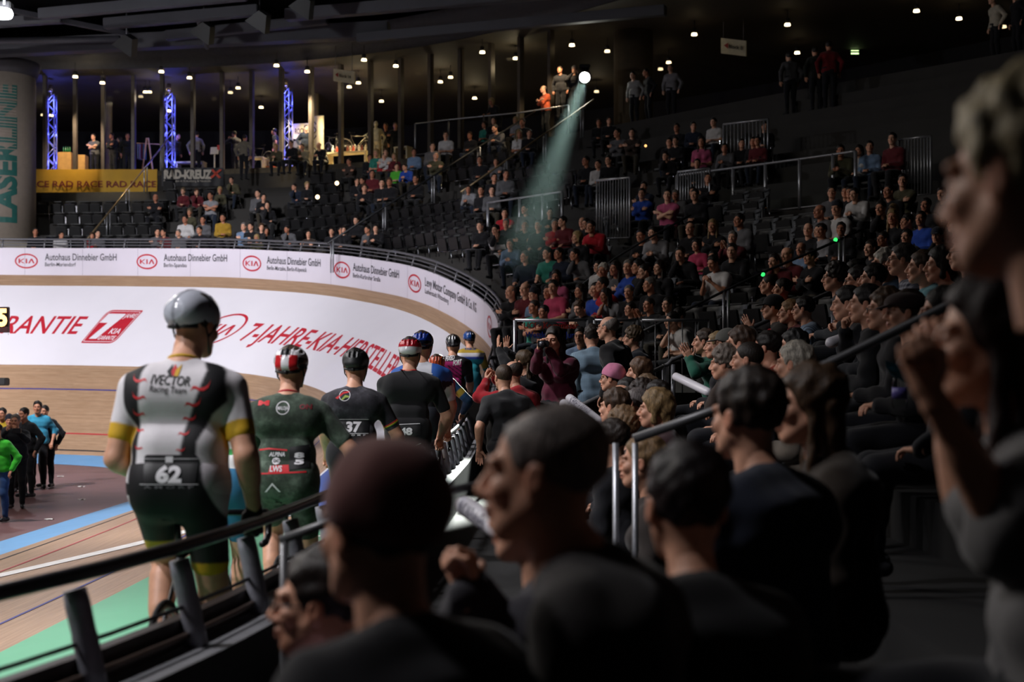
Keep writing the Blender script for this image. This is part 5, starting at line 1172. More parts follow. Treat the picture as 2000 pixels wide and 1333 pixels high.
CR="""942 437 K S lap|987 411 R s fold|991 431 K S lap|976 439 K s chin|1029 403 G s lap|1027 434 K S fold|1055 434 K S knees|1080 404 K s fwd|1085 432 R S fold|1107 426 r s knees|1140 428 K x lap|1159 424 K s fwd|1174 421 R s fwd|1134 457 K b lap|976 466 W m chin|1003 488 b S fwd|1032 494 N S knees|1076 487 T s knees|1097 488 N s lap|1141 485 G s chin 0 g|1091 533 P l lap|1003 562 K x fold|1032 556 r x lap|1050 567 b k lap|1092 549 p s knees|1077 562 K s lap|1049 591 T z fold|1067 601 K s lap|1174 516 W s lap|1186 520 K w lap|1207 516 G l lap|1233 512 B S fold|1256 512 K s lap|1140 560 G l fold|1170 557 B s lap|1186 547 R s lap|1203 562 g l chin|1147 590 K m phone|1233 562 K S lap|1240 596 K s lap
1268 444 K s fwd|1291 439 g s fwd|1352 439 K x lap|1395 434 K L fold|1452 422 G s lap|1438 456 r S clap|1452 470 K s fwd|1349 481 K s chin|1369 481 p d knees|1409 501 W s phone|1398 497 K s lap|1282 515 K s chin|1297 514 K l lap|1277 547 K S lap|1279 586 K z clap|1312 586 K s lap|1351 606 W s chin|1335 607 W s lap|1306 370 P s fold|1333 372 G S chin|1355 370 K s lap|1256 372 B s fold|1542 488 K x lap|1535 494 r s chin
1584 440 K x lap|1610 442 g s lap|1647 439 K s lap|1570 478 b x fold|1590 492 K s fold|1546 488 r x lap|1806 418 B s lap|1782 422 K s lap|1750 415 K L lap|1854 452 K c chin|1878 426 K s lap|1712 474 K t lap|1734 458 K s lap|1780 456 K s lap
363 423 W s knees|398 425 G s lap|372 411 V C lap|436 418 Y s lap|477 438 b S fold|492 438 K s lap|512 440 K m lap|522 444 K l chin|566 441 G z chin|604 460 E s fold|649 458 K s lap|308 449 G s fold|322 450 r s lap|350 451 G S lap|392 445 K s lap|502 463 V b lap|70 448 K s lap|118 455 W s lap|180 458 R m fold|190 452 G s lap
359 377 r C lap|385 372 r m chin|412 375 g s fold|431 373 V b lap|457 346 V s chin|505 371 G s lap|518 377 K s fwd|523 393 K l chin|580 364 N s chin|600 362 K b lap|305 382 K x fold|666 449 K s lap|674 456 K l lap|728 441 G s fwd|742 440 K s fwd|941 436 K s lap
684 312 E s fold|736 284 T b lap|754 276 W m fold|722 304 K s lap|751 302 R s lap|771 302 r L lap|810 293 b s lap|845 247 G s lap|872 247 W s lap|851 299 V S fold|799 322 B s fwd|776 325 L s lap|728 327 r s lap|712 347 K s chin|697 355 K s lap|717 358 K m fwd|747 353 K s lap|763 351 K m lap|814 345 K s lap|920 261 K m lap|698 426 K s lap
949 240 T l lap|965 232 K s lap|977 241 G s fwd|1009 233 g b lap|1022 235 K m lap|1015 257 W L lap|1034 256 K s lap|939 308 K s lap|970 315 G s fold|966 342 K s lap|988 335 G s lap|923 362 g s fwd|943 367 K s lap|961 367 G s lap
1148 309 K s lap|1170 316 W s lap|1190 308 K s lap|1209 255 G s fold|1235 255 E s fold|1308 273 K s lap|1322 273 K s lap|1260 359 N s fold|1170 235 K s lap|1190 235 K s lap|1307 300 K s chin
1324 245 K s lap|1355 245 N s lap|1397 235 W s lap|1371 268 P l lap|1494 253 K s lap|1450 279 K s lap|1425 281 G s fwd|1474 277 K s lap|1482 275 r s lap|1365 314 K s lap|1384 342 K s fold|1361 374 K s lap|1653 281 V s fwd|1628 368 G s lap|1656 368 K s lap
1683 288 W l lap|1701 280 b s lap|1766 345 V s fold|1663 370 K s lap|1687 364 W s fwd|1744 365 K s lap|1738 392 K s chin|1752 408 K L lap|1817 392 K s lap|1780 426 K s lap|1861 372 K s chin|1871 368 r s lap|1610 404 G x lap|1642 398 W k lap|1612 442 K s lap|1748 264 r s lap"""
OCC={}; rngc=random.Random(11); REC=[]
seen=set()
for line in CR.split('\n'):
    for t in line.split('|'):
        a=t.split(); px,py=float(a[0]),float(a[1])
        if (px,py) in seen: continue
        seen.add((px,py)); REC.append((px,py,a[2],a[3],a[4]))
rows=[]
for px,py,top,hr,pose in REC:
    c,p0=find_seat(px,py); k,i,x,y,z=c
    X=(px-1000)*y/F; s=1.0+max(-.07,min(.09,((p0-py)*y/F)/1.31)); rows.append([px,py,top,hr,pose,X,y,z,s,k,i]); OCC.setdefault(int(k),[]).append((X,y))
lab={}
for r in rows:
    zn=zone(r[0],r[1]); b='%s spectator in %s top %s'%(HRW[r[3]][0],PAL[r[2]][1],zn); r.append(b); lab.setdefault(b,[]).append(r)
ORD=['leftmost','second from left','third from left','fourth from left','fifth from left','sixth from left','seventh from left','eighth from left','ninth from left','tenth from left','eleventh from left','twelfth from left']
for b,L in lab.items():
    L.sort(key=lambda r:r[0])
    for n,r in enumerate(L):
        r.append(b if len(L)==1 else b+', '+(ORD[n] if n<len(L)-1 or n==0 else 'rightmost'))
for r in rows:
    px,py,top,hr,pose,X,y,z,s,k,i,b,full=r
    tx,ty=(-9,24) if px<950 else (-6,16); rz=face_to(X,y,tx,ty)+R(rngc.uniform(-14,14)); yaw=rngc.choice((-22,0,18)) if px<1300 else rngc.choice((0,20))
    slv=.62 if (top in 'WgPpYLT' and rngc.random()<.6) else 1.96
    if py<262 and px>1000 and px<1025: pass
    spectator((X,y,z),rz,top,hr,pose,yaw,full,'seated spectators on the far stands',s,slv,.0215,trous=rngc.choice(('#15161c','#1c2434','#232326','#141416','#3a352c')))
    st=add_seat(X,y,z,rz if abs(rz)<9 else rz,True); st.rotation_euler=(0,0,math.atan2(RN[int(i)][1],RN[int(i)][0])-PI/2+PI)
    st['seat_of']=1; st.location.x-=.0; del st['seat_of']
# empty seats in the blocks where the photograph shows them
ZS=[((66,392,330,482),None),((318,360,450,400),None),((560,380,700,470),None),((735,400,945,520),None),((600,345,660,395),None),((880,290,1010,350),None),((1000,330,1130,385),None),((1405,425,1620,620),None),((1150,405,1200,450),None),((1385,470,1490,640),None),((1290,560,1420,625),None),((1360,385,1500,430),None),((850,480,990,560),None)]
cnt=0
for k in ROWK:
    # walk along the row at even spacing
    acc=0; last=None; q=0.0
    pts=[ring(i/4,k*DR+.42) for i in range((NR-1)*4)]
    for j in range(1,len(pts)):
        acc+=math.hypot(pts[j][0]-pts[j-1][0],pts[j][1]-pts[j-1][1])
        if acc<.5: continue
        acc-=.5; x,y=pts[j]; i=j/4
        if not valid(i,k) or y<12: continue
        px,py=proj((x,y,CZ+zrow(k)+.65))
        if not any(a<=px<=c and b<=py<=d for (a,b,c,d),_ in ZS): continue
        if math.hypot(x+17.96,y-50)<1.75: continue
        if any(math.hypot(x-X,y-Y)<.46 for X,Y in OCC.get(k,[])): continue
        if cnt>=300: continue
        o=add_seat(x,y,CZ+zrow(k),math.atan2(RN[int(i)][1],RN[int(i)][0])-PI/2+PI,False); cnt+=1
print('crowd',len(rows),'empty seats',cnt)
for o,dn in SEATS:
    if dn: tag(o,'black tip-up stadium seat occupied by a seated spectator','seat','occupied stadium seats')
    else: tag(o,'empty black tip-up stadium seat with chrome brackets in the stand rows','seat','empty stadium seats')
# ================================================================== NEARER SPECTATORS
def near_person(px,top,d,col,hr,pose,rz,label,yaw=0,res=.0165,kind='plain',trous='#15161c',sleeve=1.96,extra=None,haircol=None,skin=0,glasses=False,beard=0,beardc=(.25,.17,.12),group='spectators beside the home straight',handW=None,elW=None,s=None,hatcol=None,topname=None,hairs=1.0,hs=1.0,hairkind=None,hdirW=None,palmW=None):
    w,hk,hc=HRW[hr]; hk=hairkind or hk; hc=haircol or hc; P=dict(POSES[pose]); P.update(sex='f' if hr in 'blLtCd' else 'm',yaw=yaw,sleeve=sleeve,hairs=hairs,hs=hs); P['bw']=1.0 if P['sex']=='m' else .9; P['fat']=.015 if P['sex']=='m' else 0
    P['hair']=[hk,'short'] if hk.startswith('hat_') else hk; P['collar']=1; P['tt']=.018; P['noshoes']=1
    if glasses: P['glasses']=1
    if beard: P['beard']=beard; P['beardc']=beardc
    if extra: P.update(extra)
    H=1.31 if P.get('pelvis',(0,0,1))[2]<.7 else 1.735; sc=s or 1.0; p=W(px,top,d); J0=skeleton(P); topz=(J0['hc']+J0['H']@Vector((0,-.02,.13))); Rz=Matrix.Rotation(R(rz),3,'Z')
    off=Rz@Vector((topz.x,topz.y,0))*sc; root=Vector((p.x-off.x,p.y-off.y,p.z-topz.z*sc))
    Ri=Matrix.Rotation(-R(rz),3,'Z'); loc=lambda q: Ri@(Vector(q)-root)/sc
    if handW:
        for i,q in enumerate(handW):
            if q is not None: P['hand'+'LR'[i]]=loc(W(*q)); 
    if elW:
        for i,q in enumerate(elW):
            if q is not None: P['el'+'LR'[i]]=tuple(loc(W(*q))-J0['sh'][i])
    if hdirW:
        for i,q in enumerate(hdirW):
            if q is not None: P['hdir'+'LR'[i]]=tuple(Ri@Vector(q))
    if palmW:
        for i,q in enumerate(palmW):
            if q is not None: P['palm'+'LR'[i]]=tuple(Ri@Vector(q))
    m=realize(person_meshes(P,res)); J=m.pop('_J')
    o=place_person(m,dict(body=skinmat(skin),top=cloth(PAL[col][0] if col in PAL else col,kind),trousers=cloth(trous),hair=hairmat(hc if not hk.startswith('hat_') else (haircol or '#241c18')),hat=cloth(hatcol or hc),glasses=pm('spectacle_frame','#141416',.3)),root,R(rz),label,'person',group,sc,topname=topname or ('shirt' if sleeve<1.5 else 'jacket'),hatname='cap' if hk in('hat_cap','hat_duo','hat_flat') else 'beanie')
    return o,J
NP=near_person
NP(1848,560,6.6,'#1c1f24','l','lap',78,'smiling woman with dark hair tied in a bun, seen in profile',hairkind='bun',res=.0104,extra=dict(face='fs'),handW=((1795,880,6.3),(1810,905,6.3)))
NP(1774,568,8.0,'K','c','lap',84,'man in dark brown flat cap with grey hood, left of smiling woman',hairkind='hat_flat',hatcol='#3a2c2c',haircol='#4a3d34',res=.015)
NP(1732,566,8.7,'K','m','lap',80,'brown-haired man with glasses left of the flat cap man',glasses=True,haircol='#5a4332',res=.015)
NP(1695,557,9.3,'#1a1b1e','s','lap',66,'black-haired man with white shirt edge turning away from the camera',res=.015,yaw=10)
NP(1655,560,10.5,'#16181d','s','chin',76,'man resting chin on hand left of the black-haired man',handW=(None,(1650,645,10.3)))
NP(1634,516,13,'#303338','s','lap',80,'person with short curly grey-brown hair, glasses and grey scarf',hairkind='curly',haircol='#3a3430',glasses=True)
NP(1676,520,12.4,'K','s','fwd',82,'dark-haired man with glasses behind the upper handrail',glasses=True)
NP(1708,516,12,'K','s','lap',78,'bearded dark-haired man beside the white-haired man',beard=.8)
NP(1730,488,12.1,'b','w','lap',80,'white-haired man with short white beard in pale blue shirt',beard=.8,beardc=(.9,.88,.86))
NP(1765,477,11.2,'#20263a','S','lap',80,'grey-haired man with glasses in navy and white checked shirt',kind='plaid',haircol='#4a4542',glasses=True,res=.0145)
NP(1804,490,10.7,'#6fa3ae','b','lap',72,'woman with short brown hair in white and turquoise top',hairkind='short',haircol='#4e3a2c')
NP(1842,484,10.0,'G','d','lap',84,'person with thick dark bobbed hair in grey hooded top')
NP(1890,458,9.7,'r','w','lap',70,'white-haired man with dark glasses in dark red top',glasses=True)
NP(1672,508,13.6,'K','s','lap',82,'dark-haired spectator half hidden behind the grey scarf person')
NP(1544,586,14.6,'r','b','lap',78,'short-haired blonde woman with glasses in dark red vest',glasses=True,hairkind='short',haircol='#8a6a48')
NP(1572,580,14.4,'#7f92aa','s','lap',72,'man with dark hair and glasses in pale blue striped shirt',kind='stripe',glasses=True,beard=.4)
NP(1512,578,14.8,'#2b2723','c','clap',80,'man in black cap and brown jacket clapping above the handrail',hatcol='#0e0e12')
NP(1530,544,17.2,'R','l','lap',84,'laughing woman with dark hair and bright red top',hairkind='bun',extra=dict(face='fs'))
NP(1504,536,17.6,'K','z','lap',80,'man with receding dark hair left of the red-topped woman')
NP(1552,646,11.3,'#131316','s','lap',70,'person with thick black hair behind the white-haired head',hairkind='messy',haircol='#100d0c')
NP(1555,672,8.7,'#6b6258','w','lap',62,'white-haired person seen from behind under the thick handrail',haircol='#b8b0a2',res=.0145)
NP(1500,648,10.8,'#a04028','s','lap',66,'dark-haired man with orange collar seen from behind',haircol='#1a1411')
NP(1464,668,9.9,'N','z','lap',72,'man with shaved dark hair in navy jacket looking left',res=.0145)
NP(1448,641,10.9,'K','m','lap',78,'brown-haired man in profile behind the shaved-headed man',haircol='#4a372b')
NP(1422,645,12.6,'K','c','lap',80,'person in white and black patterned cap',hatcol='#55544f')
NP(1416,678,10.9,'E','S','chin',74,'older man with receding grey curly hair in brown top',hairkind='curly',haircol='#6e6258')
NP(1403,649,13.2,'K','L','lap',84,'blond spectator right of the clapping man',hairkind='short')
NP(1378,643,14.2,'#1d5a48','s','clap',78,'clapping man with green and white scarf and wristwatch',res=.015,handW=((1345,700,14.0),(1350,700,13.9)),haircol='#4a3d33')
# standing group in the aisle
NP(1190,617,15.4,'#131316','x','stand',62,'tall bald man with glasses in black jacket standing in the aisle',glasses=True,res=.0145,s=1.06,haircol='#8a817a')
NP(1156,634,15.9,'#86a0b4','s','stand',8,'man in pale blue checked shirt standing with his back turned',kind='check',res=.0145,s=1.04,haircol='#2c221c')
NP(1083,640,14.2,'#5a1830','l','sphoto',150,'long-haired woman in wine red coat taking a photograph',res=.010,extra=dict(face='fs',pitch=-4,hem=.5,elL=(-.35,.1,-1),elR=(.35,.1,-1)),handW=((1072,682,13.9),(1052,684,13.9)))
NP(1134,640,19.2,'b','s','stand',160,'spectator with glasses in pale blue behind the checked shirt man',glasses=True,s=.95)
NP(1238,640,16.6,'#1c222b','C','stand',78,'woman with short curly brown hair in dark jacket right of bald man',s=.98,haircol='#5f4c38')
NP(984,712,12.6,'#2a2a2c','z','stand',22,'boy with cropped hair in dark grey tee seen from behind',sleeve=.7,res=.0145,s=.92,haircol='#4a3a2e')
NP(1003,704,13.7,'#a81c28','x','sphoto',40,'balding man with red sleeve lifting his hands to his face',res=.015,handW=((950,745,13.9),(966,742,14.0)),haircol='#3a2c24')
NP(1024,685,15.0,'#191a1e','l','sphoto',55,'woman with tied dreadlocks raising both arms to clap',hairkind='dread',haircol='#54422f',res=.015,handW=((966,668,15.2),(978,672,15.3)),hdirW=((-.1,.1,1),(.05,.1,1)),extra=dict(hands=('flat','flat')))
# rows beside the aisle, seen from behind
NP(1198,714,13.5,'K','c','lap',72,'young man in pink cycling cap with glasses',hatcol='#cf7f9e',glasses=True,res=.0145,hairkind='hat_duo')
NP(1251,701,13.4,'K','m','lap',74,'long brown-haired spectator behind the pink cap',hairkind='bob',haircol='#5f4430')
NP(1226,739,12.3,'K','s','lap',70,'dark-haired head just right of the pink cap')
NP(1262,735,12.4,'K','m','lap',70,'light brown-haired head below the twin handrail posts',haircol='#6a543e')
NP(1213,750,11.9,'#6c6460','x','lap',66,'bald crown shining right behind the inflatable sticks')
NP(1254,745,11.6,'K','s','lap',66,'dark curly head between bald crown and handrail',hairkind='curly',haircol='#2a1e18')
NP(1285,744,11.2,'K','s','lap',66,'black-haired head left of the white inflatable stick')
NP(1242,757,10.6,'#232b2c','S','lap',70,'grey crop-haired man with glasses behind the curly blonde woman',glasses=True,haircol='#6c6462',hairkind='thin')
NP(1203,762,10.4,'K','m','lap',58,'man with swept brown hair seen from behind',haircol='#4b382a',res=.0145)
NP(1284,763,9.4,'#3a2226','C','lap',78,'blonde woman with bobbed wavy hair in profile',hairkind='bob',haircol='#8f744f',res=.013)
NP(1217,800,9.5,'K','L','lap',60,'wavy light brown head below the swept-haired man',hairkind='curly',haircol='#7a5f43')
NP(1198,820,8.5,'K','s','lap',56,'dark-haired head at the end of the inflatable sticks',haircol='#2b211b',res=.0145)
NP(1262,850,6.6,'#3b3431','L','lap',76,'young woman with light brown hair looking left between the posts',hairkind='tail',haircol='#8a6d4c',res=.010,extra=dict(face='f'))
# closest, out of focus
NP(1466,729,4.05,'#1a2030','m','lap',38,'blurred man with dark brown hair in navy jacket',haircol='#2c211a',res=.013)
NP(1590,716,4.5,'#2a2119','L','lap',84,'blurred woman with long brown hair looking left',haircol='#4a3523',res=.013)
NP(1345,868,2.9,'#101012','d','lap',12,'blurred dark-haired person in black at the lower centre right',haircol='#1c1213',hairkind='short',res=.0145)
NP(1078,790,2.55,'#2e2a29','S','lap',76,'blurred grey-haired man in profile in the foreground',hairkind='thin',haircol='#857a74',res=.013,extra=dict(lean=12),hs=1.02)
NP(752,890,2.36,'#17161a','c','lap',42,'blurred man in reddish-brown cap in the foreground',hatcol='#6e4440',haircol='#16110f',res=.013,hairkind='hat_duo',hs=1.05)
NP(640,1072,3.25,'#6a5f7a','s','lap',86,'bearded man with glasses in plaid shirt low beside the cap',kind='plaid',glasses=True,beard=.9,res=.010,haircol='#251a15')
NP(1052,905,3.5,'#2f2d33','s','fwd',62,'person in grey hooded jacket with clasped hands behind the grey-haired man',handW=((912,1160,3.3),(922,1150,3.3)),extra=dict(hands=('fist','fist'),lean=14,pitch=0),hdirW=((-.3,.3,.9),(-.35,.3,.9)),elW=((985,1280,3.4),(985,1290,3.4)),res=.013)
NP(1955,532,2.6,'#6c6a6a','l','clap',78,'blurred woman with brown hair and grey sleeve raising a hand',sleeve=.93,haircol='#2a1815',res=.013,handW=((1832,745,2.75),(1812,760,2.45)),elW=((1905,1100,2.7),(1905,1000,2.4)),hdirW=((-.2,.2,.95),(-.25,.1,.95)),extra=dict(hands=('relaxed','fist')))
NP(2012,165,1.9,'#0f0f10','w','stand',80,'very blurred blond-haired person standing at the right edge',haircol='#b8a884',hairkind='messy',res=.013,hs=1.03,extra=dict(lean=48,pitch=-4,yaw=-36))
# things held or resting among the spectators
vin=pm('inflatable_white','#d9d6dd',.3,var=.04)
def stick(a,b,r,label,txt=None):
    A=W(*a); B=W(*b); u=(B-A).normalized(); m=MB(); L=(B-A).length
    m.tube([A-u*.0,A+u*.006,A+u*r*.8,A+u*L*.5,B-u*r*.8,B-u*.006,B],[r*.25,r*.6,r,r*1.02,r,r*.6,r*.25],20); o=m.build('clapping_stick',vin); tag(o,label,'clapping stick','white inflatable clapping sticks')
    if txt:
        V,Fc,w=text2d(txt,1,.01,maxedge=.3); ln=L*.62; sc=ln/w; n=Vector((0,-1,0)); v=u.cross(n).normalized(); v=v if v.z>0 else -v; A2=A+u*L*.16
        n2=u.cross(v).normalized(); n2=n2 if n2.y<0 else -n2
        def fn(x,y):
            yy=(y-.36)*sc; yy=max(-r*.9,min(r*.9,yy)); return A2+u*(x*sc)+v*yy+n2*(math.sqrt(max(r*r-yy*yy,0))*1.04+.0005)
        mapped('lettering',V,Fc,fn,pm('stick_print','#3d3f58',.5),o)
stick((1112,778,12.2),(1172,826,10.6),.038,'upper of two white inflatable clapping sticks behind the grey-haired man','SCHNELLE RENNEN')
stick((1100,788,12.0),(1168,838,10.4),.038,'lower of two white inflatable clapping sticks behind the grey-haired man','INS RENNEN')
stick((903,985,5.2),(985,1042,4.6),.036,'white inflatable clapping stick low beside the blurred grey-haired man','INS RENNEN')
stick((1318,735,12.4),(1386,768,11.6),.036,'white inflatable clapping stick below the clapping man')
stick((1616,672,10.4),(1664,656,10.6),.040,'white inflatable clapping stick with orange end above thick handrail')
a=W(1660,656,10.6); b=W(1674,649,10.6); o=MB().tube([a,b],[.041,.044],16).build('stick_sleeve',pm('orange_plastic','#d0662a',.5)); tag(o,'orange sleeve on the end of the white stick by the handrail','sleeve')
# bottle, magazine, camera
c=W(1757,797,6.3); o=MB().lathe([(.03,0),(.033,.01),(.033,.10),(.026,.135),(.012,.155),(.012,.17)],c,20).build('water_bottle',M_glass); tag(o,'clear water bottle with blue cap held on a lap','bottle')
k=MB().lathe([(.014,.165),(.014,.185)],c,16).build('bottle_cap',pm('blue_cap','#2a7ab8',.4),o)
k=MB().lathe([(.0335,.04),(.0335,.09)],c,20).build('bottle_label',pm('bottle_label_violet','#6a60a8',.4),o)
c=W(1269,612,23.5); o=MB().lathe([(.03,0),(.03,.13),(.012,.18),(.012,.24)],c,16).build('beer_bottle',pm('green_glass','#1f6a38',.15,spec=.8)); tag(o,'green beer bottle held up above the glass screen','bottle')
m=MB(); 
for q in range(5):
    a=W(1729,716-q*3,6.0+.02*q); b=W(1792,752-q*6,6.0+.02*q); n=Vector((0,0,.16)); m.grid([[a,b],[a+Vector((.03,.02,-.035-.006*q)),b+Vector((.03,.02,-.035-.006*q))]])
o=m.build('programme_booklet',pm('booklet_print','#3b7a8a',.5,var=.6,scale=30)); tag(o,'open green and blue programme booklet held by the flat cap man','booklet')
c=W(1061,672,13.75); m=MB(); m.box(c,(.11,.035,.065),bev=.006); m.mi=1; m.tube([c+Vector((0,-.01,0)),c+Vector((-.02,-.06,0))],.022,14); m.tube([c+Vector((-.02,-.06,0)),c+Vector((-.0205,-.062,0))],.018,14); o=m.build('camera_compact',[pm('camera_body','#2a2a2e',.35),pm('camera_lens','#8c8e96',.25,metal=.6)]); tag(o,'small silver and black camera held by the long-haired woman','camera')
c=W(1068,805,13.9); o=MB().box(c,(.20,.05,.20),Matrix.Rotation(R(12),3,'Y'),bev=.02).build('shoulder_bag',pm('grey_bag','#6e6a6a',.8,bump=.4)); tag(o,'grey bag hanging at the side of the woman in wine red','bag')
# scarf, watch
m=MB(); m.box(W(1362,725,13.95),(.05,.02,.16),Matrix.Rotation(R(10),3,'Y'),bev=.006); o=m.build('scarf_end',pm('scarf_white','#c8c8c4',.8)); tag(o,'white end of a scarf hanging on the clapping man','scarf')
# ---- people on the infield
def inf(px,feet,col,hr,pose,rz,label,trous='#101116',s=1.0,kind='plain',sleeve=1.96,**k):
    d=CZ*F/(feet-HY); X=(px-1000)*d/F; w,hk,hc=HRW[hr]; P=dict(POSES[pose]); P.update(sex='f' if hr in 'blLtCd' else 'm',sleeve=sleeve,collar=1,tt=.018,fat=.015); P['hair']=[hk,'short'] if hk.startswith('hat_') else hk
    P.update(k.get('extra',{})); m=realize(person_meshes(P,.016)); m.pop('_J'); 
    return place_person(m,dict(body=skinmat(1),top=cloth(PAL[col][0] if col in PAL else col,kind),trousers=cloth(trous),hair=hairmat(hc),hat=cloth(hc)),(X,d,.002),R(rz),label,'person','people standing on the infield',s,topname='shirt' if sleeve<1.5 else 'jacket')
inf(75,955,'#3f9cc0','s','stand',190,'man in bright blue shirt standing tallest in the infield group',s=1.08,sleeve=1.2)
inf(92,952,'#17171b','s','stand',170,'person in black behind the man in bright blue shirt',s=1.02)
inf(55,972,'#121216','s','stand',150,'man in black coat between the suited man and the blue shirt',s=1.02)
inf(33,994,'#14161d','S','sphoto',185,'grey-haired man in dark suit lifting a camera to his face on the infield',s=.98)
inf(18,962,'#17171b','k','stand',200,'person in dark beanie behind the suited man on the infield',s=.92)
inf(2,1020,'#39b52a','s','stand',160,'person in bright green top at the left edge of the infield',trous='#2a4a7a',s=.92)
inf(40,960,'#5a5650','w','stand',175,'white-haired person half hidden behind the suited man on the infield',s=.93)
inf(8,958,'#b89a2c','s','stand',180,'person in yellow top at the far left of the infield',s=1.0)

c=W(33,842,CZ*F/(994-HY)-.42); o=MB().box(c,(.15,.05,.09),bev=.01).build('camera_compact',pm('camera_body','#2a2a2e',.35)); tag(o,'dark camera held up by the suited man on the infield','camera')
# ================================================================== GALLERY, ROOF, SIGNS, LAMPS
def gpos(px,depth,z=0.0):
    p,a=gp(px,depth,z); return p,a
warm=emis('lamp_warm','#ffe6b8',26); wcol=(1,.80,.50)
def lamp(name,kind_,loc,power,c,r=.1,target=None,size=60,blend=.5):
    l=bpy.data.lights.new(name,kind_); l.energy=power; l.color=c; l.shadow_soft_size=r
    if kind_=='SPOT': l.spot_size=R(size); l.spot_blend=blend
    o=bpy.data.objects.new(name,l); COL.objects.link(o); o.location=loc
    if target is not None: o.rotation_euler=(Vector(target)-Vector(loc)).to_track_quat('-Z','Y').to_euler()
    return o
DL=[(147,148,1),(200,160,1),(275,187,0),(315,138,1),(370,150,.8),(330,215,.8),(465,170,.7),(450,179,.4),(510,208,.8),(540,126,1),(600,138,1),(711,115,1),(773,127,1),(745,196,.8),(700,160,.8),(682,168,.8),(860,158,.8),(880,149,.7),(942,100,1),(1007,112,1),(927,190,.8),(1117,86,1),(1186,98,.7),(1165,177,.4),(1306,120,.6),(1290,133,.35),(1356,65,1),(1538,46,1),(1557,101,.9),(1790,19,1),(1873,34,1),(1960,50,.4),(284,178,.7),(292,178,.6),(100,224,.7),(84,223,.4)]
can=pm('lamp_housing','#3a3836',.5)
dm=MB(); dm.tube([(0,0,-.0),(0,0,-.07)],[.085,.10],14); dl_me=dm.mesh('diffuser')
hm=MB(); hm.tube([(0,0,.16),(0,0,.0)],[.07,.09],14); hm.tube([(0,0,.5),(0,0,.16)],.012,6); hl_me=hm.mesh('housing'); hl_me.materials.append(can)
ems={}
DL.sort()
for n,(px,py,b) in enumerate(DL):
    zc=11.72; d=zc*F/(HY-py)
    if d>66: d=60.; zc=(HY-py)*d/F
    p=W(px,py,d); root=empty('ceiling_downlight',p,0,'round warm ceiling downlight of the gallery, %s'%('number %d from the left'%(n+1)),'lamp','gallery ceiling downlights')
    o=bpy.data.objects.new('housing',hl_me); COL.objects.link(o); o.parent=root
    o=bpy.data.objects.new('diffuser',dl_me); COL.objects.link(o); o.parent=root
    mt=emis('lamp_warm_%d'%int(b*10),'#ffe2ae',5*b*b+.6)
    if not dl_me.materials: dl_me.materials.append(mt)
    o.material_slots[0].link='OBJECT'; o.material_slots[0].material=mt
    if n%2==0 and px<1200: lamp('downlight_glow','POINT',p+Vector((0,0,-.3)),12*b,wcol,.12)
# greenish lamp and exit signs
p=W(1617,60,50); root=empty('emergency_lamp',p,0,'small greenish emergency lamp high on the right gallery ceiling','lamp'); radd(MB().box(p,(.28,.1,.10),bev=.02).build('diffuser',emis('lamp_green','#d8ffb0',9)),root)
M_exit=emis('exit_green','#c9f0a0',2.2)
for px,py,w_,h_,lb in ((1578,66,.5,.55,'lit green exit sign hanging above the dark right stand, larger one'),(1669,97,.35,.42,'lit green exit sign farther right above the dark stand')):
    p=W(px,py,52); root=empty('exit_sign',p,0,lb,'sign'); radd(MB().box(p,(w_,.08,h_),bev=.01).build('sign_box',pm('exit_box','#1c3a20',.5)),root)
    m=MB()
    for q in range(4): m.box(p+Vector((0,-.05,h_*(.36-.24*q))),(w_*.8,.012,h_*(.07+.05*(q==3))))
    radd(m.build('lit_panel',M_exit),root)
# hanging block signs
for px0,px1,py0,py1,d,tx,lb,e in ((651,692,134,158,53,'◄ Block 14','pale hanging block sign left of the mannequin',.0),(1408,1457,74,104,48,'◄ Block 8','dim hanging block sign high over the dark right stand',.0)):
    a=W(px0,py1,d); b=W(px1,py1+6,d-.5); h=(py1-py0)/F*d; root=empty('block_sign',a,0,lb,'sign'); n=(b-a).cross(Vector((0,0,1))).normalized()
    m=MB(); m.prism([a,b,b+Vector((0,0,h)),a+Vector((0,0,h))],-n*.06 if n.y<0 else n*.06); radd(m.build('panel',pm('sign_cream','#cfc6a8',.6,em='#cfc6a8',es=.0)),root)
    fr=-n*.0; off=Vector((0,-.09,0)); V,Fc,w=text2d(tx.replace('◄ ',''),1,.02); sc=(b-a).length*.55/w
    o=mapped('lettering',V,Fc,lambda x,y,a=a,b=b,sc=sc,h=h: a+(b-a).normalized()*(x*sc+(b-a).length*.3)+Vector((0,0,h*.35+y*sc))+off,pm('sign_black','#1c1b1a',.6)); radd(o,root)
    V,Fc=shape2d([[(0,.5),(.8,0),(.8,1)]],.5); o=mapped('arrow',V,Fc,lambda x,y,a=a,b=b,h=h: a+(b-a).normalized()*(x*h*.4+(b-a).length*.1)+Vector((0,0,h*.3+y*h*.4))+off,pm('sign_red','#a02020',.6)); radd(o,root)
    for q in(.1,.9): radd(MB().tube([a.lerp(b,q)+Vector((0,0,h)),a.lerp(b,q)+Vector((0,0,h+1.2))],.012,6).build('hanger',steel),root)
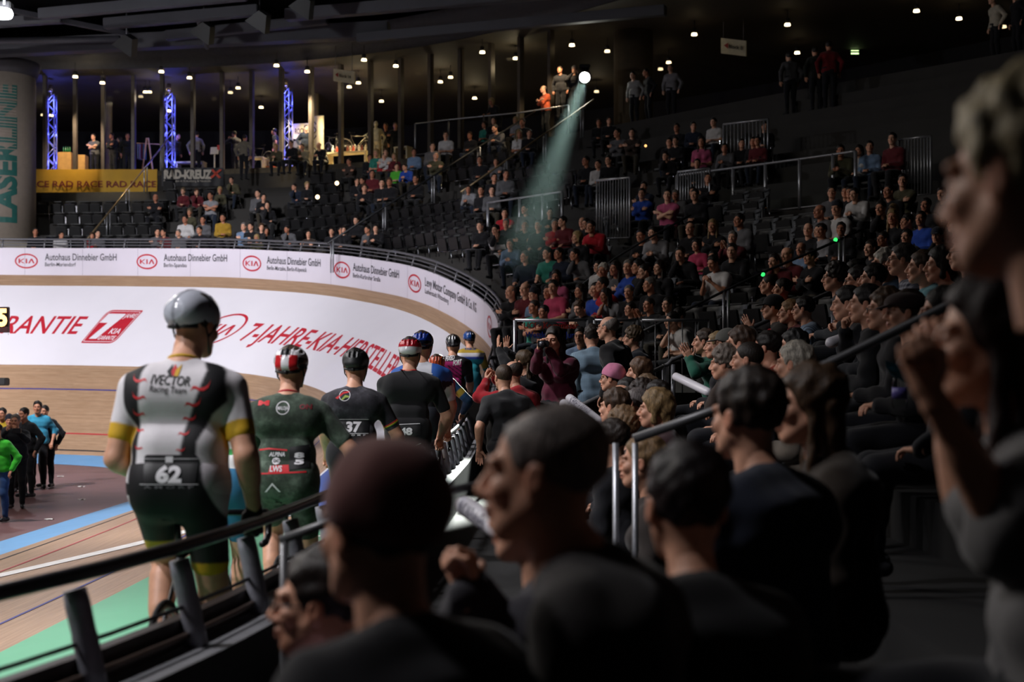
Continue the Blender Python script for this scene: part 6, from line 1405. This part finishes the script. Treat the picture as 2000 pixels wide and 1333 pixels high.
# banners on the gallery front
def gfront(px,z,off=-.05): i=ring_at_px(px,GO+off,0); x,y=ring(i,GO+off); return Vector((x,y,z))
def zat(py,px,off=-.05): i=ring_at_px(px,GO+off,0); x,y=ring(i,GO+off); return CZ+(HY-py)*y/F
def fbanner(px0,px1,pt,pb,mat,label,off=-.06,wob=.03):
    n=40; P=[]
    for q in range(n+1):
        px=px0+(px1-px0)*q/n; zt=zat(pt,px); zb=zat(pb,px); P.append([gfront(px,zt+(zb-zt)*r,off-.015*math.sin(q*.9+r*3)-.01*r) for r in (0,.25,.5,.75,1)])
    m=MB(); m.grid(P); o=m.build('gallery_banner',mat); tag(o,label,'banner'); return o
ylw=pm('yellow_cloth','#c89b2a',.7,var=.1,scale=1.2,bump=.3,bscale=4)
yb=fbanner(64,307,331,385,ylw,'long yellow cloth banner with red hand lettering hung on the gallery front')
def ftext(txt,px0,px1,py0,py1,mat,parent,bold=.02,off=-.11,shear=0):
    V,Fc,w=text2d(txt,1,bold,shear,maxedge=.6); h=V[:,1].max()
    return mapped('lettering',V,Fc,lambda x,y: (lambda px: gfront(px,zat(py1+(py0-py1)*y/h,px),off))(px0+(px1-px0)*x/w),mat,parent)
ftext('RACE RAD RACE RAD RACE',46,305,354,366,pm('maroon_paint','#7a2c22',.7),yb,.02)
kb=fbanner(316,437,328,364,pm('black_banner','#15161d',.6),'black banner with pale lettering and red cross beside the yellow banner')
ftext('RAD-KREUZ',320,414,332,349,pm('banner_white','#b9b2a6',.6),kb,.06); ftext('Fahrradladen in Kreuzberg & Neukölln',320,412,352,356,pm('banner_white','#b9b2a6',.6),kb,.0)
for pts in ([(412,333),(416,331),(432,348),(427,349)],[(429,331),(433,333),(414,349),(410,347)]):
    V,Fc=shape2d([pts],6); mapped('red_cross',V,Fc,lambda x,y: gfront(x,zat(y,x),-.125),pm('cross_red','#c03a20',.6),kb)
# round column with the vertical lettering
cx,cy,cr=W(2,300,50)[0],50.0,1.17; zb_=CZ+4.0; zt_=CZ+(HY-152)*50/F
colr=empty('round_column',(cx,cy,zb_),0,'thick pale round column wrapped with vertical green lettering at the left edge','column')
cm=pm('column_wrap','#857b70',.7,var=.06,bump=.2)
radd(MB().lathe([(cr,0),(cr,zt_-zb_)],(cx,cy,zb_),56).build('shaft',cm),colr); radd(MB().lathe([(cr*1.02,0),(cr*1.12,.3),(cr*1.12,.5)],(cx,cy,zt_),56).build('capital',pm('column_cap','#3c3b3e',.7)),colr); radd(MB().lathe([(cr*1.2,0),(cr*1.2,1.4)],(cx,cy,CZ+3.4),48).build('plinth',pm('column_plinth','#8a857c',.8)),colr)
V,Fc,w=text2d('LASERLINE',1,.045,.0,maxedge=.25); h=V[:,1].max(); z0=CZ+(HY-435)*49/F; z1=CZ+(HY-165)*49/F; wid=.74
def lz(x,y):
    s=(.5-y/h)*wid+.50; a=-PI/2+s/cr+.02; return Vector((cx+(cr+.012)*math.cos(a),cy+(cr+.012)*math.sin(a),z0+(z1-z0)*x/w))
def split_line(V,Fc,w):
    # the second half of the word is cut into horizontal bars
    out=[]
    for f in Fc:
        c=sum(V[i][0] for i in f)/3
        out.append(f)
    return out
radd(mapped('lettering',V,Fc,lz,pm('teal_print','#14524c',.6)),colr)
m=MB()
for q in range(22):
    x=w*(.53+.47*q/22); P=[[lz(x+w*.006*k,y) + (lz(x,y)-Vector((cx,cy,lz(x,y).z))).normalized()*.006 for y in (-.02,h*.25,h*.5,h*.75,h*1.02)] for k in(0,1)]; m.grid(P)
radd(m.build('lettering_gap',cm),colr)
# big concrete column
p=W(1237,160,49.5); o=MB().lathe([(.68,0),(.68,4.4)],(p.x,49.5,GF-.4),40).build('round_column',pm('brown_concrete','#4f4433',.8,bump=.2)); tag(o,'broad brownish round column at the right end of the glazed gallery','column')
p=W(612,180,60); o=MB().lathe([(.22,0),(.22,GC-GF)],(p.x,60,GF),24).build('round_column',pm('pale_column','#a89878',.7)); tag(o,'slim pale column inside the gallery behind the display stand','column')
p=W(212,200,62); o=MB().lathe([(.16,0),(.16,GC-GF)],(p.x,62,GF),24).build('round_column',pm('pale_column','#a89878',.7)); tag(o,'slim pale column inside the gallery behind the white-shirted man','column')
# blue-lit truss towers
truss_m=pm('truss_aluminium','#b4b6bc',.35,metal=.75)
for px,lb in ((100,'leftmost'),(331,'middle'),(560,'rightmost')):
    p,a=gpos(px,1.1); root=empty('truss_tower',p,a,'%s of the three blue lit aluminium truss towers in the gallery'%lb,'truss','blue lit truss towers'); H=3.25; q=.17
    for sx in(-1,1):
        for sy in(-1,1): MB().tube([(sx*q,sy*q,0),(sx*q,sy*q,H)],.028,8).build('chord',truss_m,root)
    m=MB(); n=9
    for k in range(n):
        z=H*k/n; z2=H*(k+1)/n; s=(-1)**k
        m.tube([(-q*s,-q,z),(q*s,-q,z2)],.016,6); m.tube([(-q*s,q,z),(q*s,q,z2)],.016,6); m.tube([(-q,-q*s,z),(-q,q*s,z2)],.016,6); m.tube([(q,-q*s,z),(q,q*s,z2)],.016,6)
    m.build('lattice',truss_m,root); MB().box((0,0,.02),(.5,.5,.04)).build('base_plate',truss_m,root)
    hd=MB(); hd.tube([(0,-.05,H+.35),(0,-.12,H+.1)],.09,12); hd.tube([(0,0,H),(0,0,H+.4)],.02,6); hd.build('lamp_head',pm('lamp_silver','#c8b48c',.25,metal=.8),root)
    cb=(.10,.12,1.0)
    w0=p+Vector((0,0,0)); nrm=Vector((math.cos(a-PI/2),math.sin(a-PI/2),0))
    for z,pw in ((.25,45),(3.5,130)): lamp('blue_uplight','SPOT',w0+nrm*.55*1+Vector((0,0,z)),pw,cb,.05,target=w0+Vector((0,0,1.6)),size=85)
    lamp('blue_core','POINT',w0+Vector((0,0,.3)),26,cb,.05); lamp('blue_core','POINT',w0+Vector((0,0,1.7)),22,cb,.05); lamp('blue_core','POINT',w0+Vector((0,0,3.0)),26,cb,.05)
# displays
def gthing(name,px,depth,label,cat,group=None): p,a=gpos(px,depth); return empty(name,p,a,label,cat,group)
lwood=pm('light_plywood','#c89a5c',.6,var=.15,scale=5); wht=pm('table_white','#d8cdb0',.6)
r_=gthing('plywood_counter',141,.9,'light plywood counter box in the gallery left of the tripod','counter'); MB().box((-.22,0,.43),(.55,.6,.86),bev=.01).build('cabinet',lwood,r_); MB().box((.30,.15,.40),(.48,.5,.78),bev=.01).build('cabinet',lwood,r_); MB().box((.02,.0,.45),(.03,.55,.5)).build('dark_gap',blk,r_)
for k in range(4):
    p,a=gpos(124+4.2*k,.85,.87); o=MB().lathe([(.03,0),(.032,.14),(.012,.19),(.012,.25)],p,12).build('bottle',pm('green_glass','#1f6a38',.15,spec=.8)); tag(o,'%s green bottle on the plywood counter'%ORD[k],'bottle','green bottles on the counter')
r_=gthing('clothes_rack',288,1.2,'wooden a-frame clothes rack with hanging shirts in the gallery','rack')
for sx in(-1,1): MB().tube([(sx*.24,0,0),(sx*.03,.0,1.5)],.035,8).build('leg',lwood,r_)
MB().tube([(-.45,0,1.3),(.45,.4,1.3)],.018,8).build('bar',lwood,r_)
for k,c in enumerate(('#5a2b2a','#7e8a8c','#c9b89a','#8e3030','#3c5a52')): MB().box((-.42+.07*k,.02*k,.95),(.03,.35,.6),bev=.01).build('hanging_shirt',pm('shirt_'+c[1:],c,.8),r_)
for px,dp,w_,d_,h_,lb in ((374,1.5,1.15,.5,.55,'white display table in front of the grey jacketed visitor'),(497,1.3,.9,.5,.62,'white display block beside the dark banner, under the red bicycle'),(533,1.2,.5,.4,.5,'small stack of white boxes left of the rightmost truss'),(681,1.2,1.75,.6,.62,'long pale table with bottles under the displayed bicycles'),(788,1.4,.6,.5,.7,'shelf with orange red boxes right of the mannequin')):
    r_=gthing('display_table',px,dp,lb,'table'); MB().box((0,0,h_-.03),(w_,d_,.06),bev=.01).build('table_top',wht,r_)
    for sx in(-1,1): MB().box((sx*(w_/2-.04),0,(h_-.06)/2),(.06,d_*.9,h_-.06)).build('side_panel',wht,r_)
    if px in(533,788):
        for k in range(3):
            MB().box((-.12+.12*k,-.05,.16+.16*(k%2)),(.22,.3,.14),bev=.01).build('box',pm('box_%d'%k,('#b06a30','#d9c8a0','#9c4026')[k],.7),r_)
random.seed(9)
for k,px in enumerate((650,658,664,679,684,690,701,707,714)):
    p,a=gpos(px,1.15,.62); c=('#c8c0b0','#b04028','#d8d4cc','#6a3024')[k%4]; o=MB().lathe([(.045,0),(.048,.16),(.02,.2),(.022,.24)],p,12).build('bottle',pm('drink_bottle_%d'%(k%4),c,.3)); tag(o,'%s bottle on the long pale gallery table'%ORD[k],'bottle','bottles on the gallery table')
r_=gthing('lectern_sign',419,1.0,'small white lectern sign with a red corner in the gallery','sign'); MB().tube([(0,0,0),(0,0,.75)],.03,8).build('pole',wht,r_); MB().box((0,0,.9),(.34,.05,.30),Matrix.Rotation(R(-15),3,'X'),bev=.01).build('board',wht,r_); MB().box((.17,0,1.02),(.12,.03,.2),bev=.005).build('red_card',pm('card_red','#c23a34',.6),r_)
# displayed bicycles
for px,dp,z,rz,c,lb in ((512,1.6,.35,75,'#1a1a1c','dark bicycle with big spoked wheels on display left of the rightmost truss'),(655,1.5,.62,60,'#202022','black bicycle on the long table, left one'),(690,1.5,.62,-50,'#4a4440','grey bicycle on the long table, right one')):
    p,a=gpos(px,dp,z); b_=bike(p,a+R(rz),.85,lb,c); b_['group']='bicycles on display in the gallery'
for px,dp,w_,z0_,z1_,c,tx,tc,lb in ((587,1.6,.75,1.35,1.95,'#cbbd98','ROCK','#3a3028','cream sign board lettered in brown above the grey poster'),(588,1.5,.62,.55,1.25,'#5a574f','50','#1d1c1a','grey poster board with number 50 behind the seated man'),(622,1.3,.46,.1,2.15,'#cfc2a0','',None,'pale roll-up banner with script pattern right of the truss')):
    r_=gthing('exhibition_board',px,dp,lb,'sign'); MB().box((0,0,(z0_+z1_)/2),(w_,.05,z1_-z0_)).build('panel',pm('panel_'+c[1:],c,.6),r_); MB().tube([(w_*.45,.03,0),(w_*.45,.03,z1_)],.015,6).build('stand',steel,r_)
    if tx:
        V,Fc,w=text2d(tx,1,.03); h=V[:,1].max(); mapped('lettering',V,Fc,lambda x,y,w=w,h=h,w_=w_,zc=(z0_+z1_)/2: Vector(((x/w-.5)*w_*.6,-.04,zc+(y/h-.5)*.22)),pm('pr_'+tc[1:],tc,.6),r_)
    else:
        for q in range(5): MB().tube([(-.15+.06*math.sin(q*2+t*.8),-.035,.45+.34*q+.05*t) for t in range(6)],.022,6).build('script',pm('script_dark','#4a4234',.6),r_)
# mannequin
mP=dict(POSES['stand']); mP.update(sex='m',hair=None,sleeve=.5,noshoes=1,collar=0); mm_=realize(person_meshes(mP,.0215)); mm_.pop('_J'); p,a=gpos(735,1.2,.0)
place_person(mm_,dict(body=pm('mannequin_cream','#d8cba8',.4),top=pm('mannequin_jersey','#e0d6b8',.6),trousers=pm('mannequin_shorts','#cfc3a4',.6)),p,a+PI+R(20),'cream shop mannequin in white jersey standing in the gallery','mannequin',topname='jersey',name='mannequin',s=1.0)
def gperson(px,dp,col,hr,pose,rz,label,s=1.0,z=0,sleeve=1.96,**k):
    p,a=gpos(px,dp,z); return spectator(p,a+R(rz),col,hr,pose,0,label,'people in the upper gallery',s,sleeve,.0215,**k)
gperson(185,1.6,'G','s','sfold',170,'man in grey tee standing with folded arms behind the gallery glass',sleeve=.6)
gperson(222,1.4,'K','s','sfold',150,'man in dark clothes standing just right of the grey tee man')
gperson(238,1.8,'E','l','stand',120,'long-haired person in brown between two dark-clothed visitors',s=.95)
gperson(249,1.5,'K','s','stand',200,'tall dark-clothed visitor left of the clothes rack')
gperson(343,1.6,'#3b3a38','s','stand',250,'visitor in dark jacket standing right of the middle truss')
gperson(383,1.2,'#8d8878','s','stand',10,'visitor in grey jacket with back turned near the white table')
gperson(461,1.4,'K','s','sphoto',60,'dark silhouetted visitor holding up an object in the gallery')
gperson(541,1.3,'K','s','stand',95,'warmly lit man in black tee left of the rightmost truss',sleeve=.6)
gperson(596,1.0,'N','s','stand',230,'dark-clothed visitor before the cream sign board')
gperson(755,1.8,'K','s','sfold',190,'dark-clothed visitor right of the mannequin, left one')
gperson(772,1.8,'K','s','stand',210,'dark-clothed visitor right of the mannequin, right one')
gperson(972,-.15,'#15151a','b','slean',180,'blond person in black leaning on the gallery railing',s=1.0)
gperson(1067,-.1,'#d0603c','x','sfold',165,'man in orange red shirt standing with folded arms at the railing',s=1.05,sleeve=1.5)
gperson(1096,-.2,'#26262a','z','stand',200,'man in black lit from above beside the follow spot',s=1.0,z=.6)
gperson(1121,.1,'#26262a','w','sphoto',230,'white-haired operator in black handling the follow spot',s=1.0,z=.6)
gperson(1240,.2,'#8a8a8a','s','stand',190,'man in pale grey shirt standing before the broad column')
gperson(1268,.2,'K','s','stand',160,'dark-clothed person right of the pale grey shirt')
gperson(1312,.3,'#77757a','s','stand',200,'man in light shirt standing right of the broad column')
gperson(476,-1.0,'#6b655a','s','stand',0,'person in grey top walking up before the gallery front',z=-.6)
for px,dp,z,col,hr,pose,rz,lb in ((545,-.5,-.5,'V','b','fwd',185,'blond person sitting against the gallery front, left one'),(573,-.5,-.45,'K','s','knees',170,'dark-haired man sitting against the gallery front with bare forearm'),(597,.0,-.45,'#8d836a','s','fwd',185,'man in beige top sitting on the gallery edge'),(633,.0,-.45,'K','x','fwd',175,'bald man in black and pale trousers sitting on the gallery edge')):
    gperson(px,dp,col,hr,pose,rz,lb,z=z)
gperson(1544,-1.8,'#4c4c50','s','stand',60,'man in grey patterned jacket standing on the upper right stand',z=-1.0)
gperson(1594,-1.8,'#1a1f1a','s','stand',50,'person in black with green stripe standing on the upper right stand',z=-1.0)
gperson(1620,-1.8,'#6a1018','s','stand',40,'large person in dark red standing on the upper right stand',z=-1.0,s=1.05)
gperson(1946,.4,'#b8b0a0','w','stand',150,'white-haired person in pale top under the far right gallery lamps')
gperson(1988,.4,'K','s','stand',150,'dark-clothed person at the top right corner of the gallery')
lamp('gallery_display_light','SPOT',W(700,190,56),2200,(1,.76,.42),.2,target=gpos(690,1.2,.6)[0],size=60); lamp('gallery_display_light','SPOT',W(500,180,57),1100,(1,.78,.48),.2,target=gpos(500,1.2,.5)[0],size=60)
lamp('gallery_display_light','SPOT',W(150,200,55),500,(1,.76,.5),.2,target=gpos(160,1.0,.4)[0],size=70); lamp('gallery_display_light','SPOT',W(600,170,54),1300,(1,.78,.48),.2,target=gpos(600,1.0,.9)[0],size=60)
lamp('gallery_display_light','SPOT',W(1090,95,47),260,(1,.75,.45),.15,target=gpos(1085,0,1.4)[0],size=60); lamp('banner_light','SPOT',W(230,150,52),520,(1,.80,.5),.3,target=W(200,360,52),size=60)
lamp('gallery_display_light','SPOT',W(1000,110,46),200,(1,.75,.45),.2,target=W(930,300,47),size=60)
# small round lights among the seats
for px,py,d,c,lb in ((620,385,47,'#ffdca8','round warm step light left of the long handrail, lower one'),(658,358,49,'#ffdca8','round warm step light left of the long handrail, upper one'),(1261,285,36,'#ffb870','small orange step light below the broad column'),(1492,431,31,'#ff8a30','small orange light at the foot of a bright post'),(896,499,41,'#ff9a50','small orange pilot light on the equipment behind the hoarding'),(1490,536,22,'#30d060','tiny green light on the dark handrail'),(1632,469,22,'#30d060','tiny green light near the upper bright posts'),(1707,431,27,'#30d060','tiny green light among the upper right rows')):
    r=.07 if d>35 and px<1000 and px!=896 else .035; p=W(px,py,d); o=MB().lathe([(r*.3,-r),(r*.85,-r*.55),(r,0),(r*.85,r*.55),(r*.3,r)],p,14).build('step_light',emis('glow_'+c[1:],c,4 if r>.05 else 1.6)); tag(o,lb,'light')
# follow spot with its beam
FS=W(1142,151,47.5); TG=Vector((-.68,15.3,CZ-.78)); u=(TG-FS).normalized()
root=empty('follow_spot',FS,0,'white hot follow spot lamp sending a beam across the dark hall','lamp')
qz=u.to_track_quat('Z','Y').to_matrix()
def fo(prof,name,mat): m=MB(); m.lathe(prof,FS,24,qz); return radd(m.build(name,mat),root)
fo([(.14,-.75),(.20,-.7),(.21,-.05),(.24,-.02),(.24,.02)],'barrel',pm('lamp_black','#1a1a1c',.5)); fo([(.17,.02),(.17,.03)],'lens',emis('lens_white','#fffff0',60))
radd(MB().box(FS+Vector((0,.2,.38)),(.36,.5,.10),bev=.02).build('top_box',pm('lamp_black','#1a1a1c',.5)),root); radd(MB().tube([FS-u*.35,FS-u*.35-Vector((0,0,1.1))],.03,8).build('stand',steel),root)
lamp('follow_beam','SPOT',FS+u*.06,240000,(.93,1.0,.93),.16,target=TG,size=1.9,blend=.3)
vm=bpy.data.materials.new('beam_haze'); vm.use_nodes=True; nt=vm.node_tree; nt.nodes.clear(); out=nt.nodes.new('ShaderNodeOutputMaterial'); vs=nt.nodes.new('ShaderNodeVolumeScatter'); vs.inputs['Color'].default_value=(.62,.88,.84,1); vs.inputs['Density'].default_value=.0026; vs.inputs['Anisotropy'].default_value=.35; nt.links.new(vs.outputs[0],out.inputs['Volume'])
m=MB(); L=25.; m.lathe([(.19,.10),(.52,L)],FS,32,qz); o=m.build('spotlight_haze',vm); tag(o,'pale green haze hanging in the air under the follow spot','haze',kind='stuff')
# roof beams and pipes
rb=pm('roof_steel','#3f3f45',.55,var=.12,scale=1)
def beam(a,b,w_,h_,label,mat=rb,tube=False):
    A=W(*a);B=W(*b); c=(A+B)/2; u=(B-A); L=u.length
    if tube: o=MB().tube([A,B],w_/2,12).build('roof_pipe',mat)
    else:
        q=u.to_track_quat('X','Z').to_matrix(); o=MB().box(c,(L,w_,h_),q,bev=.02).build('roof_beam',mat)
    tag(o,label,'beam' if not tube else 'pipe'); return o
beam((-120,82,46),(234,76,46),.22,.2,'grey roof pipe ending at the left hanging floodlight',tube=True)
beam((-100,100,48),(760,58,46),.5,.5,'broad grey ventilation duct along the roof edge above the gallery')
beam((205,47,44),(505,20,43),.3,.32,'pale roof beam above the middle floodlight'); beam((78,28,42),(480,-10,41),.3,.3,'long upper roof beam crossing the top left corner')
beam((325,70,46),(640,38,45),.3,.3,'lower roof beam right of the left floodlight'); beam((20,20,43),(250,66,46),.14,.16,'thin diagonal roof strut in the top left corner')
beam((560,30,44),(1240,-30,40),.35,.35,'dim roof beam over the top centre'); beam((700,75,46),(1300,20,42),.3,.3,'dim long roof beam above the lit gallery lamps'); beam((-60,48,44),(120,36,44),.3,.28,'short roof beam beside the dazzling lamp')
beam((380,20,44),(405,95,46),.12,.12,'short hanging roof strut between two floodlights'); 
fb=pm('flood_black','#0c0c0e',.5); rf_=pm('reflector','#8e8e92',.25,metal=.8,bump=.5,bscale=40)
for px,py,d,lb in ((247,90,44,'left hanging floodlight with slanted reflector window'),(398,66,44,'second hanging floodlight from the left'),(507,44,43,'third hanging floodlight from the left'),(592,16,42,'rightmost hanging floodlight near the top edge')):
    p=W(px,py,d); root=empty('hanging_floodlight',p,0,lb,'lamp','hanging floodlights under the roof'); Rm=Matrix.Rotation(R(34),3,'Y')@Matrix.Rotation(R(20),3,'X')
    m=MB(); c=lambda x,y,z: p+Rm@Vector((x,y,z)); m.prism([c(-.36,-.2,-.16),c(.36,-.2,-.16),c(.14,-.2,.34),c(-.14,-.2,.34)],Rm@Vector((0,.42,0))); radd(m.build('housing',fb),root)
    m=MB(); m.poly([c(-.34,-.18,-.165),c(.34,-.18,-.165),c(.34,.2,-.165),c(-.34,.2,-.165)]); radd(m.build('reflector',rf_),root); radd(MB().tube([p,p+Vector((0,0,1.2))],.02,6).build('hanger',steel),root)
p=W(0,26,36); root=empty('hanging_floodlight',p,0,'dazzling white floodlight burning at the top left corner','lamp'); radd(MB().lathe([(.02,-.14),(.28,-.09),(.32,0),(.28,.09),(.02,.14)],p,24).build('lit_lens',emis('flood_white','#f4f6ff',90)),root)
radd(MB().box(p+Vector((0,.45,.25)),(.3,.3,.3),bev=.03).build('housing',fb),root); radd(MB().tube([p+Vector((0,.3,.3)),p+Vector((0,.3,2))],.03,6).build('hanger',steel),root)
lamp('roof_floodlight_glow','POINT',p+Vector((.2,-.3,-.2)),450,(.95,.96,1),.2)
# scoreboard and monitor at the left edge
a=W(-22,600,30); b=W(18,650,30); c=(a+b)/2; root=empty('score_display',c,0,'hanging digital display with glowing orange digits at the left edge','display'); w_=abs(b.x-a.x); h_=abs(b.z-a.z)
radd(MB().box(c,(w_,.10,h_),bev=.01).build('case',pm('display_maroon','#3a1216',.5)),root); radd(MB().box(c+Vector((0,-.055,.06)),(w_*.94,.01,h_*.72)).build('screen',pm('screen_black','#0c0606',.3)),root)
V,Fc,w=text2d('05',1,.05); h=V[:,1].max(); radd(mapped('digits',V,Fc,lambda x,y: Vector((b.x-.02-.42*(1-x/w),c.y-.068,c.z+.06+(y/h-.5)*.36)),emis('led_orange','#ffc070',3.2)),root)
radd(MB().tube([c+Vector((0,0,h_/2)),c+Vector((-1.6,0,2.6))],.006,5).build('cable',steel),root); radd(MB().tube([c+Vector((w_*.46,0,-h_/2)),c+Vector((w_*.46,0,-h_/2-.05))],.004,5).build('cable_end',steel),root)
p=W(-6,746,33); root=empty('loudspeaker',p,0,'black loudspeaker box on a stand at the left edge','loudspeaker'); radd(MB().box(p,(.5,.3,.18),bev=.02).build('case',pm('speaker_black','#121214',.6)),root); radd(MB().tube([p+Vector((-.15,0,-.09)),Vector((p.x-.15,p.y,.0))],.025,8).build('stand',steel),root)
# ================================================================== LIGHT AND CAMERA
cd=bpy.data.cameras.new('camera'); cam=bpy.data.objects.new('camera',cd); COL.objects.link(cam); cam.location=(0,0,CZ); cam.rotation_euler=(R(90),0,0)
cd.sensor_width=36; cd.lens=F/2000*36; cd.shift_y=(HY-666.5)/2000; cd.clip_start=.1; cd.clip_end=300
cd.dof.use_dof=True; cd.dof.focus_distance=14.5; cd.dof.aperture_fstop=2.4
SC.camera=cam
def spot(name,loc,target,power,size,blend=.5,radius=.25,c=(1,1,1)):
    l=bpy.data.lights.new(name,'SPOT'); l.energy=power; l.spot_size=R(size); l.spot_blend=blend; l.shadow_soft_size=radius; l.color=c
    o=bpy.data.objects.new(name,l); COL.objects.link(o); o.location=loc; o.rotation_euler=(Vector(target)-Vector(loc)).to_track_quat('-Z','Y').to_euler(); return o
def area(name,loc,target,power,sx,sy,c=(1,1,1),spread=180):
    l=bpy.data.lights.new(name,'AREA'); l.shape='RECTANGLE'; l.size=sx; l.size_y=sy; l.energy=power; l.color=c; l.spread=R(spread)
    o=bpy.data.objects.new(name,l); COL.objects.link(o); o.location=loc; o.rotation_euler=(Vector(target)-Vector(loc)).to_track_quat('-Z','Y').to_euler(); return o
cool=(.98,.96,1.0)
K=1.62
# hall floodlights over the infield, aimed at the track
for i,(x,y,tx,ty,p,sz) in enumerate(((-20,18,-18,42,9000,62),(-14,20,-8,40,6500,55),(-26,22,-27,44,9000,60),(-11,11,-4.5,13,3600,52),(-9,4,-4.2,5.5,2600,48),(-11,20,-4,22,4000,46))):
    spot('hall_flood_and_fill',(x,y,CZ+11.5),(tx,ty,1.5),p*K,sz,.6,.5,cool)
spot('hall_flood_and_fill',(-10,0,CZ+8.5),(-2.0,8.5,1.9),3000,30,.8,.6,cool)
area('infield_spill',(-12,20,CZ+9),(4,16,1.5),560,8,8,(1,.93,.86))
spot('hall_flood_and_fill',(-9,9,CZ+6.5),(.7,2.4,CZ-.2),900,34,.9,.5,(1,.95,.9))  # added fill spot brightening the nearest spectators, not a fixture of the hall
w=bpy.data.worlds.new('hall_air'); SC.world=w; w.use_nodes=True; w.node_tree.nodes['Background'].inputs[0].default_value=(.05,.05,.06,1); w.node_tree.nodes['Background'].inputs[1].default_value=.02
SC.view_settings.view_transform='Standard'; SC.view_settings.look='None'; SC.view_settings.exposure=.25; SC.view_settings.gamma=1
